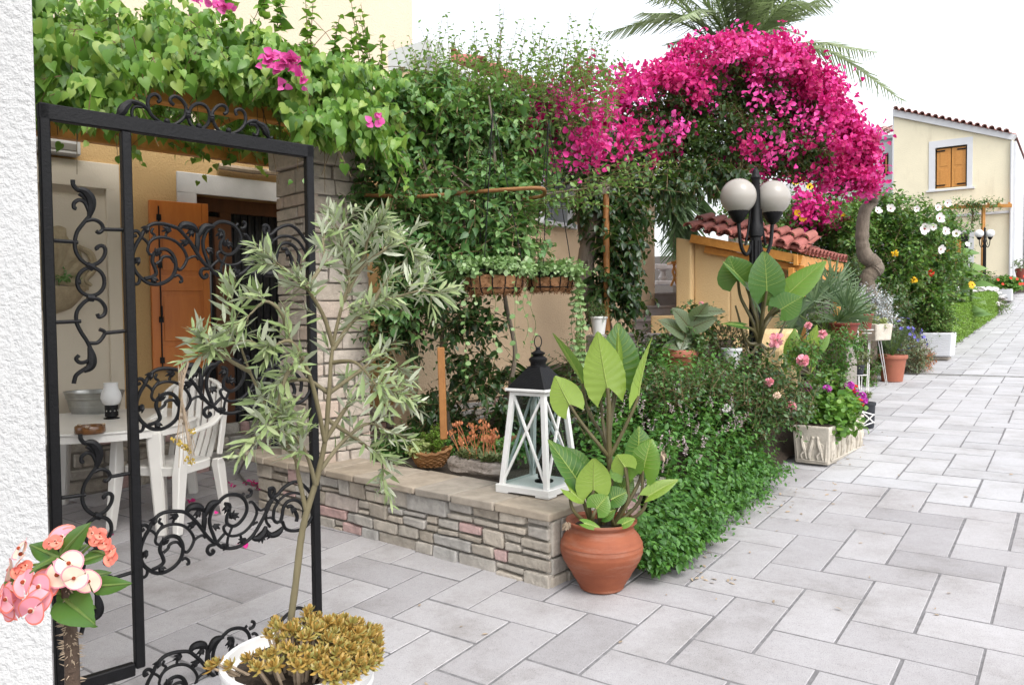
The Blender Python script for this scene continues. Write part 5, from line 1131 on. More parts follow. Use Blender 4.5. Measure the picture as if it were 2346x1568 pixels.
# ------------------------------------------------------------------ crown of thorns at the lower left
Yc=1.45; x=lambda px,py,Y=Yc:at(px,py,Y)
b=x(158,1560); b[2]=.55; b0=b.copy(); b0[2]=gz(b[0],b[1])
cpot=flowerpot('crown_of_thorns_pot','tall clay pot under the pink crown of thorns at the lower left',b0,.15,.56,'terracotta',taper=.8)
ct=thing('crown_of_thorns','thorny brown stemmed plant with spoon leaves and peach and pink flower clusters','plant',b)
m=MB(); P=smooth_line([b-UP*.06,x(166,1568),x(163,1470),x(157,1400),x(155,1330)],8); m.tube(P,[.0145,.013,.012,.011],10); m.mi=1
for i in range(260):
    q=P[R.randrange(0,len(P)-1)]+UP*R.uniform(-.012,.012); d=rvec(1)[0]; d[2]*=.3; d=nrm(d); m.tube([q+d*.012,q+d*R.uniform(.018,.026)],[.0014,.0003],4,cap=False)
m.build('stem',[K['thornbark'],K['dry']],ct,smooth=True)
f1=cr(0,1440,.3162); X=lambda q,Y=Yc:at(*f1(*q),Y)
TE=T_([(0,.05),(.3,.16),(.6,.24),(.85,.2),(.97,.08),(1,.01)],.18,.12)
for (a,t,wd,dy) in (((560,400),(770,115),1,-.03),((540,430),(210,300),1.0,.02),((500,440),(270,490),.9,-.06),((560,780),(810,1000),1.25,-.08),((520,740),(800,860),1.2,-.02),((720,470),(970,370),1.0,0),((760,600),(1000,560),1,.02),((800,690),(1120,660),.9,-.03),((700,640),(1040,620),.9,.05),((160,640),(-40,760),1.1,.02),((480,440),(380,230),.9,.05),((640,380),(790,300),.8,.03),((560,760),(480,850),.8,.02),((520,560),(260,520),.9,.03)):
    A0=X(a,Yc+.0);B0=X(t,Yc+dy); L=np.linalg.norm(B0-A0); n_=np.array([R.uniform(-.3,.3),-1,R.uniform(.3,.8)])
    bigleaf(ct,A0,B0,L*.44*wd,n_,mats=('euphbig','greenstem'),fold=R.uniform(.15,.5),curl=R.uniform(.05,.3),lobe=-.12,ripple=R.uniform(.02,.06),twist=R.uniform(-.3,.3),ribs=False)
def petal(c,d,n_,size,w_):
    d=nrm(d);x_=nrm(np.cross(d,n_));z=np.cross(x_,d);V=[];Q=[];ns=9;nv=10;ph=R.uniform(0,6)
    for i in range(ns+1):
        s=i/ns
        for j in range(nv+1):
            t=-1+2*j/nv; a_=t*1.52; r_q=size*s*(1-.10*math.sin(3*t+ph)*s); V.append(c+x_*math.sin(a_)*r_q*w_*1.05+d*math.cos(a_)*r_q+z*(size*(.12*s*s*math.cos(2.2*t)+.05*math.sin(5*t+ph)*s-.10*s)))
    for i in range(ns):
        for j in range(nv): q=i*(nv+1)+j; Q.append([q,q+1,q+nv+2,q+nv+1])
    V=np.array(V);Q=np.array(Q); return [(V,Q[nv*2:-nv],0),(V,Q[-nv:],1 if size>.02 else 0),(V,Q[:nv*2],2)]
TP=T_([(0,.12),(.2,.42),(.5,.62),(.8,.55),(.97,.2),(1,.02)],.08,-.12)
def euph(q,size,mat,n_,dy=0):
    c=X(q,Yc-.03+dy); n_=nrm(np.array(n_,float)); a=nrm(np.cross(n_,np.array([.2,.1,1]))); bb=np.cross(n_,a); th=R.uniform(0,3)
    D=[a*math.cos(th+k*math.pi)+bb*math.sin(th+k*math.pi)+n_*.12 for k in range(2)]; o=leafmesh('flower',[K[mat],K['petalpink'] if mat=='petalcream' else K['petalcoral'],K['petalcream']],ct,[q for k_,d in enumerate(D) for q in petal(c+n_*.0015*k_,d,n_,size*.8,1.0)])
    m=MB(); m.ball(c+n_*.003,size*.13,8); m.build('centre',K['centre'],o,smooth=True)
s=.031
for (q,mat,n_,dy) in (((620,480),'petalcream',(.1,-1,.5),-.02),((520,580),'petalcream',(-.3,-1,.2),-.01),((665,610),'petalcream',(.1,-1,.1),-.03),((790,640),'petalcream',(.6,-.8,.2),0),((350,690),'petalpink',(-.2,-1,.4),-.02),((350,810),'petalpink',(.2,-1,.0),-.02),((280,900),'petalpink',(-.1,-1,-.1),-.03),((215,650),'petalpink',(-.4,-.9,.5),0),((420,660),'petalpink',(.2,-1,.6),0),((60,800),'petalpink',(-.5,-.9,.1),0),((110,860),'petalpink',(-.2,-1,0),.01),((40,880),'petalpink',(-.4,-1,-.2),.02),((20,800),'petalpink',(-.8,-.7,.1),.02),((100,740),'petalpink',(-.3,-.8,.5),.02),((550,250),'petalpink',(0,-.8,.7),.05),((590,270),'petalpink',(.2,-.8,.7),.05),
 ((200,400),'petalcream',(-.8,-.4,.4),.03),((90,540),'petalcream',(-.9,-.3,.1),.03),((180,350),'petalcream',(-.7,-.5,.6),.03)): euph(q,s*R.uniform(.85,1.1),mat,n_,dy)
for (q,r) in (((830,210),26),((870,250),22),((900,240),22),((850,280),20),((960,310),24),((990,370),28),((1010,410),26),((980,450),24),((920,300),20),((895,215),18),((200,520),24),((240,500),20),((150,560),22),((490,280),22),((520,300),20),((440,300),18)):
    euph((q[0]+R.uniform(-6,6),q[1]),s*.45,'petalcoral',(R.uniform(-.3,.3),-1,R.uniform(0,.8)),.02)
    m=MB(); 
    for k in range(4): m.ball(X((q[0]+R.uniform(-18,18),q[1]+R.uniform(-18,18)),Yc+.02),.0045,7)
    m.build('flower_bud',K['petalcoral'],ct,smooth=True)
m=MB()
for (a,t) in (((560,700),(350,600)),((560,700),(640,500)),((560,600),(850,280)),((800,380),(960,400)),((560,760),(300,740)),((480,520),(250,500)),((560,600),(540,290))):
    m.tube(smooth_line([X(a,Yc+.02),(X(a,Yc)+X(t,Yc))/2+UP*.004,X(t,Yc)],4),.0028,5)
m.build('flower_stalk',K['greenstem'],ct)
# ------------------------------------------------------------------ things on the low wall
def ontop(px,py): return atz(px,py,zc)
wb=ontop(976,1074)+np.array([.02,.10,0]); bk_=thing('wicker_basket','brown wicker basket of variegated and golden plants on the low wall','basket',wb)
m=MB(); nrow=8
for i in range(nrow):
    z=.01+i*.0145; rx=.075+.055*(i/nrow)**.8; P=[wb+np.array([rx*1.15*math.cos(a),rx*.8*math.sin(a)*1.0,z+.022*(i/nrow)**2*math.cos(2*a)+.004*math.sin(a*14+i*3.14)]) for a in np.linspace(0,2*math.pi,57)]; m.tube(P,.0085 if i<nrow-1 else .014,5)
for k in range(22):
    a=2*math.pi*k/22; m.tube([wb+np.array([(.07)*1.15*math.cos(a),.07*.8*math.sin(a),0]),wb+np.array([.125*1.15*math.cos(a),.125*.8*math.sin(a),.115])],.006,5)
m.build('basket_weave',K['wicker'],bk_)
m=MB(); m.lathe((0,0,0),[(.06,.005),(.085,.06),(0,.075)],20); m.v=[(v[0]*1.15+wb[0],v[1]*.8+wb[1],v[2]+wb[2]) for v in m.v]; m.build('soil',K['soil'],bk_)
bp=thing('basket_plants','golden bushy and cream edged leafy plants growing out of the wicker basket','plant',wb+UP*.08)
b_=wb+UP*.1
foliage(bp,[(b_+np.array([-.07,-.03,.03]),(.07,.06,.05))],'variegated',34,5,.05,T_ROUND,L=.05,shell=.3,stem=.002,name='variegated_foliage')
foliage(bp,[(b_+np.array([.045,.02,.09]),(.05,.05,.11)),(b_+np.array([-.03,.08,.06]),(.06,.05,.08))],'hedge',150,10,.018,T_OVATE,L=.07,shell=.2,up=1.2,jit=.3,stem=.0015,name='golden_foliage')
dl=ontop(1090,1094)+np.array([0,.07,0]); dw=thing('driftwood_log','weathered grey driftwood trough lying on the low wall','driftwood',dl)
m=MB(); e=nrm((ontop(1158,1108)-ontop(1022,1085))*np.array([1,1,0])); s_=np.array([-e[1],e[0],0]); n=40; kk=20; V=[]
for i in range(n+1):
    t=i/n; rx=.062*(1-.5*abs(2*t-1)**5)*(1+.12*math.sin(t*9)); rz=.062*(1-.35*abs(2*t-1)**4)*(1+.15*math.sin(t*7+1))
    for k in range(kk):
        a=2*math.pi*k/kk; nz=1+.10*math.sin(5*a+t*3)+.07*math.sin(9*a-t*6)+R.uniform(-.03,.03); V.append(dl+e*(t-.5)*.46+s_*math.cos(a)*rx*nz+UP*(.062+math.sin(a)*rz*nz*(.75 if math.sin(a)>.6 else 1)))
m.add(V,[[i*kk+k,i*kk+(k+1)%kk,(i+1)*kk+(k+1)%kk,(i+1)*kk+k] for i in range(n) for k in range(kk)]+[list(range(kk))[::-1],[n*kk+k for k in range(kk)]]); m.build('log',K['drift'],dw,smooth=True)
sc_=thing('flowering_succulent','succulent with orange tipped flower stalks growing out of the driftwood log','succulent',dl+UP*.1)
C=[];D=[];N=[]
Pm=MB(); hd=[]
for i in range(46):
    c=dl+e*R.uniform(-.17,.2)+s_*R.uniform(-.03,.06)+UP*R.uniform(.09,.12); ax=nrm(np.array([R.uniform(-.5,.5),R.uniform(-.5,.2),1]))
    for k in range(14):
        t=2.4*k; u=nrm(np.cross(ax,np.array([1,.3,0]))); w_=np.cross(ax,u); C.append(c+ax*.003*k);D.append(u*math.cos(t)+w_*math.sin(t)+ax*(.2+.07*k));N.append(ax)
    if i<30:
        tp=c+np.array([R.uniform(-.10,.10),R.uniform(-.05,.05),R.uniform(.10,.24)]); Pm.tube(smooth_line([c,(c+tp)/2+np.array([R.uniform(-.01,.01),0,.01]),tp],4),.0022,5); hd.append(tp)
leafmesh('rosettes',K['succ'],sc_,[leafarr(TS,np.array(C),np.array(D),np.array(N),NR.uniform(.022,.036,len(C)),[1.2]*len(C))]); Pm.build('flower_stalk',K['redpod'],sc_)
C=[];D=[]
for h in hd:
    for k in range(11): C.append(h+rvec(1)[0]*[.022,.022,.012]); D.append(np.array([R.uniform(-.5,.5),R.uniform(-.5,.5),1]))
leafmesh('blossoms',K['redpod'],sc_,[leafarr(TS,np.array(C),np.array(D),rvec(len(C)),NR.uniform(.012,.024,len(C)),[1.6]*len(C))])
# lantern
near=ontop(1257,1144); LS=.37; c0=near+U1*LS/2*.98+np.array([-math.cos(UA),math.sin(UA),0])*LS/2
lv=-ld; 
lan=thing('white_lantern','tall tapered white wooden lantern with cross bars and black metal top on the wall corner','lantern',c0); ax=(U1,U2,UP)
def lp(a,b_,z): return c0+U1*a+U2*b_+UP*z
zt3=at(1250,893,4.5)[2]-c0[2]
m=MB(); m.box(lp(0,0,.03),(LS,LS,.035),ax=ax)
for a in(-1,1):
    for b_ in(-1,1): m.box(lp(a*(LS/2-.045),b_*(LS/2-.045),.006),(.09,.09,.013),ax=ax)
m.build('base',K['white'],lan,bevel=.003)
hb=LS/2-.03; ht=.106
def lc(a,b_,f): h=hb+(ht-hb)*f; return lp(a*h,b_*h,.045+(zt3-.06)*f)
for a in(-1,1):
    for b_ in(-1,1): m=MB(); m.bar(lc(a,b_,0),lc(a,b_,1),.03,.03,up=U1); m.build('corner_post',K['white'],lan,bevel=.002)
for (A1,B1,A2,B2) in ((-1,-1,1,-1),(-1,-1,-1,1),(1,-1,1,1),(-1,1,1,1)):
    m=MB(); m.bar(lc(A1,B1,.01),lc(A2,B2,.99),.015,.014,up=U1); m.build('cross_bar',K['white'],lan,bevel=.002); m=MB(); m.bar(lc(A2,B2,.01),lc(A1,B1,.99),.015,.012,up=U1); m.build('cross_bar',K['white'],lan,bevel=.002)
    m=MB(); m.bar(lc(A1,B1,.985),lc(A2,B2,.985),.022,.02); m.build('top_bar',K['white'],lan,bevel=.002)
    m=MB(); i_=.93; P=[lc(A1*i_,B1*i_,.0),lc(A2*i_,B2*i_,.0),lc(A2*i_,B2*i_,1),lc(A1*i_,B1*i_,1)]; nn=nrm(np.cross(P[1]-P[0],P[3]-P[0])); m.prism(P,nn*.003); m.build('glass_pane',K['glass'],lan)
m=MB(); m.box(lp(0,0,zt3),(.285,.285,.016),ax=ax); m.build('top_plate',K['white'],lan,bevel=.003)
m=MB(); z0=zt3+.009; pts=[]
for (h,z) in ((.134,z0),(.126,z0+.012),(.042,z0+.125)): pts+=[lp(a*h,b_*h,z) for a,b_ in((-1,-1),(1,-1),(1,1),(-1,1))]
m.add(pts,[[k*4+i,k*4+(i+1)%4,k*4+4+(i+1)%4,k*4+4+i] for k in(0,1) for i in range(4)]+[[8,9,10,11],[3,2,1,0]]); m.build('roof',K['iron'],lan,bevel=.004)
m=MB(); m.lathe(lp(0,0,z0+.115),[(.05,0),(.05,.01),(.046,.012),(.046,.03),(.054,.04),(.054,.053),(.04,.064),(.03,.07),(.04,.08),(.042,.087),(.02,.098),(.012,.107),(.016,.112),(.01,.12),(0,.122)],20); m.build('chimney',K['iron'],lan,smooth=True)
q=lp(0,0,z0+.115+.118); m=MB(); rr=np.array([1,0,0]); m.tube([q+rr*.021*math.cos(a)+UP*(.034+.036*math.sin(a)) for a in np.linspace(-1.5,4.7,24)],.0035,6); m.build('ring',K['iron'],lan,smooth=True)
m=MB(); m.lathe(lp(.02,-.02,.048),[(.055,0),(.055,.008),(.03,.014),(.03,.02),(.036,.025),(.038,.1),(.03,.1),(.03,.05),(0,.05)],18); m.build('candle_holder',K['iron'],lan,smooth=True)
# ------------------------------------------------------------------ terracotta pot with elephant ears
tp=gp(1385,1366)+np.array([0,.125,0]); tp[2]=gz(tp[0],tp[1]); k_=96/F*4.03; th=.36
tpt=thing('terracotta_pot','big bellied terracotta pot of elephant ears standing at the low wall corner','flower pot',tp)
m=MB(); pf=[(.50,0),(.53,.02),(.56,.06),(.66,.16),(.80,.30),(.93,.43),(.99,.53),(1,.60),(.985,.66),(.99,.665),(.965,.70),(.90,.78),(.885,.785),(.80,.85),(.76,.895),(.77,.92),(.83,.955),(.865,.975),(.86,.995),(.80,1.0),(.73,.97),(.69,.9),(0,.88)]
pf2=[]
for i in range(len(pf)-1):
    for t in (0,.34,.67): pf2.append((pf[i][0]*(1-t)+pf[i+1][0]*t,pf[i][1]*(1-t)+pf[i+1][1]*t))
pf2.append(pf[-1]); m.lathe(tp,[(a*k_+.0012*math.sin(b*95)*(a>.5),b*th) for a,b in pf2],56); 
mt,nt_,bs_,_=new_mat('weathered_terracotta'); n1=noise(nt_,5,6,.65,stretch=(1,1,2.2)); n2=noise(nt_,3,5,.7,stretch=(.8,.8,5))
r1=ramp(nt_,[(.3,(.20,.05,.02)),(.7,(.28,.08,.032))]); nt_.links.new(n1.outputs[0],r1.inputs[0]); r2=ramp(nt_,[(.5,(0,0,0)),(.72,(.55,.55,.55))]); nt_.links.new(n2.outputs[0],r2.inputs[0])
nt_.links.new(mix(nt_,r1.outputs[0],(.32,.19,.14),r2.outputs[0]),bs_.inputs['Base Color']); bs_.inputs['Roughness'].default_value=.72; n3=noise(nt_,70,5,.6); bump(nt_,bs_,n3.outputs[0],.25,.004)
m.build('pot',mt,tpt,smooth=True); m=MB(); m.lathe(tp+UP*th*.87,[(0,.02),(k_*.7,.01)],24); m.build('soil',K['soil'],tpt)
ee=thing('elephant_ear_plant','elephant ear plant with broad upright pale green leaves in the bellied terracotta pot','plant',tp+UP*th*.88)
E_=cr(1380,940,.3189); Ye=4.05
def e_(q,dy=0): return at(*E_(*q),Ye+dy)
base=tp+UP*th*.9; jn=e_((1075,1110)); 
m=MB(); m.tube(smooth_line([base,e_((1085,1300)),jn],5),[.02,.016],9); m.build('trunk',K['petiole'],ee,smooth=True)
def eleaf(a,t,w_,fc,mats,root,mid=None,dy=0,ty=0,**k):
    A0=e_(a,dy); pet=[root] + ([e_(q,dy) for q in mid] if mid else [])
    return bigleaf(ee,A0,e_(t,dy+ty),w_*.3189*.81/F*Ye,fc,mats=mats,pet=pet,pr=k.pop('pr',.007),**k)
eleaf((1060,490),(950,-10),400,(-.25,1,.1),('bigpale','rib'),jn,[(1070,900),(1072,650)],dy=-.02,fold=.22,lobe=.3,ripple=.05,pr=.010)
eleaf((1165,400),(1170,-90),380,(.15,-1,.15),('bigdark','rib'),jn,[(1090,800)],dy=.10,fold=.22,lobe=.35,ripple=.06)
eleaf((1335,560),(1400,30),250,(-.85,.55,.0),('big','rib'),jn,[(1160,950),(1280,700)],dy=.0,ty=.02,fold=.5,lobe=.25)
eleaf((725,640),(585,385),300,(-.3,1,.2),('bigpale','rib'),jn,[(990,1000),(830,800)],dy=-.04,fold=.15,lobe=.35)
eleaf((840,450),(620,-20),150,(.8,.5,.2),('bigdark','rib'),jn,[(1010,900),(890,700)],dy=.12,fold=.8,lobe=.2)
eleaf((1140,350),(1180,0),90,(.8,.6,0),('big','rib'),jn,[(1085,800)],dy=.05,fold=.9,lobe=.1)
eleaf((1000,560),(960,450),150,(0,-1,.2),('big','rib'),jn,[(1020,800)],dy=.08,fold=.3)
b1=base+np.array([-.05,-.03,0]); b2=base+np.array([.06,-.02,0])
eleaf((800,1320),(545,940),290,(.45,-.7,.6),('bigdark','rib'),b1,[(850,1500)],dy=-.02,fold=.4,curl=.05)
eleaf((830,1230),(690,1010),260,(.5,-.8,.3),('bigdark','rib'),b1,[(880,1450)],dy=.06,fold=.3)
eleaf((938,1395),(930,1105),340,(-.2,1,.25),('bigpale','rib'),b1,[(900,1540)],dy=-.08,fold=.12,lobe=.35)
eleaf((1215,1190),(1140,1080),240,(.1,1,.2),('big','rib'),b2,[(1240,1480)],dy=-.05,fold=.2,lobe=.5)
eleaf((1230,1200),(1180,1090),320,(-.3,-1,.3),('big','rib'),b2,[(1230,1450)],dy=-.02,fold=.3,lobe=.8)
eleaf((1330,1080),(1350,830),290,(.3,-1,.3),('bigdark','rib'),b2,[(1350,1300)],dy=.02,fold=.35,lobe=.5)
eleaf((1375,1220),(1440,940),300,(-.4,-1,.3),('big','rib'),b2,[(1340,1500)],dy=-.02,fold=.3,lobe=.45)
eleaf((1420,1450),(1680,1285),150,(.3,-.6,.9),('bigpale','rib'),b2,[(1350,1600)],dy=-.08,fold=.6,lobe=.2)
eleaf((720,1400),(860,1500),210,(-.2,-.5,1),('bigpale','rib'),b1,[(760,1580)],dy=-.1,fold=.2,lobe=.5)
eleaf((960,1560),(1060,1440),230,(-.2,-1,.4),('big','rib'),b1,[(930,1640)],dy=-.12,fold=.2)
eleaf((1090,1480),(1240,1400),220,(0,-.7,.7),('bigdark','rib'),b2,[(1100,1640)],dy=-.06,fold=.25)
eleaf((1060,1350),(1130,1280),200,(0,-1,.3),('bigdark','rib'),base,[(1080,1500)],dy=.05,fold=.3)
eleaf((850,1690),(1000,1720),110,(-.2,-.6,1),('big','rib'),b1,dy=-.16,fold=.2,pr=.004); eleaf((1190,1700),(1300,1640),110,(.2,-.6,1),('big','rib'),b2,dy=-.14,fold=.2,pr=.004)
eleaf((1000,1480),(860,1330),200,(-.2,-1,.3),('bigdark','rib'),base,[(980,1600)],dy=.02,fold=.3)
eleaf((1180,1400),(1290,1300),200,(.2,-1,.3),('bigdark','rib'),base,[(1140,1560)],dy=.04,fold=.3)
eleaf((1020,1620),(1130,1560),160,(0,-.7,.7),('bigdark','rib'),base,dy=-.1,fold=.3,pr=.004)
C=np.array([e_((700+R.uniform(-25,25),1690+R.uniform(-35,25)),-.13+R.uniform(-.02,.02)) for _ in range(14)]); leafmesh('dead_leaf',K['dry'],ee,[leafarr(T_OVATE,C,rvec(14)*.6-UP,rvec(14)-np.array([0,.6,0]),NR.uniform(.02,.045,14))])
C=np.array([e_((1555+R.uniform(-20,20),1075+R.uniform(-45,45)),-.05+R.uniform(-.02,.02)) for _ in range(14)]); leafmesh('dead_leaf',K['dry'],ee,[leafarr(T_OVATE,C,rvec(14)*.6-UP,rvec(14)-np.array([0,.6,0]),NR.uniform(.02,.04,14))])
# ------------------------------------------------------------------ mint along the path
mi=thing('mint_bush','dense bright green mint with mauve flower spikes spilling onto the path beside the terracotta pot','mint',uvp(5,2.2))
n=2000; us_=3.68+NR.random(n)**1.1*2.45; vs_=1.93+NR.random(n)*1.4-.15*(us_<4.4)
ok=((vs_<2.1)|(us_>4.35))&(vs_<2.75)&((us_<5.85)|(vs_>2.1)); us_=us_[ok]; vs_=vs_[ok]; n=len(us_)
S=U1*us_[:,None]+U2*vs_[:,None]; S[:,2]=[bankz(a,b)*.5+.5*(.0548*a+.04) for a,b in zip(us_,vs_)]
edge=np.clip((vs_-1.86)/.5,0,1); H_=(.16+.5*edge**.8)*NR.uniform(.7,1.15,n)
out=np.stack([U2*0-U2]*n)*(1-edge)[:,None]*.9; D=nrm(UP*1.0+out+NR.normal(size=(n,3))*.28)
arr,l=shoots(S+D*H_[:,None]*.35,D,H_*.75,11,.056,T_OVATE,spread=.9,fwd=.3,droop=.15,sag=.12,upn=.9,jit=.35)
# low sprawl over the paving edge
n=330; us_=NR.uniform(3.75,5.8,n); S=U1*us_[:,None]+U2*NR.uniform(1.84,2.1,n)[:,None]; S[:,2]=.0548*us_+NR.uniform(.03,.22,n); D=nrm(-U2*.7+U1*NR.normal(size=(n,1))*.5+UP*NR.uniform(-.3,.5,n)[:,None]-U1*.3)
arr2,_=shoots(S,D,NR.uniform(.1,.24,n),9,.048,T_OVATE,droop=.2,sag=.2,upn=.9)
leafmesh('foliage',K['mint'],mi,[arr,arr2]); m=MB(); stems(m,l[::4],.003); m.build('stems',K['greenstem'],mi)
C=[];D=[]
for i in range(190):
    u=R.uniform(3.8,6.2); v_=R.uniform(1.92,2.8)
    if (u<4.4 and v_>2.1) or u>5.9: continue
    u=u; e1=min(1,max(0,(v_-1.7)/.55)); b=uvp(u,v_); b[2]+=.1+(.16+.5*e1**.8)*R.uniform(.75,1.1); d=nrm(np.array([R.uniform(-.5,.5),R.uniform(-.6,.2),1])-U2*.5*(1-e1)); L=R.uniform(.05,.11)
    for k in range(16): C.append(b+d*L*k/16); D.append(rvec(1)[0]+d*.5)
leafmesh('flower_spikes',K['mintflower'],mi,[leafarr(T_SMALL,np.array(C),np.array(D),rvec(len(C)),NR.uniform(.011,.018,len(C)))])
# ------------------------------------------------------------------ hanging coir baskets
x=lambda px,py,Y=5.5:at(px,py,Y)
def coir(label,plabel,pA,pB,zdrop,Y,seed,trail):
    a=at(*pA,Y);b=at(*pB,Y+.1); c=(a+b)/2; c[2]=(a[2]+b[2])/2; L=np.linalg.norm((b-a)[:2]); e=nrm((b-a)*np.array([1,1,0])); s=np.array([-e[1],e[0],0])
    t=thing('hanging_basket',label,'hanging basket',c,'coir hanging baskets'); m=MB()
    RX=L/2;RY=.13
    P=lambda th,f:c+e*RX*math.cos(th)*(1-.25*f*f)+s*RY*math.sin(th)*(1-.35*f*f)-UP*zdrop*math.sin(f*math.pi/2)
    for f in (0,.55): m.tube([P(t_,f) for t_ in np.linspace(0,2*math.pi,33)],.005 if f else .008,5)
    for k in range(14): th=2*math.pi*k/14; m.tube([P(th,f) for f in np.linspace(0,1,6)],.0045,5)
    m.build('wire_frame',K['iron'],t)
    m=MB(); n=28; V=[]
    for i,f in enumerate(np.linspace(.15,1,7)):
        for k in range(n): V.append(c+(P(2*math.pi*k/n,f)-c)*np.array([.95,.95,.96])+rvec(1)[0]*.006)
    m.add(V,[[i*n+k,i*n+(k+1)%n,(i+1)*n+(k+1)%n,(i+1)*n+k] for i in range(6) for k in range(n)]+[[6*n+k for k in range(n)]]); 
    for i in range(500):
        th=R.uniform(0,6.28);f=R.uniform(.15,1); q=P(th,f)+rvec(1)[0]*.006; d=rvec(1)[0]; m.tube([q-d*.025,q+rvec(1)[0]*.008,q+d*.025],.0016,3,cap=False)
    m.build('coir_liner',K['coir'],t)
    for th in (0,2.1,4.2): m=MB(); m.tube([P(th,0),c+UP*1.1],.0035,5); m.build('chain',K['iron'],t)
    tr=thing('trailing_ivy',plabel,'trailing plant',c,'trailing plants in the hanging baskets')
    S=np.array([c+e*RX*R.uniform(-1,1)+s*RY*R.uniform(-1,1)+UP*R.uniform(-.01,.05) for _ in range(150)]); D=nrm(rvec(150)*[1,1,.4]+np.array([0,-.3,.35]))
    arr,l=shoots(S,D,NR.uniform(.08,.2,150),8,.042,T_ROUND,droop=.2,sag=.3,upn=.9); parts=[arr]; m=MB()
    for i in range(trail):
        th=R.uniform(0,6.28) if trail<16 else R.uniform(-.9,.6); q=P(th,0)+UP*.01; l_=R.uniform(.25,.85); n=int(l_/.045); w=rvec(1)[0]*.03
        P_=[q+np.array([w[0]*math.sin(k*.9)+nrm(q-c)[0]*.03*min(k,2),w[1]*math.sin(k*.7)+nrm(q-c)[1]*.03*min(k,2),-.045*k]) for k in range(n)]; m.tube(P_,.0016,3,cap=False)
        k=R.randrange(1,3); Pn=np.array(P_[1:]); Pn=Pn[NR.random(len(Pn))<.75]
        if len(Pn): parts.append(leafarr(T_ROUND,Pn,rvec(len(Pn))*[1,1,.3]-UP*.4,rvec(len(Pn))*.4+UP*.5-np.array([0,.6,0]),NR.uniform(.022,.045,len(Pn))))
    leafmesh('foliage',K['ivypale'],tr,parts); m.build('stems',K['greenstem'],tr)
coir('left coir lined wire basket, its bare fibre front showing','pale trailing plant spilling over the left coir basket',(1066,622),(1200,618),.16,5.35,1,9)
coir('right coir lined wire basket, almost hidden by pale trailing leaves','long pale trails hanging from the right coir basket against the peach wall',(1206,628),(1312,626),.13,5.7,2,30)
# ------------------------------------------------------------------ bed behind the low wall
def bush(name,label,cat,base,blobs,mat,n,per,size,T,L,shell=.35,up=.4,jit=.5,stem=.003,**kw):
    t=thing(name,label,cat,base); foliage(t,[pxblob(*b) for b in blobs],mat,n,per,size,T,L=L,shell=shell,up=up,jit=jit,stem=stem,**kw); return t
def onsoil(px,Y,dz=.0): b=gnd(px,Y); b[2]+=dz; return b
ag=thing('agave','spiky dark aloe in front of the peach wall left of the lantern top','succulent',onsoil(1225,5.9,.3)); b=at(1225,880,5.9)
C=[];D=[];N=[];S_=[]
for i in range(46):
    d=nrm(np.array([math.cos(i*2.4),math.sin(i*2.4)*.8,R.uniform(.15,1.1)])); C.append(b);D.append(d);N.append(UP);S_.append(R.uniform(.22,.38))
TA_=T_([(0,.06),(.3,.075),(.7,.04),(1,.003)],.35,.35); leafmesh('leaves',K['ivy'],ag,[leafarr(TA_,np.array(C),np.array(D),np.array(N),np.array(S_))])
bush('dark_garden_shrub','low dark green shrub in the bed behind the white lantern','shrub',onsoil(1210,5.2,.3),[(1130,960,5.9,70,50,.2),(1230,940,5.9,60,80,.3),(1340,930,5.5,60,80,.3),(1060,970,5.9,50,40,.2)],'ivy',200,9,.055,T_OVATE,.2)
bush('flowering_shrub','dark shrub with tiny red flowers between the lantern and the leaning trunk','shrub',onsoil(1330,6.6,.1),[(1325,820,6.5,55,55,.2),(1340,870,6.3,60,60,.2)],'rose',170,9,.035,T_SMALL,.2)
bush('hedge_shrub','leafy dark shrub at the foot of the grey stone steps','shrub',onsoil(1480,7.0),[(1470,800,6.9,90,60,.3),(1540,790,6.9,60,50,.25),(1440,890,6.4,70,50,.3),(1400,860,6.8,60,50,.3)],'ivy',260,9,.06,T_OVATE,.25)
pw_=flowerpot('white_clay_pot','small white clay pot with a reddish plant against the dark leaning trunk',at(1372,765,7.1),.075,.16,'white'); fpl=thing('potted_shrub','small red tipped plant in the white pot by the leaning trunk','plant',at(1372,730,7.1)); foliage(fpl,[pxblob(1368,712,7.1,28,20,.1)],'rose',60,8,.03,T_SMALL,L=.1,stem=.0015)
# roses and mixed shrubs between mint and wall
ro=bush('rose_bush','straggly rose bush with pale pink blooms between the mint and the lamp','rose bush',onsoil(1740,6.3),[(1690,860,6.3,100,60,.4),(1760,850,6.2,70,60,.35),(1640,840,6.6,60,50,.3),(1620,740,6.7,40,40,.2),(1780,930,6.0,60,50,.3),(1720,930,5.9,90,50,.3),(1830,890,6.3,40,40,.25),(1585,730,6.7,40,40,.2)],'rose',400,9,.055,T_OVATE,.28,shell=.2)
for (px,py,Y,r,mat) in ((1779,780,6.0,.055,'petalpink'),(1839,826,6.1,.045,'petalpink'),(1812,932,5.9,.04,'petalpink'),(1883,765,6.4,.035,'petalpink'),(1851,745,6.6,.03,'petalpink'),(1763,874,5.9,.03,'petalpink'),(1780,905,5.8,.025,'petalcream'),(1664,935,5.6,.03,'petalwhite'),(1595,855,6.1,.025,'petalwhite'),(1607,695,6.6,.02,'petalpink')): pompon(ro,at(px,py,Y),r,mat,40)
bx=bush('clipped_boxwood','small dark rounded boxwood ball in a pale pot left of the lamp','shrub',onsoil(1672,6.9),[(1672,778,6.9,50,40,.2)],'ivy',260,9,.02,T_SMALL,.09,shell=.75,up=.2)
flowerpot('grey_plastic_pot','pale grey pot half hidden under the boxwood ball',at(1676,850,6.7),.085,.2,'farwhite')
c=at(1563,862,6.35); flowerpot('rimmed_terracotta_pot','wide rimmed terracotta pot with a broad leaved grey green plant near the parapet',c,43/F*6.35/1.06,.22,'brownpot',rim=.25)
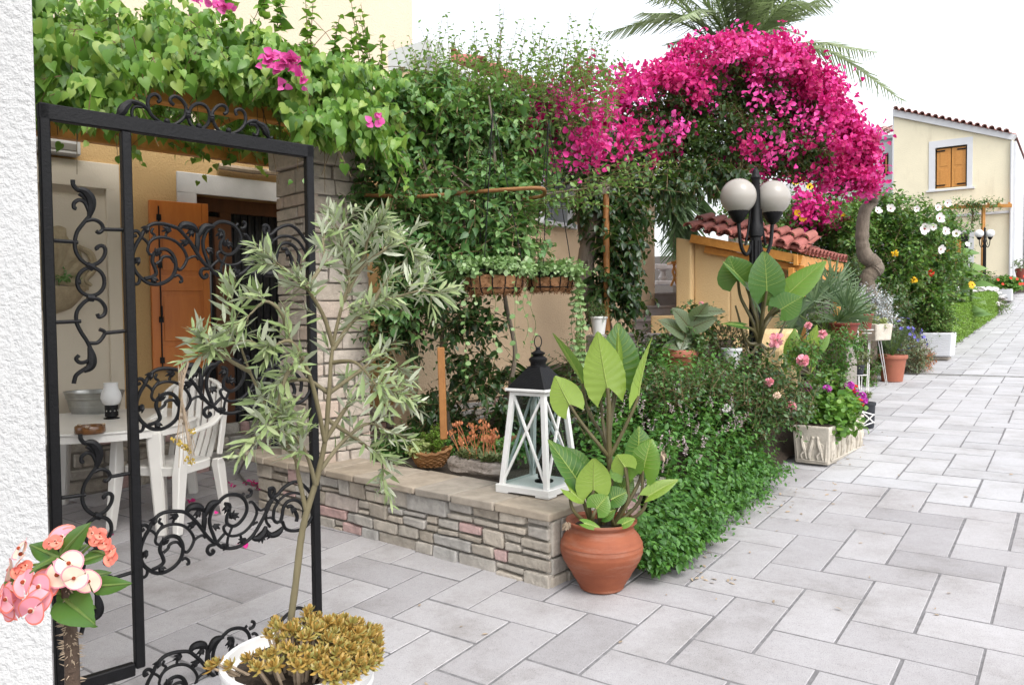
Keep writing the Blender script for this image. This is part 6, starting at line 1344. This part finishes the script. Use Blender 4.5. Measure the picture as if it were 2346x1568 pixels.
gp2=thing('broad_leaved_shrub','grey green broad leaved plant in the rimmed terracotta pot by the yellow parapet','plant',c+UP*.2)
for (px,py,tx,ty,wd,fc) in ((1560,760,1512,730,50,(.1,-1,.7)),(1575,745,1545,705,45,(0,-1,.6)),(1585,750,1640,725,45,(.2,-1,.6)),(1565,790,1520,790,40,(-.1,-.8,.8)),(1580,790,1620,800,40,(.2,-.8,.8)),(1590,735,1620,695,40,(.1,-1,.4)),(1570,770,1560,800,38,(0,-1,.6)),(1600,715,1660,708,34,(.1,-.8,.7))): bigleaf(gp2,at(px,py,6.3),at(tx,ty,6.2),wd/F*6.3,fc,mats=('lavbig','petiole'),pet=[c+UP*.2],pr=.003,ripple=.03)
foliage(gp2,[pxblob(1590,800,6.3,30,50,.12)],'rose',60,7,.05,T_OVATE,L=.2,shell=.1)
bush('mauve_salvia','dark leafy shrub with upright mauve tipped stems behind the mint','shrub',gnd(1560,5.9),[(1530,890,5.5,70,45,.3),(1600,880,5.8,70,45,.3),(1660,900,5.9,60,45,.3),(1720,960,5.9,60,40,.3)],'rose',330,10,.045,T_OVATE,.3,up=1.0)
# elephant ears at the lamp post
Y2=6.65; E2=cr(1850,560,.3316)
e2=thing('elephant_ear_clump','large dark elephant ear clump with fanned stalks at the foot of the street lamp','plant',gnd(1735,Y2))
def q2(q,dy=0): return at(*E2(*q),Y2+dy)
rt_=q2((895,1240))
for (a,t,wd,fc,mid,dy,mt_) in (((715,700),(640,500),330,(-.3,-1,.2),[(840,1050),(740,850)],-.05,'bigdark'),((800,760),(610,520),120,(.9,-.4,.2),[(880,1050),(830,900)],-.1,'bigdark'),((960,790),(950,455),330,(.05,-1,.35),[(920,1050)],-.15,'bigdark'),((1130,830),(1450,510),260,(-.35,-.6,.7),[(950,1060)],-.05,'big'),((1080,950),(1260,830),300,(-.1,-.7,.7),[(940,1100),(1010,1000)],-.2,'bigdark'),((760,1090),(580,1050),130,(0,-.5,1),[(850,1130)],-.1,'bigdark'),((870,930),(760,560),130,(.8,-.6,.2),[(890,1100)],.0,'bigdark'),((930,880),(1000,760),120,(.2,-1,.2),[(910,1080)],-.1,'bigdark'),((1020,930),(1090,770),150,(.4,-1,.2),[(930,1080)],.05,'bigdark')):
    bigleaf(e2,q2(a,dy),q2(t,dy-.05),wd*.3316*.81/F*Y2,fc,mats=(mt_,'rib'),pet=[rt_]+[q2(p,dy*.5) for p in mid],pr=.011,fold=.18,lobe=.3,curl=.1)
for (px,py) in ((1685,700),(1700,760),(1800,735),(1790,770)): m=MB(); m.tube(smooth_line([rt_,at(px*.5+1735*.5,py*.5+860*.5,Y2),at(px,py,Y2+.1)],4),[.02,.008],6); m.build('leaf_stalk',K['petiole'],e2,smooth=True)
m=MB(); m.lathe(gnd(1735,Y2),[(.1,0),(.09,.25),(.05,.5)],10); m.build('stem_base',K['petiole'],e2)
# small elephant ears in dark pot
Y3=7.3; e3=thing('young_elephant_ear','young elephant ear with three bright green leaves beside the pink roses','plant',at(1855,850,Y3)); rt_=at(1855,855,Y3)
for (a,t,wd,fc) in (((1815,835),(1822,752),48,(-.2,-1,.25)),((1848,832),(1868,742),44,(.1,1,.2)),((1868,800),(1902,764),34,(-.2,-1,.4)),((1800,870),(1760,820),18,(.2,-.8,.6))): bigleaf(e3,at(*a,Y3),at(*t,Y3-.02),wd/F*Y3,fc,mats=('big','rib'),pet=[rt_],pr=.007,fold=.2)
c=at(1858,915,Y3); flowerpot('black_round_pot','black plastic pot of the young elephant ear among the roses',c,.10,.24,'blackpot')
# stucco kerb stone between lamp and planter
kb=thing('curved_kerb_wall','short pale yellow rounded wall end behind the pink roses','wall',gnd(1810,7.3)); m=MB(); k0=gnd(1790,7.3); k1=gnd(1830,7.5)
m.prism([k0*[1,1,0],k1*[1,1,0],k1*[1,1,0]+UP*at(1830,752,7.5)[2],k0*[1,1,0]*.6+k1*[1,1,0]*.4+UP*at(1810,760,7.4)[2],k0*[1,1,0]+UP*at(1785,800,7.3)[2]],U2*.5); m.build('wall',K['yellow'],kb,bevel=.02)
# fan palm in red pot
Y4=8.7; fp2=thing('fan_palm','bushy dark fan palm in a red pot in front of the porch','palm',at(1890,765,Y4)); b=at(1893,765,Y4); parts=[]; m=MB()
for (px,py,rx) in ((1865,690,.42),(1905,680,.42),(1935,700,.38),(1880,665,.4),(1850,715,.4),(1945,725,.36),(1920,735,.32),(1870,740,.32),(1960,700,.36),(1840,745,.34),(1910,655,.38),(1830,720,.34)):
    h=at(px,py,Y4+R.uniform(-.2,.2)); d=nrm(h-b); m.tube([b,h],.006,5); sd=nrm(np.cross(d,np.array([0,1,.2]))); k=24
    an=np.linspace(-1.75,1.75,k); D=d[None]*np.cos(an)[:,None]+sd[None]*np.sin(an)[:,None]-UP*.18+NR.normal(size=(k,3))*.05; parts.append(leafarr(T_NEEDLE,np.repeat(h[None],k,0),D,np.cross(D,sd)+UP*.2-np.array([0,.5,0]),NR.uniform(.85,1.05,k)*rx*.85,[1.4]*k))
leafmesh('fronds',K['fanpalm'],fp2,parts); m.build('leaf_stalks',K['greenstem'],fp2); flowerpot('red_palm_pot','dull red plastic pot holding the dark fan palm',at(1935,775,8.6),.15,.17,'redpot'); 
# dusty miller in white planter
Y5=10.6; dm=thing('dusty_miller','silvery white leaved bush behind the white plant stand','plant',gnd(2000,Y5)); foliage(dm,[pxblob(1975,705,Y5,40,36,.2),pxblob(2015,715,Y5,38,45,.2),pxblob(1990,680,Y5,35,30,.2)],'silver',320,8,.05,T_LANCE,L=.18,shell=.35,up=.8,wid=2.2,stemmat='dry')
wpl=thing('white_planter_box','white square planter box on the wire stand under the silvery bush','planter',at(2000,779,10.0)); m=MB(); c=at(2000,779,10.0); m.box(c+UP*.105,(.30,.30,.21),rz=.5,top=1.12); m.build('box',K['relief'],wpl,bevel=.01)
foliage(thing('trailing_planter_plant','yellow green trailing plant edging the white planter box','plant',c+UP*.2),[pxblob(2010,735,9.95,26,14,.1)],'variegated',40,6,.04,T_ROUND,L=.1)
# white wire plant stand
ws_=thing('wire_plant_stand','tall white wire plant stand holding small red and black pots','plant stand',gp(1985,900)); Y6=9.8; x=lambda px,py,Y=Y6:at(px,py,Y); g6=gnd(1990,Y6)[2]
def legto(px,py,Y,px2,Y2_): a=at(px,py,Y); b=gnd(px2,Y2_); return a,b
m=MB(); m.tube([x(1964,700,9.5),gnd(1969,9.5)],.012,8); m.build('post',K['white'],ws_)
for (a,b_) in ((x(1990,780,9.9),gnd(1986,9.8)),(x(1993,780,9.9),gnd(1990,9.8)),(x(2018,780,10.0),gnd(2034,10.5)),(x(2012,780,10.0),gnd(2031,10.5)),(x(1978,780,10.2),gnd(1974,10.2))): m=MB(); m.tube([a,b_],.006,6); m.build('leg',K['white'],ws_)
def ring(mb,c,r): mb.tube([c+np.array([r*math.cos(a),r*math.sin(a),0]) for a in np.linspace(0,2*math.pi,21)],.005,5)
m=MB(); ring(m,x(1984,755,9.6),.085); ring(m,x(1984,757,9.6)-UP*.03,.06); m.build('pot_ring',K['white'],ws_); m=MB(); ring(m,x(1922,858,9.2),.13); m.build('pot_ring',K['white'],ws_); m=MB(); ring(m,x(1966,858,9.3),.09); m.tube([x(1966,858,9.3),x(1969,858,9.5)],.005,5); m.tube([x(1922,858,9.2),x(1969,850,9.5)],.005,5); m.build('pot_ring',K['white'],ws_)
def smallpot(name,label,plabel,px,py,Y,r,h,mat,pm,n=40,size=.035,T=T_SMALL,bl=(20,14)):
    c=at(px,py,Y); flowerpot(name,label,c,r,h,mat,group='small pots on the plant stand'); t=thing('small_succulent',plabel,'plant',c+UP*h); foliage(t,[(c+UP*(h+bl[1]/F*Y*.8),(bl[0]/F*Y,bl[0]/F*Y*.7,bl[1]/F*Y))],pm,n,8,size,T,L=.08,stem=.0018,stemmat='stem')
smallpot('red_plant_pot','small dark red pot high in the ring of the white stand','tiny grey plant in the upper dark red pot',1984,754,9.6,.081,.19,'redpot','succ',60,.03,bl=(26,14))
smallpot('black_plant_pot','wide black pot with white rim on the stand, left of the smaller black one','bare stemmed succulent in the wide black pot',1920,860,9.2,.125,.15,'blackpot','succ',50,.04,bl=(32,24))
smallpot('black_plant_pot','narrow black pot on the stand right of the wide black pot','red tinged succulent in the narrow black pot',1966,860,9.3,.072,.13,'blackpot','succ',70,.035,bl=(34,20))
smallpot('tilted_red_pot','reddish pot at mid height on the stand above the black pots','orange brown plant in the mid height reddish pot',1947,800,9.6,.077,.155,'redpot','redpod',40,.035,bl=(30,22))
# black bucket pot by the planter on little stand
c=gp(1989,980)+UP*.01; flowerpot('tall_black_pot','tall slim black pot at the far end of the white relief trough',c,15.5/F*c[1],.25,'blackpot',taper=.8); t=thing('pot_seedling','tiny rosette seedling on a bare stem in the tall black pot','plant',c+UP*.24); foliage(t,[(c+UP*.33,(.03,.03,.03))],'succ',10,8,.04,T_LANCE,L=.04,wid=2,stem=.002)
m=MB(); m.tube([c+UP*.22,c+UP*.33],.004,5); m.build('stem',K['greenstem'],t)
wl=thing('wire_rack','low folded white wire rack beside the tall black pot','rack',gp(1985,990)); m=MB()
for (a,b_) in (((1972,941),(2003,950)),((1972,977),(2003,966)),((1972,941),(2003,968)),((1972,976),(2003,948)),((1970,935),(1976,1000))): m.tube([at(*a,7.05),at(*b_,7.05)],.006,5)
m.build('wire',K['white'],wl)
# ------------------------------------------------------------------ white relief trough with geraniums
q0=gp(1901,1073); q1=gp(1813,1063); wdir=nrm((q1-q0)*[1,1,0]); ldir=np.array([-wdir[1],wdir[0],0]); ldir=ldir if ldir@U1>0 else -ldir
TW=np.linalg.norm((q1-q0)[:2])*.97; TL=1.0; TH=.33; c0=q0+wdir*TW/2+ldir*TL/2; c0[2]=gz(*q0[:2])+.0
tr=thing('relief_trough','weathered white concrete trough with carved figures, full of purple geraniums, on the path edge','planter',c0)
def tq(a,b,z): return c0+wdir*a+ldir*b+UP*z
m=MB()
def frus(mb,w0,l0,z0,w1,l1,z1):
    P=[tq(a*w0/2,b*l0/2,z0) for a,b in((-1,-1),(1,-1),(1,1),(-1,1))]+[tq(a*w1/2,b*l1/2,z1) for a,b in((-1,-1),(1,-1),(1,1),(-1,1))]; mb.add(P,[[0,3,2,1],[4,5,6,7],[0,1,5,4],[1,2,6,5],[2,3,7,6],[3,0,4,7]])
frus(m,TW*.9,TL*.96,.02,TW*1.0,TL*1.02,TH); m.build('trough',K['relief'],tr,bevel=.012,seg=2)
m=MB(); frus(m,TW*.7,TL*.8,-.03,TW*.7,TL*.8,.022); m.build('foot',K['coping'],tr,bevel=.005)
m=MB(); frus(m,TW*.9,TL*.92,TH-.01,TW*.9,TL*.92,TH+.012); m.build('soil',K['soil'],tr)
# raised frame and dancing figures on two faces
def face(w_,o,hd,nn,count):
    def pt(a,z,e=0): return o+hd*a+UP*z+nn*(e+.008*(z/TH)*(1 if w_<.5 else .7))
    m=MB(); e=w_/2-.025
    for P in ([pt(-e*.9,.05),pt(e*.9,.05),pt(e,.27),pt(-e,.27),pt(-e*.9,.05)],): m.tube(P,.008,6)
    for i in range(count):
        a=(-e+.06)+(2*e-.12)*i/max(1,count-1); sw=.012*(-1)**i
        m.ball(pt(a+sw,.238,.004),.016,8); m.tube(smooth_line([pt(a+sw,.225,.004),pt(a,.17,.006),pt(a-sw,.13,.005)],4),[.012,.02,.017],8)
        m.tube([pt(a-sw,.13,.004),pt(a-sw*1.5-.01,.06,.004)],[.014,.007],6); m.tube([pt(a-sw,.13,.004),pt(a+.018,.095,.008),pt(a+.012,.06,.004)],[.014,.010,.007],6)
        m.tube([pt(a,.205,.004),pt(a+.03,.215,.004),pt(a+.038,.25,.004)],.006,6); m.tube([pt(a,.2,.004),pt(a-.03,.18,.004),pt(a-.026,.15,.004)],.006,6)
    m.build('carved_relief',K['relief'],tr,smooth=True)
face(TW,c0-ldir*TL*.487,wdir,-ldir,3); face(TL,c0-wdir*TW*.463,ldir,-wdir,7)
ge=thing('geranium','bright green geraniums with purple and red flower heads filling the relief trough','plant',c0+UP*TH)
B=[(tq(0,-.25,TH+.11),(.17,.22,.13)),(tq(0,.05,TH+.14),(.17,.25,.15)),(tq(0,.32,TH+.12),(.16,.2,.13)),(tq(-.14,-.3,TH+.0),(.08,.18,.1)),(tq(-.12,.0,TH),(.08,.3,.08))]
foliage(ge,B,'geran',330,5,.058,T_ROUND,L=.12,shell=.5,up=.3,wid=1.25,stem=.002,stemmat='greenstem')
for (px,py,mat) in ((1896,889,'petalpurple'),(1929,882,'petalpurple'),(1975,906,'petalpurple'),(1980,916,'petalpurple'),(1928,953,'petalpurple'),(1957,890,'petalred'),(1948,882,'petalpurple'),(1912,930,'petalpurple'),(1850,887,'petalpurple'),(1970,922,'petalred'),(1960,900,'petalpurple')):
    Yq=6.45+ (px-1850)/130*.7; c=at(px,py,Yq-.1); O=rvec(12); leafmesh('flower_head',K[mat],ge,[flower5(list(c+O*.022),list(O+np.array([0,-.3,.3])),.022)])
yb=bush('yellow_green_shrub','yellow green leafy shrub behind the geranium trough','shrub',gnd(1885,6.9),[(1900,870,6.9,30,25,.2),(1870,880,6.8,25,25,.2)],'hib',90,8,.06,T_OVATE,.15)
# ------------------------------------------------------------------ terracotta pot with cycad, lavender, square planter
c=gp(2060,877)+np.array([.0,.2,0]); c[2]=gz(*c[:2]); flowerpot('large_plant_pot','large plain terracotta coloured pot with a small cycad on the pale paving',c,33/F*c[1]/1.08,61/F*c[1],'brownpot',rim=.14,taper=.72)
cy=thing('cycad','small dark cycad growing in the large terracotta coloured pot','plant',c+UP*.36); parts=[]; m=MB(); b=c+UP*.34
for i in range(14):
    a=i*2.4; d=np.array([math.cos(a)*.22,math.sin(a)*.22,.28+.06*(i%3)]); frond(parts,m,[b,b+d*.6+UP*.05,b+d],1,.09,26,.006)
leafmesh('fronds',K['fanpalm'],cy,parts); m.build('frond_stalks',K['greenstem'],cy)
lv_=bush('lavender_bush','grey green bush with tiny blue flowers behind the large terracotta coloured pot','shrub',gnd(2075,11.6),[(2060,775,11.6,50,45,.4),(2095,800,11.8,35,40,.4),(2035,790,11.4,35,40,.3),(2100,830,11.5,25,25,.2)],'lav',420,9,.05,T_LANCE,.32,wid=2,up=.8)
S,O=blobpts([pxblob(2055,765,11.5,50,40,.4),pxblob(2090,780,11.6,30,30,.3)],60,.8); flowers(lv_,S,O,.03,'petalblue',each=False,name='blue_blossoms')
bush('dry_heath','brownish low plant between the lavender and the square white planter','plant',gnd(2115,11.9),[(2118,820,11.7,20,26,.2)],'redpod',60,9,.04,T_SMALL,.2)
c=gp(2165,826)+np.array([0.0,.22,0]); c[2]=gz(*c[:2]); sp_=thing('square_planter','square white ribbed concrete planter on the path edge in front of the hedge','planter',c)
s=.44; hh=.39; axs=(U1,U2,UP); m=MB(); m.box(c+UP*.03,(s*.8,s*.8,.06),ax=axs); m.build('foot',K['coping'],sp_,bevel=.01)
m=MB(); m.box(c+UP*(.06+hh/2),(s,s,hh),ax=axs,top=1.12); m.build('box',K['farwhite'],sp_,bevel=.015); m=MB()
for i in range(11):
    z=.10+i*.032; k=1+.12*(z-.06)/hh; 
    for f in(-1,): m.box(c+U1*f*(s/2*k)+UP*z,(.008,s*k*.92,.018),ax=axs)
    m.box(c-U2*(s/2*k)+UP*z,(s*k*.92,.008,.018),ax=axs)
m.build('ribs',K['farwhite'],sp_,bevel=.003); m=MB(); m.box(c+UP*(.06+hh),(s*1.0,s*1.0,.02),ax=axs); m.build('soil',K['soil'],sp_)
t=thing('planter_shrub','leafy green shrub growing in the square white planter','shrub',c+UP*hh); foliage(t,[(c+UP*(hh+.3),(.3,.3,.25)),(c+UP*(hh+.12),(.24,.24,.12)),(c+UP*(hh+.4)+U1*.1,(.2,.2,.2))],'hib',260,9,.055,T_OVATE,L=.2,shell=.3)
# ------------------------------------------------------------------ hedge, daisies, far planter
hg=thing('box_hedge','neatly clipped bright green box hedge along the left edge of the far path','hedge',uvp(20,2.4)); C=[];N=[]
def hsurf(u0,u1,v0,v1,h,n):
    for i in range(n):
        f=R.random(); u=R.uniform(u0,u1); v_=R.uniform(v0,v1); z=R.uniform(.03,h)
        a=(u1-u0)*(v1-v0); b=(u1-u0)*h; c_=(v1-v0)*h; r=R.random()*(a+b+c_)
        if r<a: z=h;nn=UP
        elif r<a+b: v_=v0;nn=-U2
        else: u=u0;nn=-U1
        p=uvp(u,v_); p[2]+=z; C.append(p+rvec(1)[0]*.015-nn*R.uniform(0,.04)); N.append(nn)
hsurf(15.3,26.5,1.95,2.9,.70,26000); hsurf(15.3,16.2,2.9,4.8,.68,4500)
C=np.array(C);N=np.array(N); leafmesh('foliage',K['hedge'],hg,[leafarr(T_SMALL,C,N*.6+rvec(len(C)),N+rvec(len(C))*.5,NR.uniform(.03,.05,len(C)))])
m=MB()
for (u0,u1,v0,v1,h) in ((15.4,26.4,2.02,2.85,.63),(15.4,16.1,2.9,4.7,.6)):
    c=uvp((u0+u1)/2,(v0+v1)/2); c[2]+=h/2; sv=(U1+UP*.0548); m.box(c,(u1-u0,v1-v0,h),ax=(sv,U2,UP))
m.build('inner_twigs',K['bark'],hg)
da=bush('daisy_bush','mound of white daisies past the end of the clipped hedge','flowers',gnd(2245,23),[(2240,690,23,45,30,.8),(2280,700,23,25,20,.6),(2205,680,22,25,20,.6)],'hib',500,8,.07,T_LANCE,.35,wid=2)
S,O=blobpts([pxblob(2235,668,22.8,48,14,.7),pxblob(2270,685,22.6,26,16,.5)],150,.8); flowers(da,S,np.array([0,-.4,1])+rvec(len(S))*.5,.07,'petalwhite',9,each=False,name='daisies',T=T_OVATE,lift=.1)
c=gp(2303,704)+np.array([.1,.3,0]); c[2]=gz(*c[:2])+.02; fp3=thing('far_planter','square white planter of red geraniums far along the path','planter',c); m=MB(); m.box(c+UP*.22,(.55,.55,.4),ax=axs,top=1.08); m.build('box',K['farwhite'],fp3,bevel=.015); m=MB(); m.box(c+UP*.02,(.44,.44,.06),ax=axs); m.build('foot',K['coping'],fp3)
t=thing('far_geranium','mounded red geranium in the far white planter','plant',c+UP*.4); foliage(t,[(c+UP*.6+np.array([.1,0,0]),(.55,.4,.28))],'geran',260,6,.09,T_ROUND,L=.2); S=np.array([c+UP*.75+np.array([R.uniform(-.4,.5),-.35,R.uniform(-.25,.1)]) for _ in range(7)]); flowers(t,S,S*0+np.array([0,-1,.5]),.055,'petalred',7)
# ------------------------------------------------------------------ hibiscus and the shrubs in front of the far house
hb_=bush('hibiscus_bush','big leafy hibiscus with large white flowers right of the twisted trunk','shrub',gnd(2080,13.5),[(2090,520,13.5,75,65,.8),(2050,600,13.2,70,80,.8),(2130,600,13.8,70,80,.8),(2020,480,13.2,50,50,.6),(2150,520,14,45,50,.6),(2100,670,13.5,70,50,.7),(1960,520,13.0,50,70,.5),(1960,640,12.8,40,60,.5)],'hib',1900,8,.10,T_OVATE,.4,shell=.4,stem=.006)
for (px,py,r) in ((2152,500,.17),(2118,524,.18),(2165,530,.13),(2138,520,.12),(2155,571,.14),(2148,475,.12),(2040,478,.14),(2010,483,.13),(2190,535,.13),(2170,465,.12),(2100,478,.1),(2215,560,.1)): flowers(hb_,[at(px,py,12.7)],[np.array([R.uniform(-.4,.4),-1,R.uniform(-.1,.4)])],r*.55,'petalwhite',5,centre='centre')
for (px,py) in ((2133,625),(2094,640),(2050,580)): pompon(hb_,at(px,py,12.5),.05,'petalred' if px>2100 else 'petalyellow',24)
rb_=bush('red_flower_shrub','dark rounded shrub with a few red blooms under the hibiscus','shrub',gnd(2125,15),[(2120,660,14.6,50,50,.6),(2090,700,14.2,60,30,.5),(2060,700,13.6,40,40,.5)],'rose',420,8,.09,T_OVATE,.35)
for (px,py) in ((2070,697),(2085,697),(2089,703),(2105,700),(2133,622),(2080,640)): pompon(rb_,at(px,py,13.9),.05,'petalred',20)
sf=thing('sunflower','tall sunflower plants with yellow heads in front of the far brown door','sunflower',gnd(2195,17.5)); parts=[]; m=MB()
for (px,top) in ((2180,570),(2205,560),(2225,600),(2190,610)):
    b=gnd(px,17.5); t=at(px,top,17.3); m.tube([b,t],.03,6); k=9
    for i in range(k):
        c=b+(t-b)*(.25+.72*i/k); a=i*2.4; d=np.array([math.cos(a),math.sin(a)-.3,.2]); parts.append(leafarr(T_HEART,[c+d*.08],[d],[UP-np.array([0,.6,0])],R.uniform(.28,.42)))
leafmesh('leaves',K['shrublight'],sf,parts); m.build('stalk',K['greenstem'],sf)
for (px,py) in ((2152,571),(2227,652)): flowers(sf,[at(px,py,17.0)],[np.array([.1,-1,.2])],.085,'petalyellow',13,centre='centre',T=T_OVATE,lift=.1,name='flower_head')
b2_=bush('background_shrubbery','mixed green shrubs with magenta and yellow flowers behind the porch roof','shrub',gnd(1880,14),[(1850,470,14,70,45,.8),(1900,520,14,60,45,.8),(1820,520,14,50,40,.8),(1940,560,14,50,60,.8),(1900,600,14.5,80,60,.8),(1950,480,15,50,50,.8),(1850,640,13,70,50,.6),(1780,560,14,60,60,.8),(1720,480,15,70,60,.8)],'hib',1300,8,.11,T_OVATE,.45,shell=.3,stem=.006)
S,O=blobpts([pxblob(1860,470,13.4,50,25,.3),pxblob(1900,500,13.4,45,20,.3),pxblob(1830,490,13.4,30,20,.3)],26,.5)
cl=(S[:,None]+NR.normal(size=(26,16,3))*.12).reshape(-1,3); leafmesh('magenta_bracts',K['bract'],b2_,[leafarr(T_BRACT,cl,rvec(len(cl)),rvec(len(cl)),.08)])
S=np.array([at(px+R.uniform(-5,5),py+R.uniform(-5,5),13.3) for (px,py) in ((1833,497),(1825,490),(1935,505),(1945,515),(1940,498),(1950,505),(1965,570),(1985,560),(1820,420),(1835,410),(1850,425))]); flowers(b2_,S,S*0+np.array([0,-1,.3]),.07,'petalyellow',7,each=False,name='yellow_flowers')
# filler behind the palm pot and along the far beds
bush('mixed_border_shrub','green border shrubs between the fan palm and the lavender','shrub',gnd(2010,10.5),[(2020,760,11.4,40,50,.4),(1960,640,11.4,50,60,.5),(1890,640,11.2,60,50,.5),(1990,820,10.9,30,40,.3),(2040,690,12,50,50,.5),(1945,800,10.2,40,60,.3)],'rose',620,8,.07,T_OVATE,.3)
bush('low_border_plants','low leafy plants filling the bed under the stand pots','plant',gnd(1930,7.2),[(1910,880,8.3,40,25,.2),(1985,870,10.6,25,35,.3),(1900,830,8.3,40,30,.3),(1850,800,7.0,40,30,.3),(1930,780,8.2,50,40,.3)],'mint',260,8,.05,T_OVATE,.2)
bush('far_green_border','green bushes at the foot of the far yellow house','shrub',gnd(2230,27),[(2215,640,27,50,30,1.0),(2175,650,24,40,40,.9),(2250,668,27.5,40,12,.8),(2150,690,18,40,25,.6)],'hib',600,8,.12,T_OVATE,.5)
fv=thing('far_climbing_vine','thin green vine trained over the far timber pergola','vine',T(1470,1200,1.4)); Ss=[];Ds=[]
for i in range(90):
    k=R.random(); Ss.append(T(R.uniform(1300,1680),R.uniform(1030,1065),1.3) if k<.65 else T(1450+R.uniform(-12,50)*(k>.85),R.uniform(1070,1260),1.3)); Ds.append((R.uniform(-.6,.6),R.uniform(-.4,.2),R.uniform(-.6,.5)))
arr,l=shoots(np.array(Ss),np.array(Ds),.35,6,.12,T_OVATE,droop=.4); leafmesh('foliage',K['shrub'],fv,[arr]); m=MB(); m.tube([T(1450,1250,1.3),T(1470,1050,1.3)],.03,5); stems(m,l[::3],.008); m.build('stems',K['stem'],fv)
pk=thing('doorstep_pot','small red pot with a plant at the far right house corner','flower pot',T(1870,1700,1)); m=MB(); m.lathe(T(1870,1700,1),[(.14,0),(.2,.35),(.2,.4)],16); m.build('pot',K['redpot'],pk,smooth=True); foliage(pk,[(T(1870,1700,1)+UP*.55,(.3,.3,.25))],'lav',40,6,.1,T_OVATE,L=.2)

def pedestal(label,p,r):
    g=gnd(0,1); z0=gz(p[0],p[1])-.05; t=thing('stone_block',label,'block',(p[0],p[1],z0),'stacked stone blocks under flower pots'); m=MB(); h=p[2]-z0
    n=max(1,int(h/.22))
    for i in range(n): m.box((p[0]+R.uniform(-.01,.01),p[1]+R.uniform(-.01,.01),z0+h*(i+.5)/n),(2*r,2*r,h/n-.006),rz=.6+R.uniform(-.06,.06))
    m.build('block',K['mortar'],t,bevel=.012)
pedestal('stacked stone blocks carrying the small white clay pot by the leaning trunk',at(1372,765,7.1),.09)
pedestal('stacked stone blocks under the rimmed terracotta pot near the parapet',at(1563,862,6.35),.12)
pedestal('stacked stone blocks under the pale grey boxwood pot',at(1676,850,6.7),.09)
pedestal('stacked stone blocks under the round black pot behind the relief trough',at(1858,915,7.3),.1)
pedestal('stacked stone blocks under the red fan palm pot',at(1935,775,8.6),.10)
bush('bed_ground_plants','low fresh green plants filling the raised bed behind the basket and driftwood log','plant',onsoil(1050,5.7,.3),[(1085,1015,5.75,80,35,.16),(960,1000,6.0,60,40,.18),(1180,1020,5.45,40,30,.12),(890,1030,6.0,50,30,.15)],'mint',260,8,.05,T_OVATE,.16)
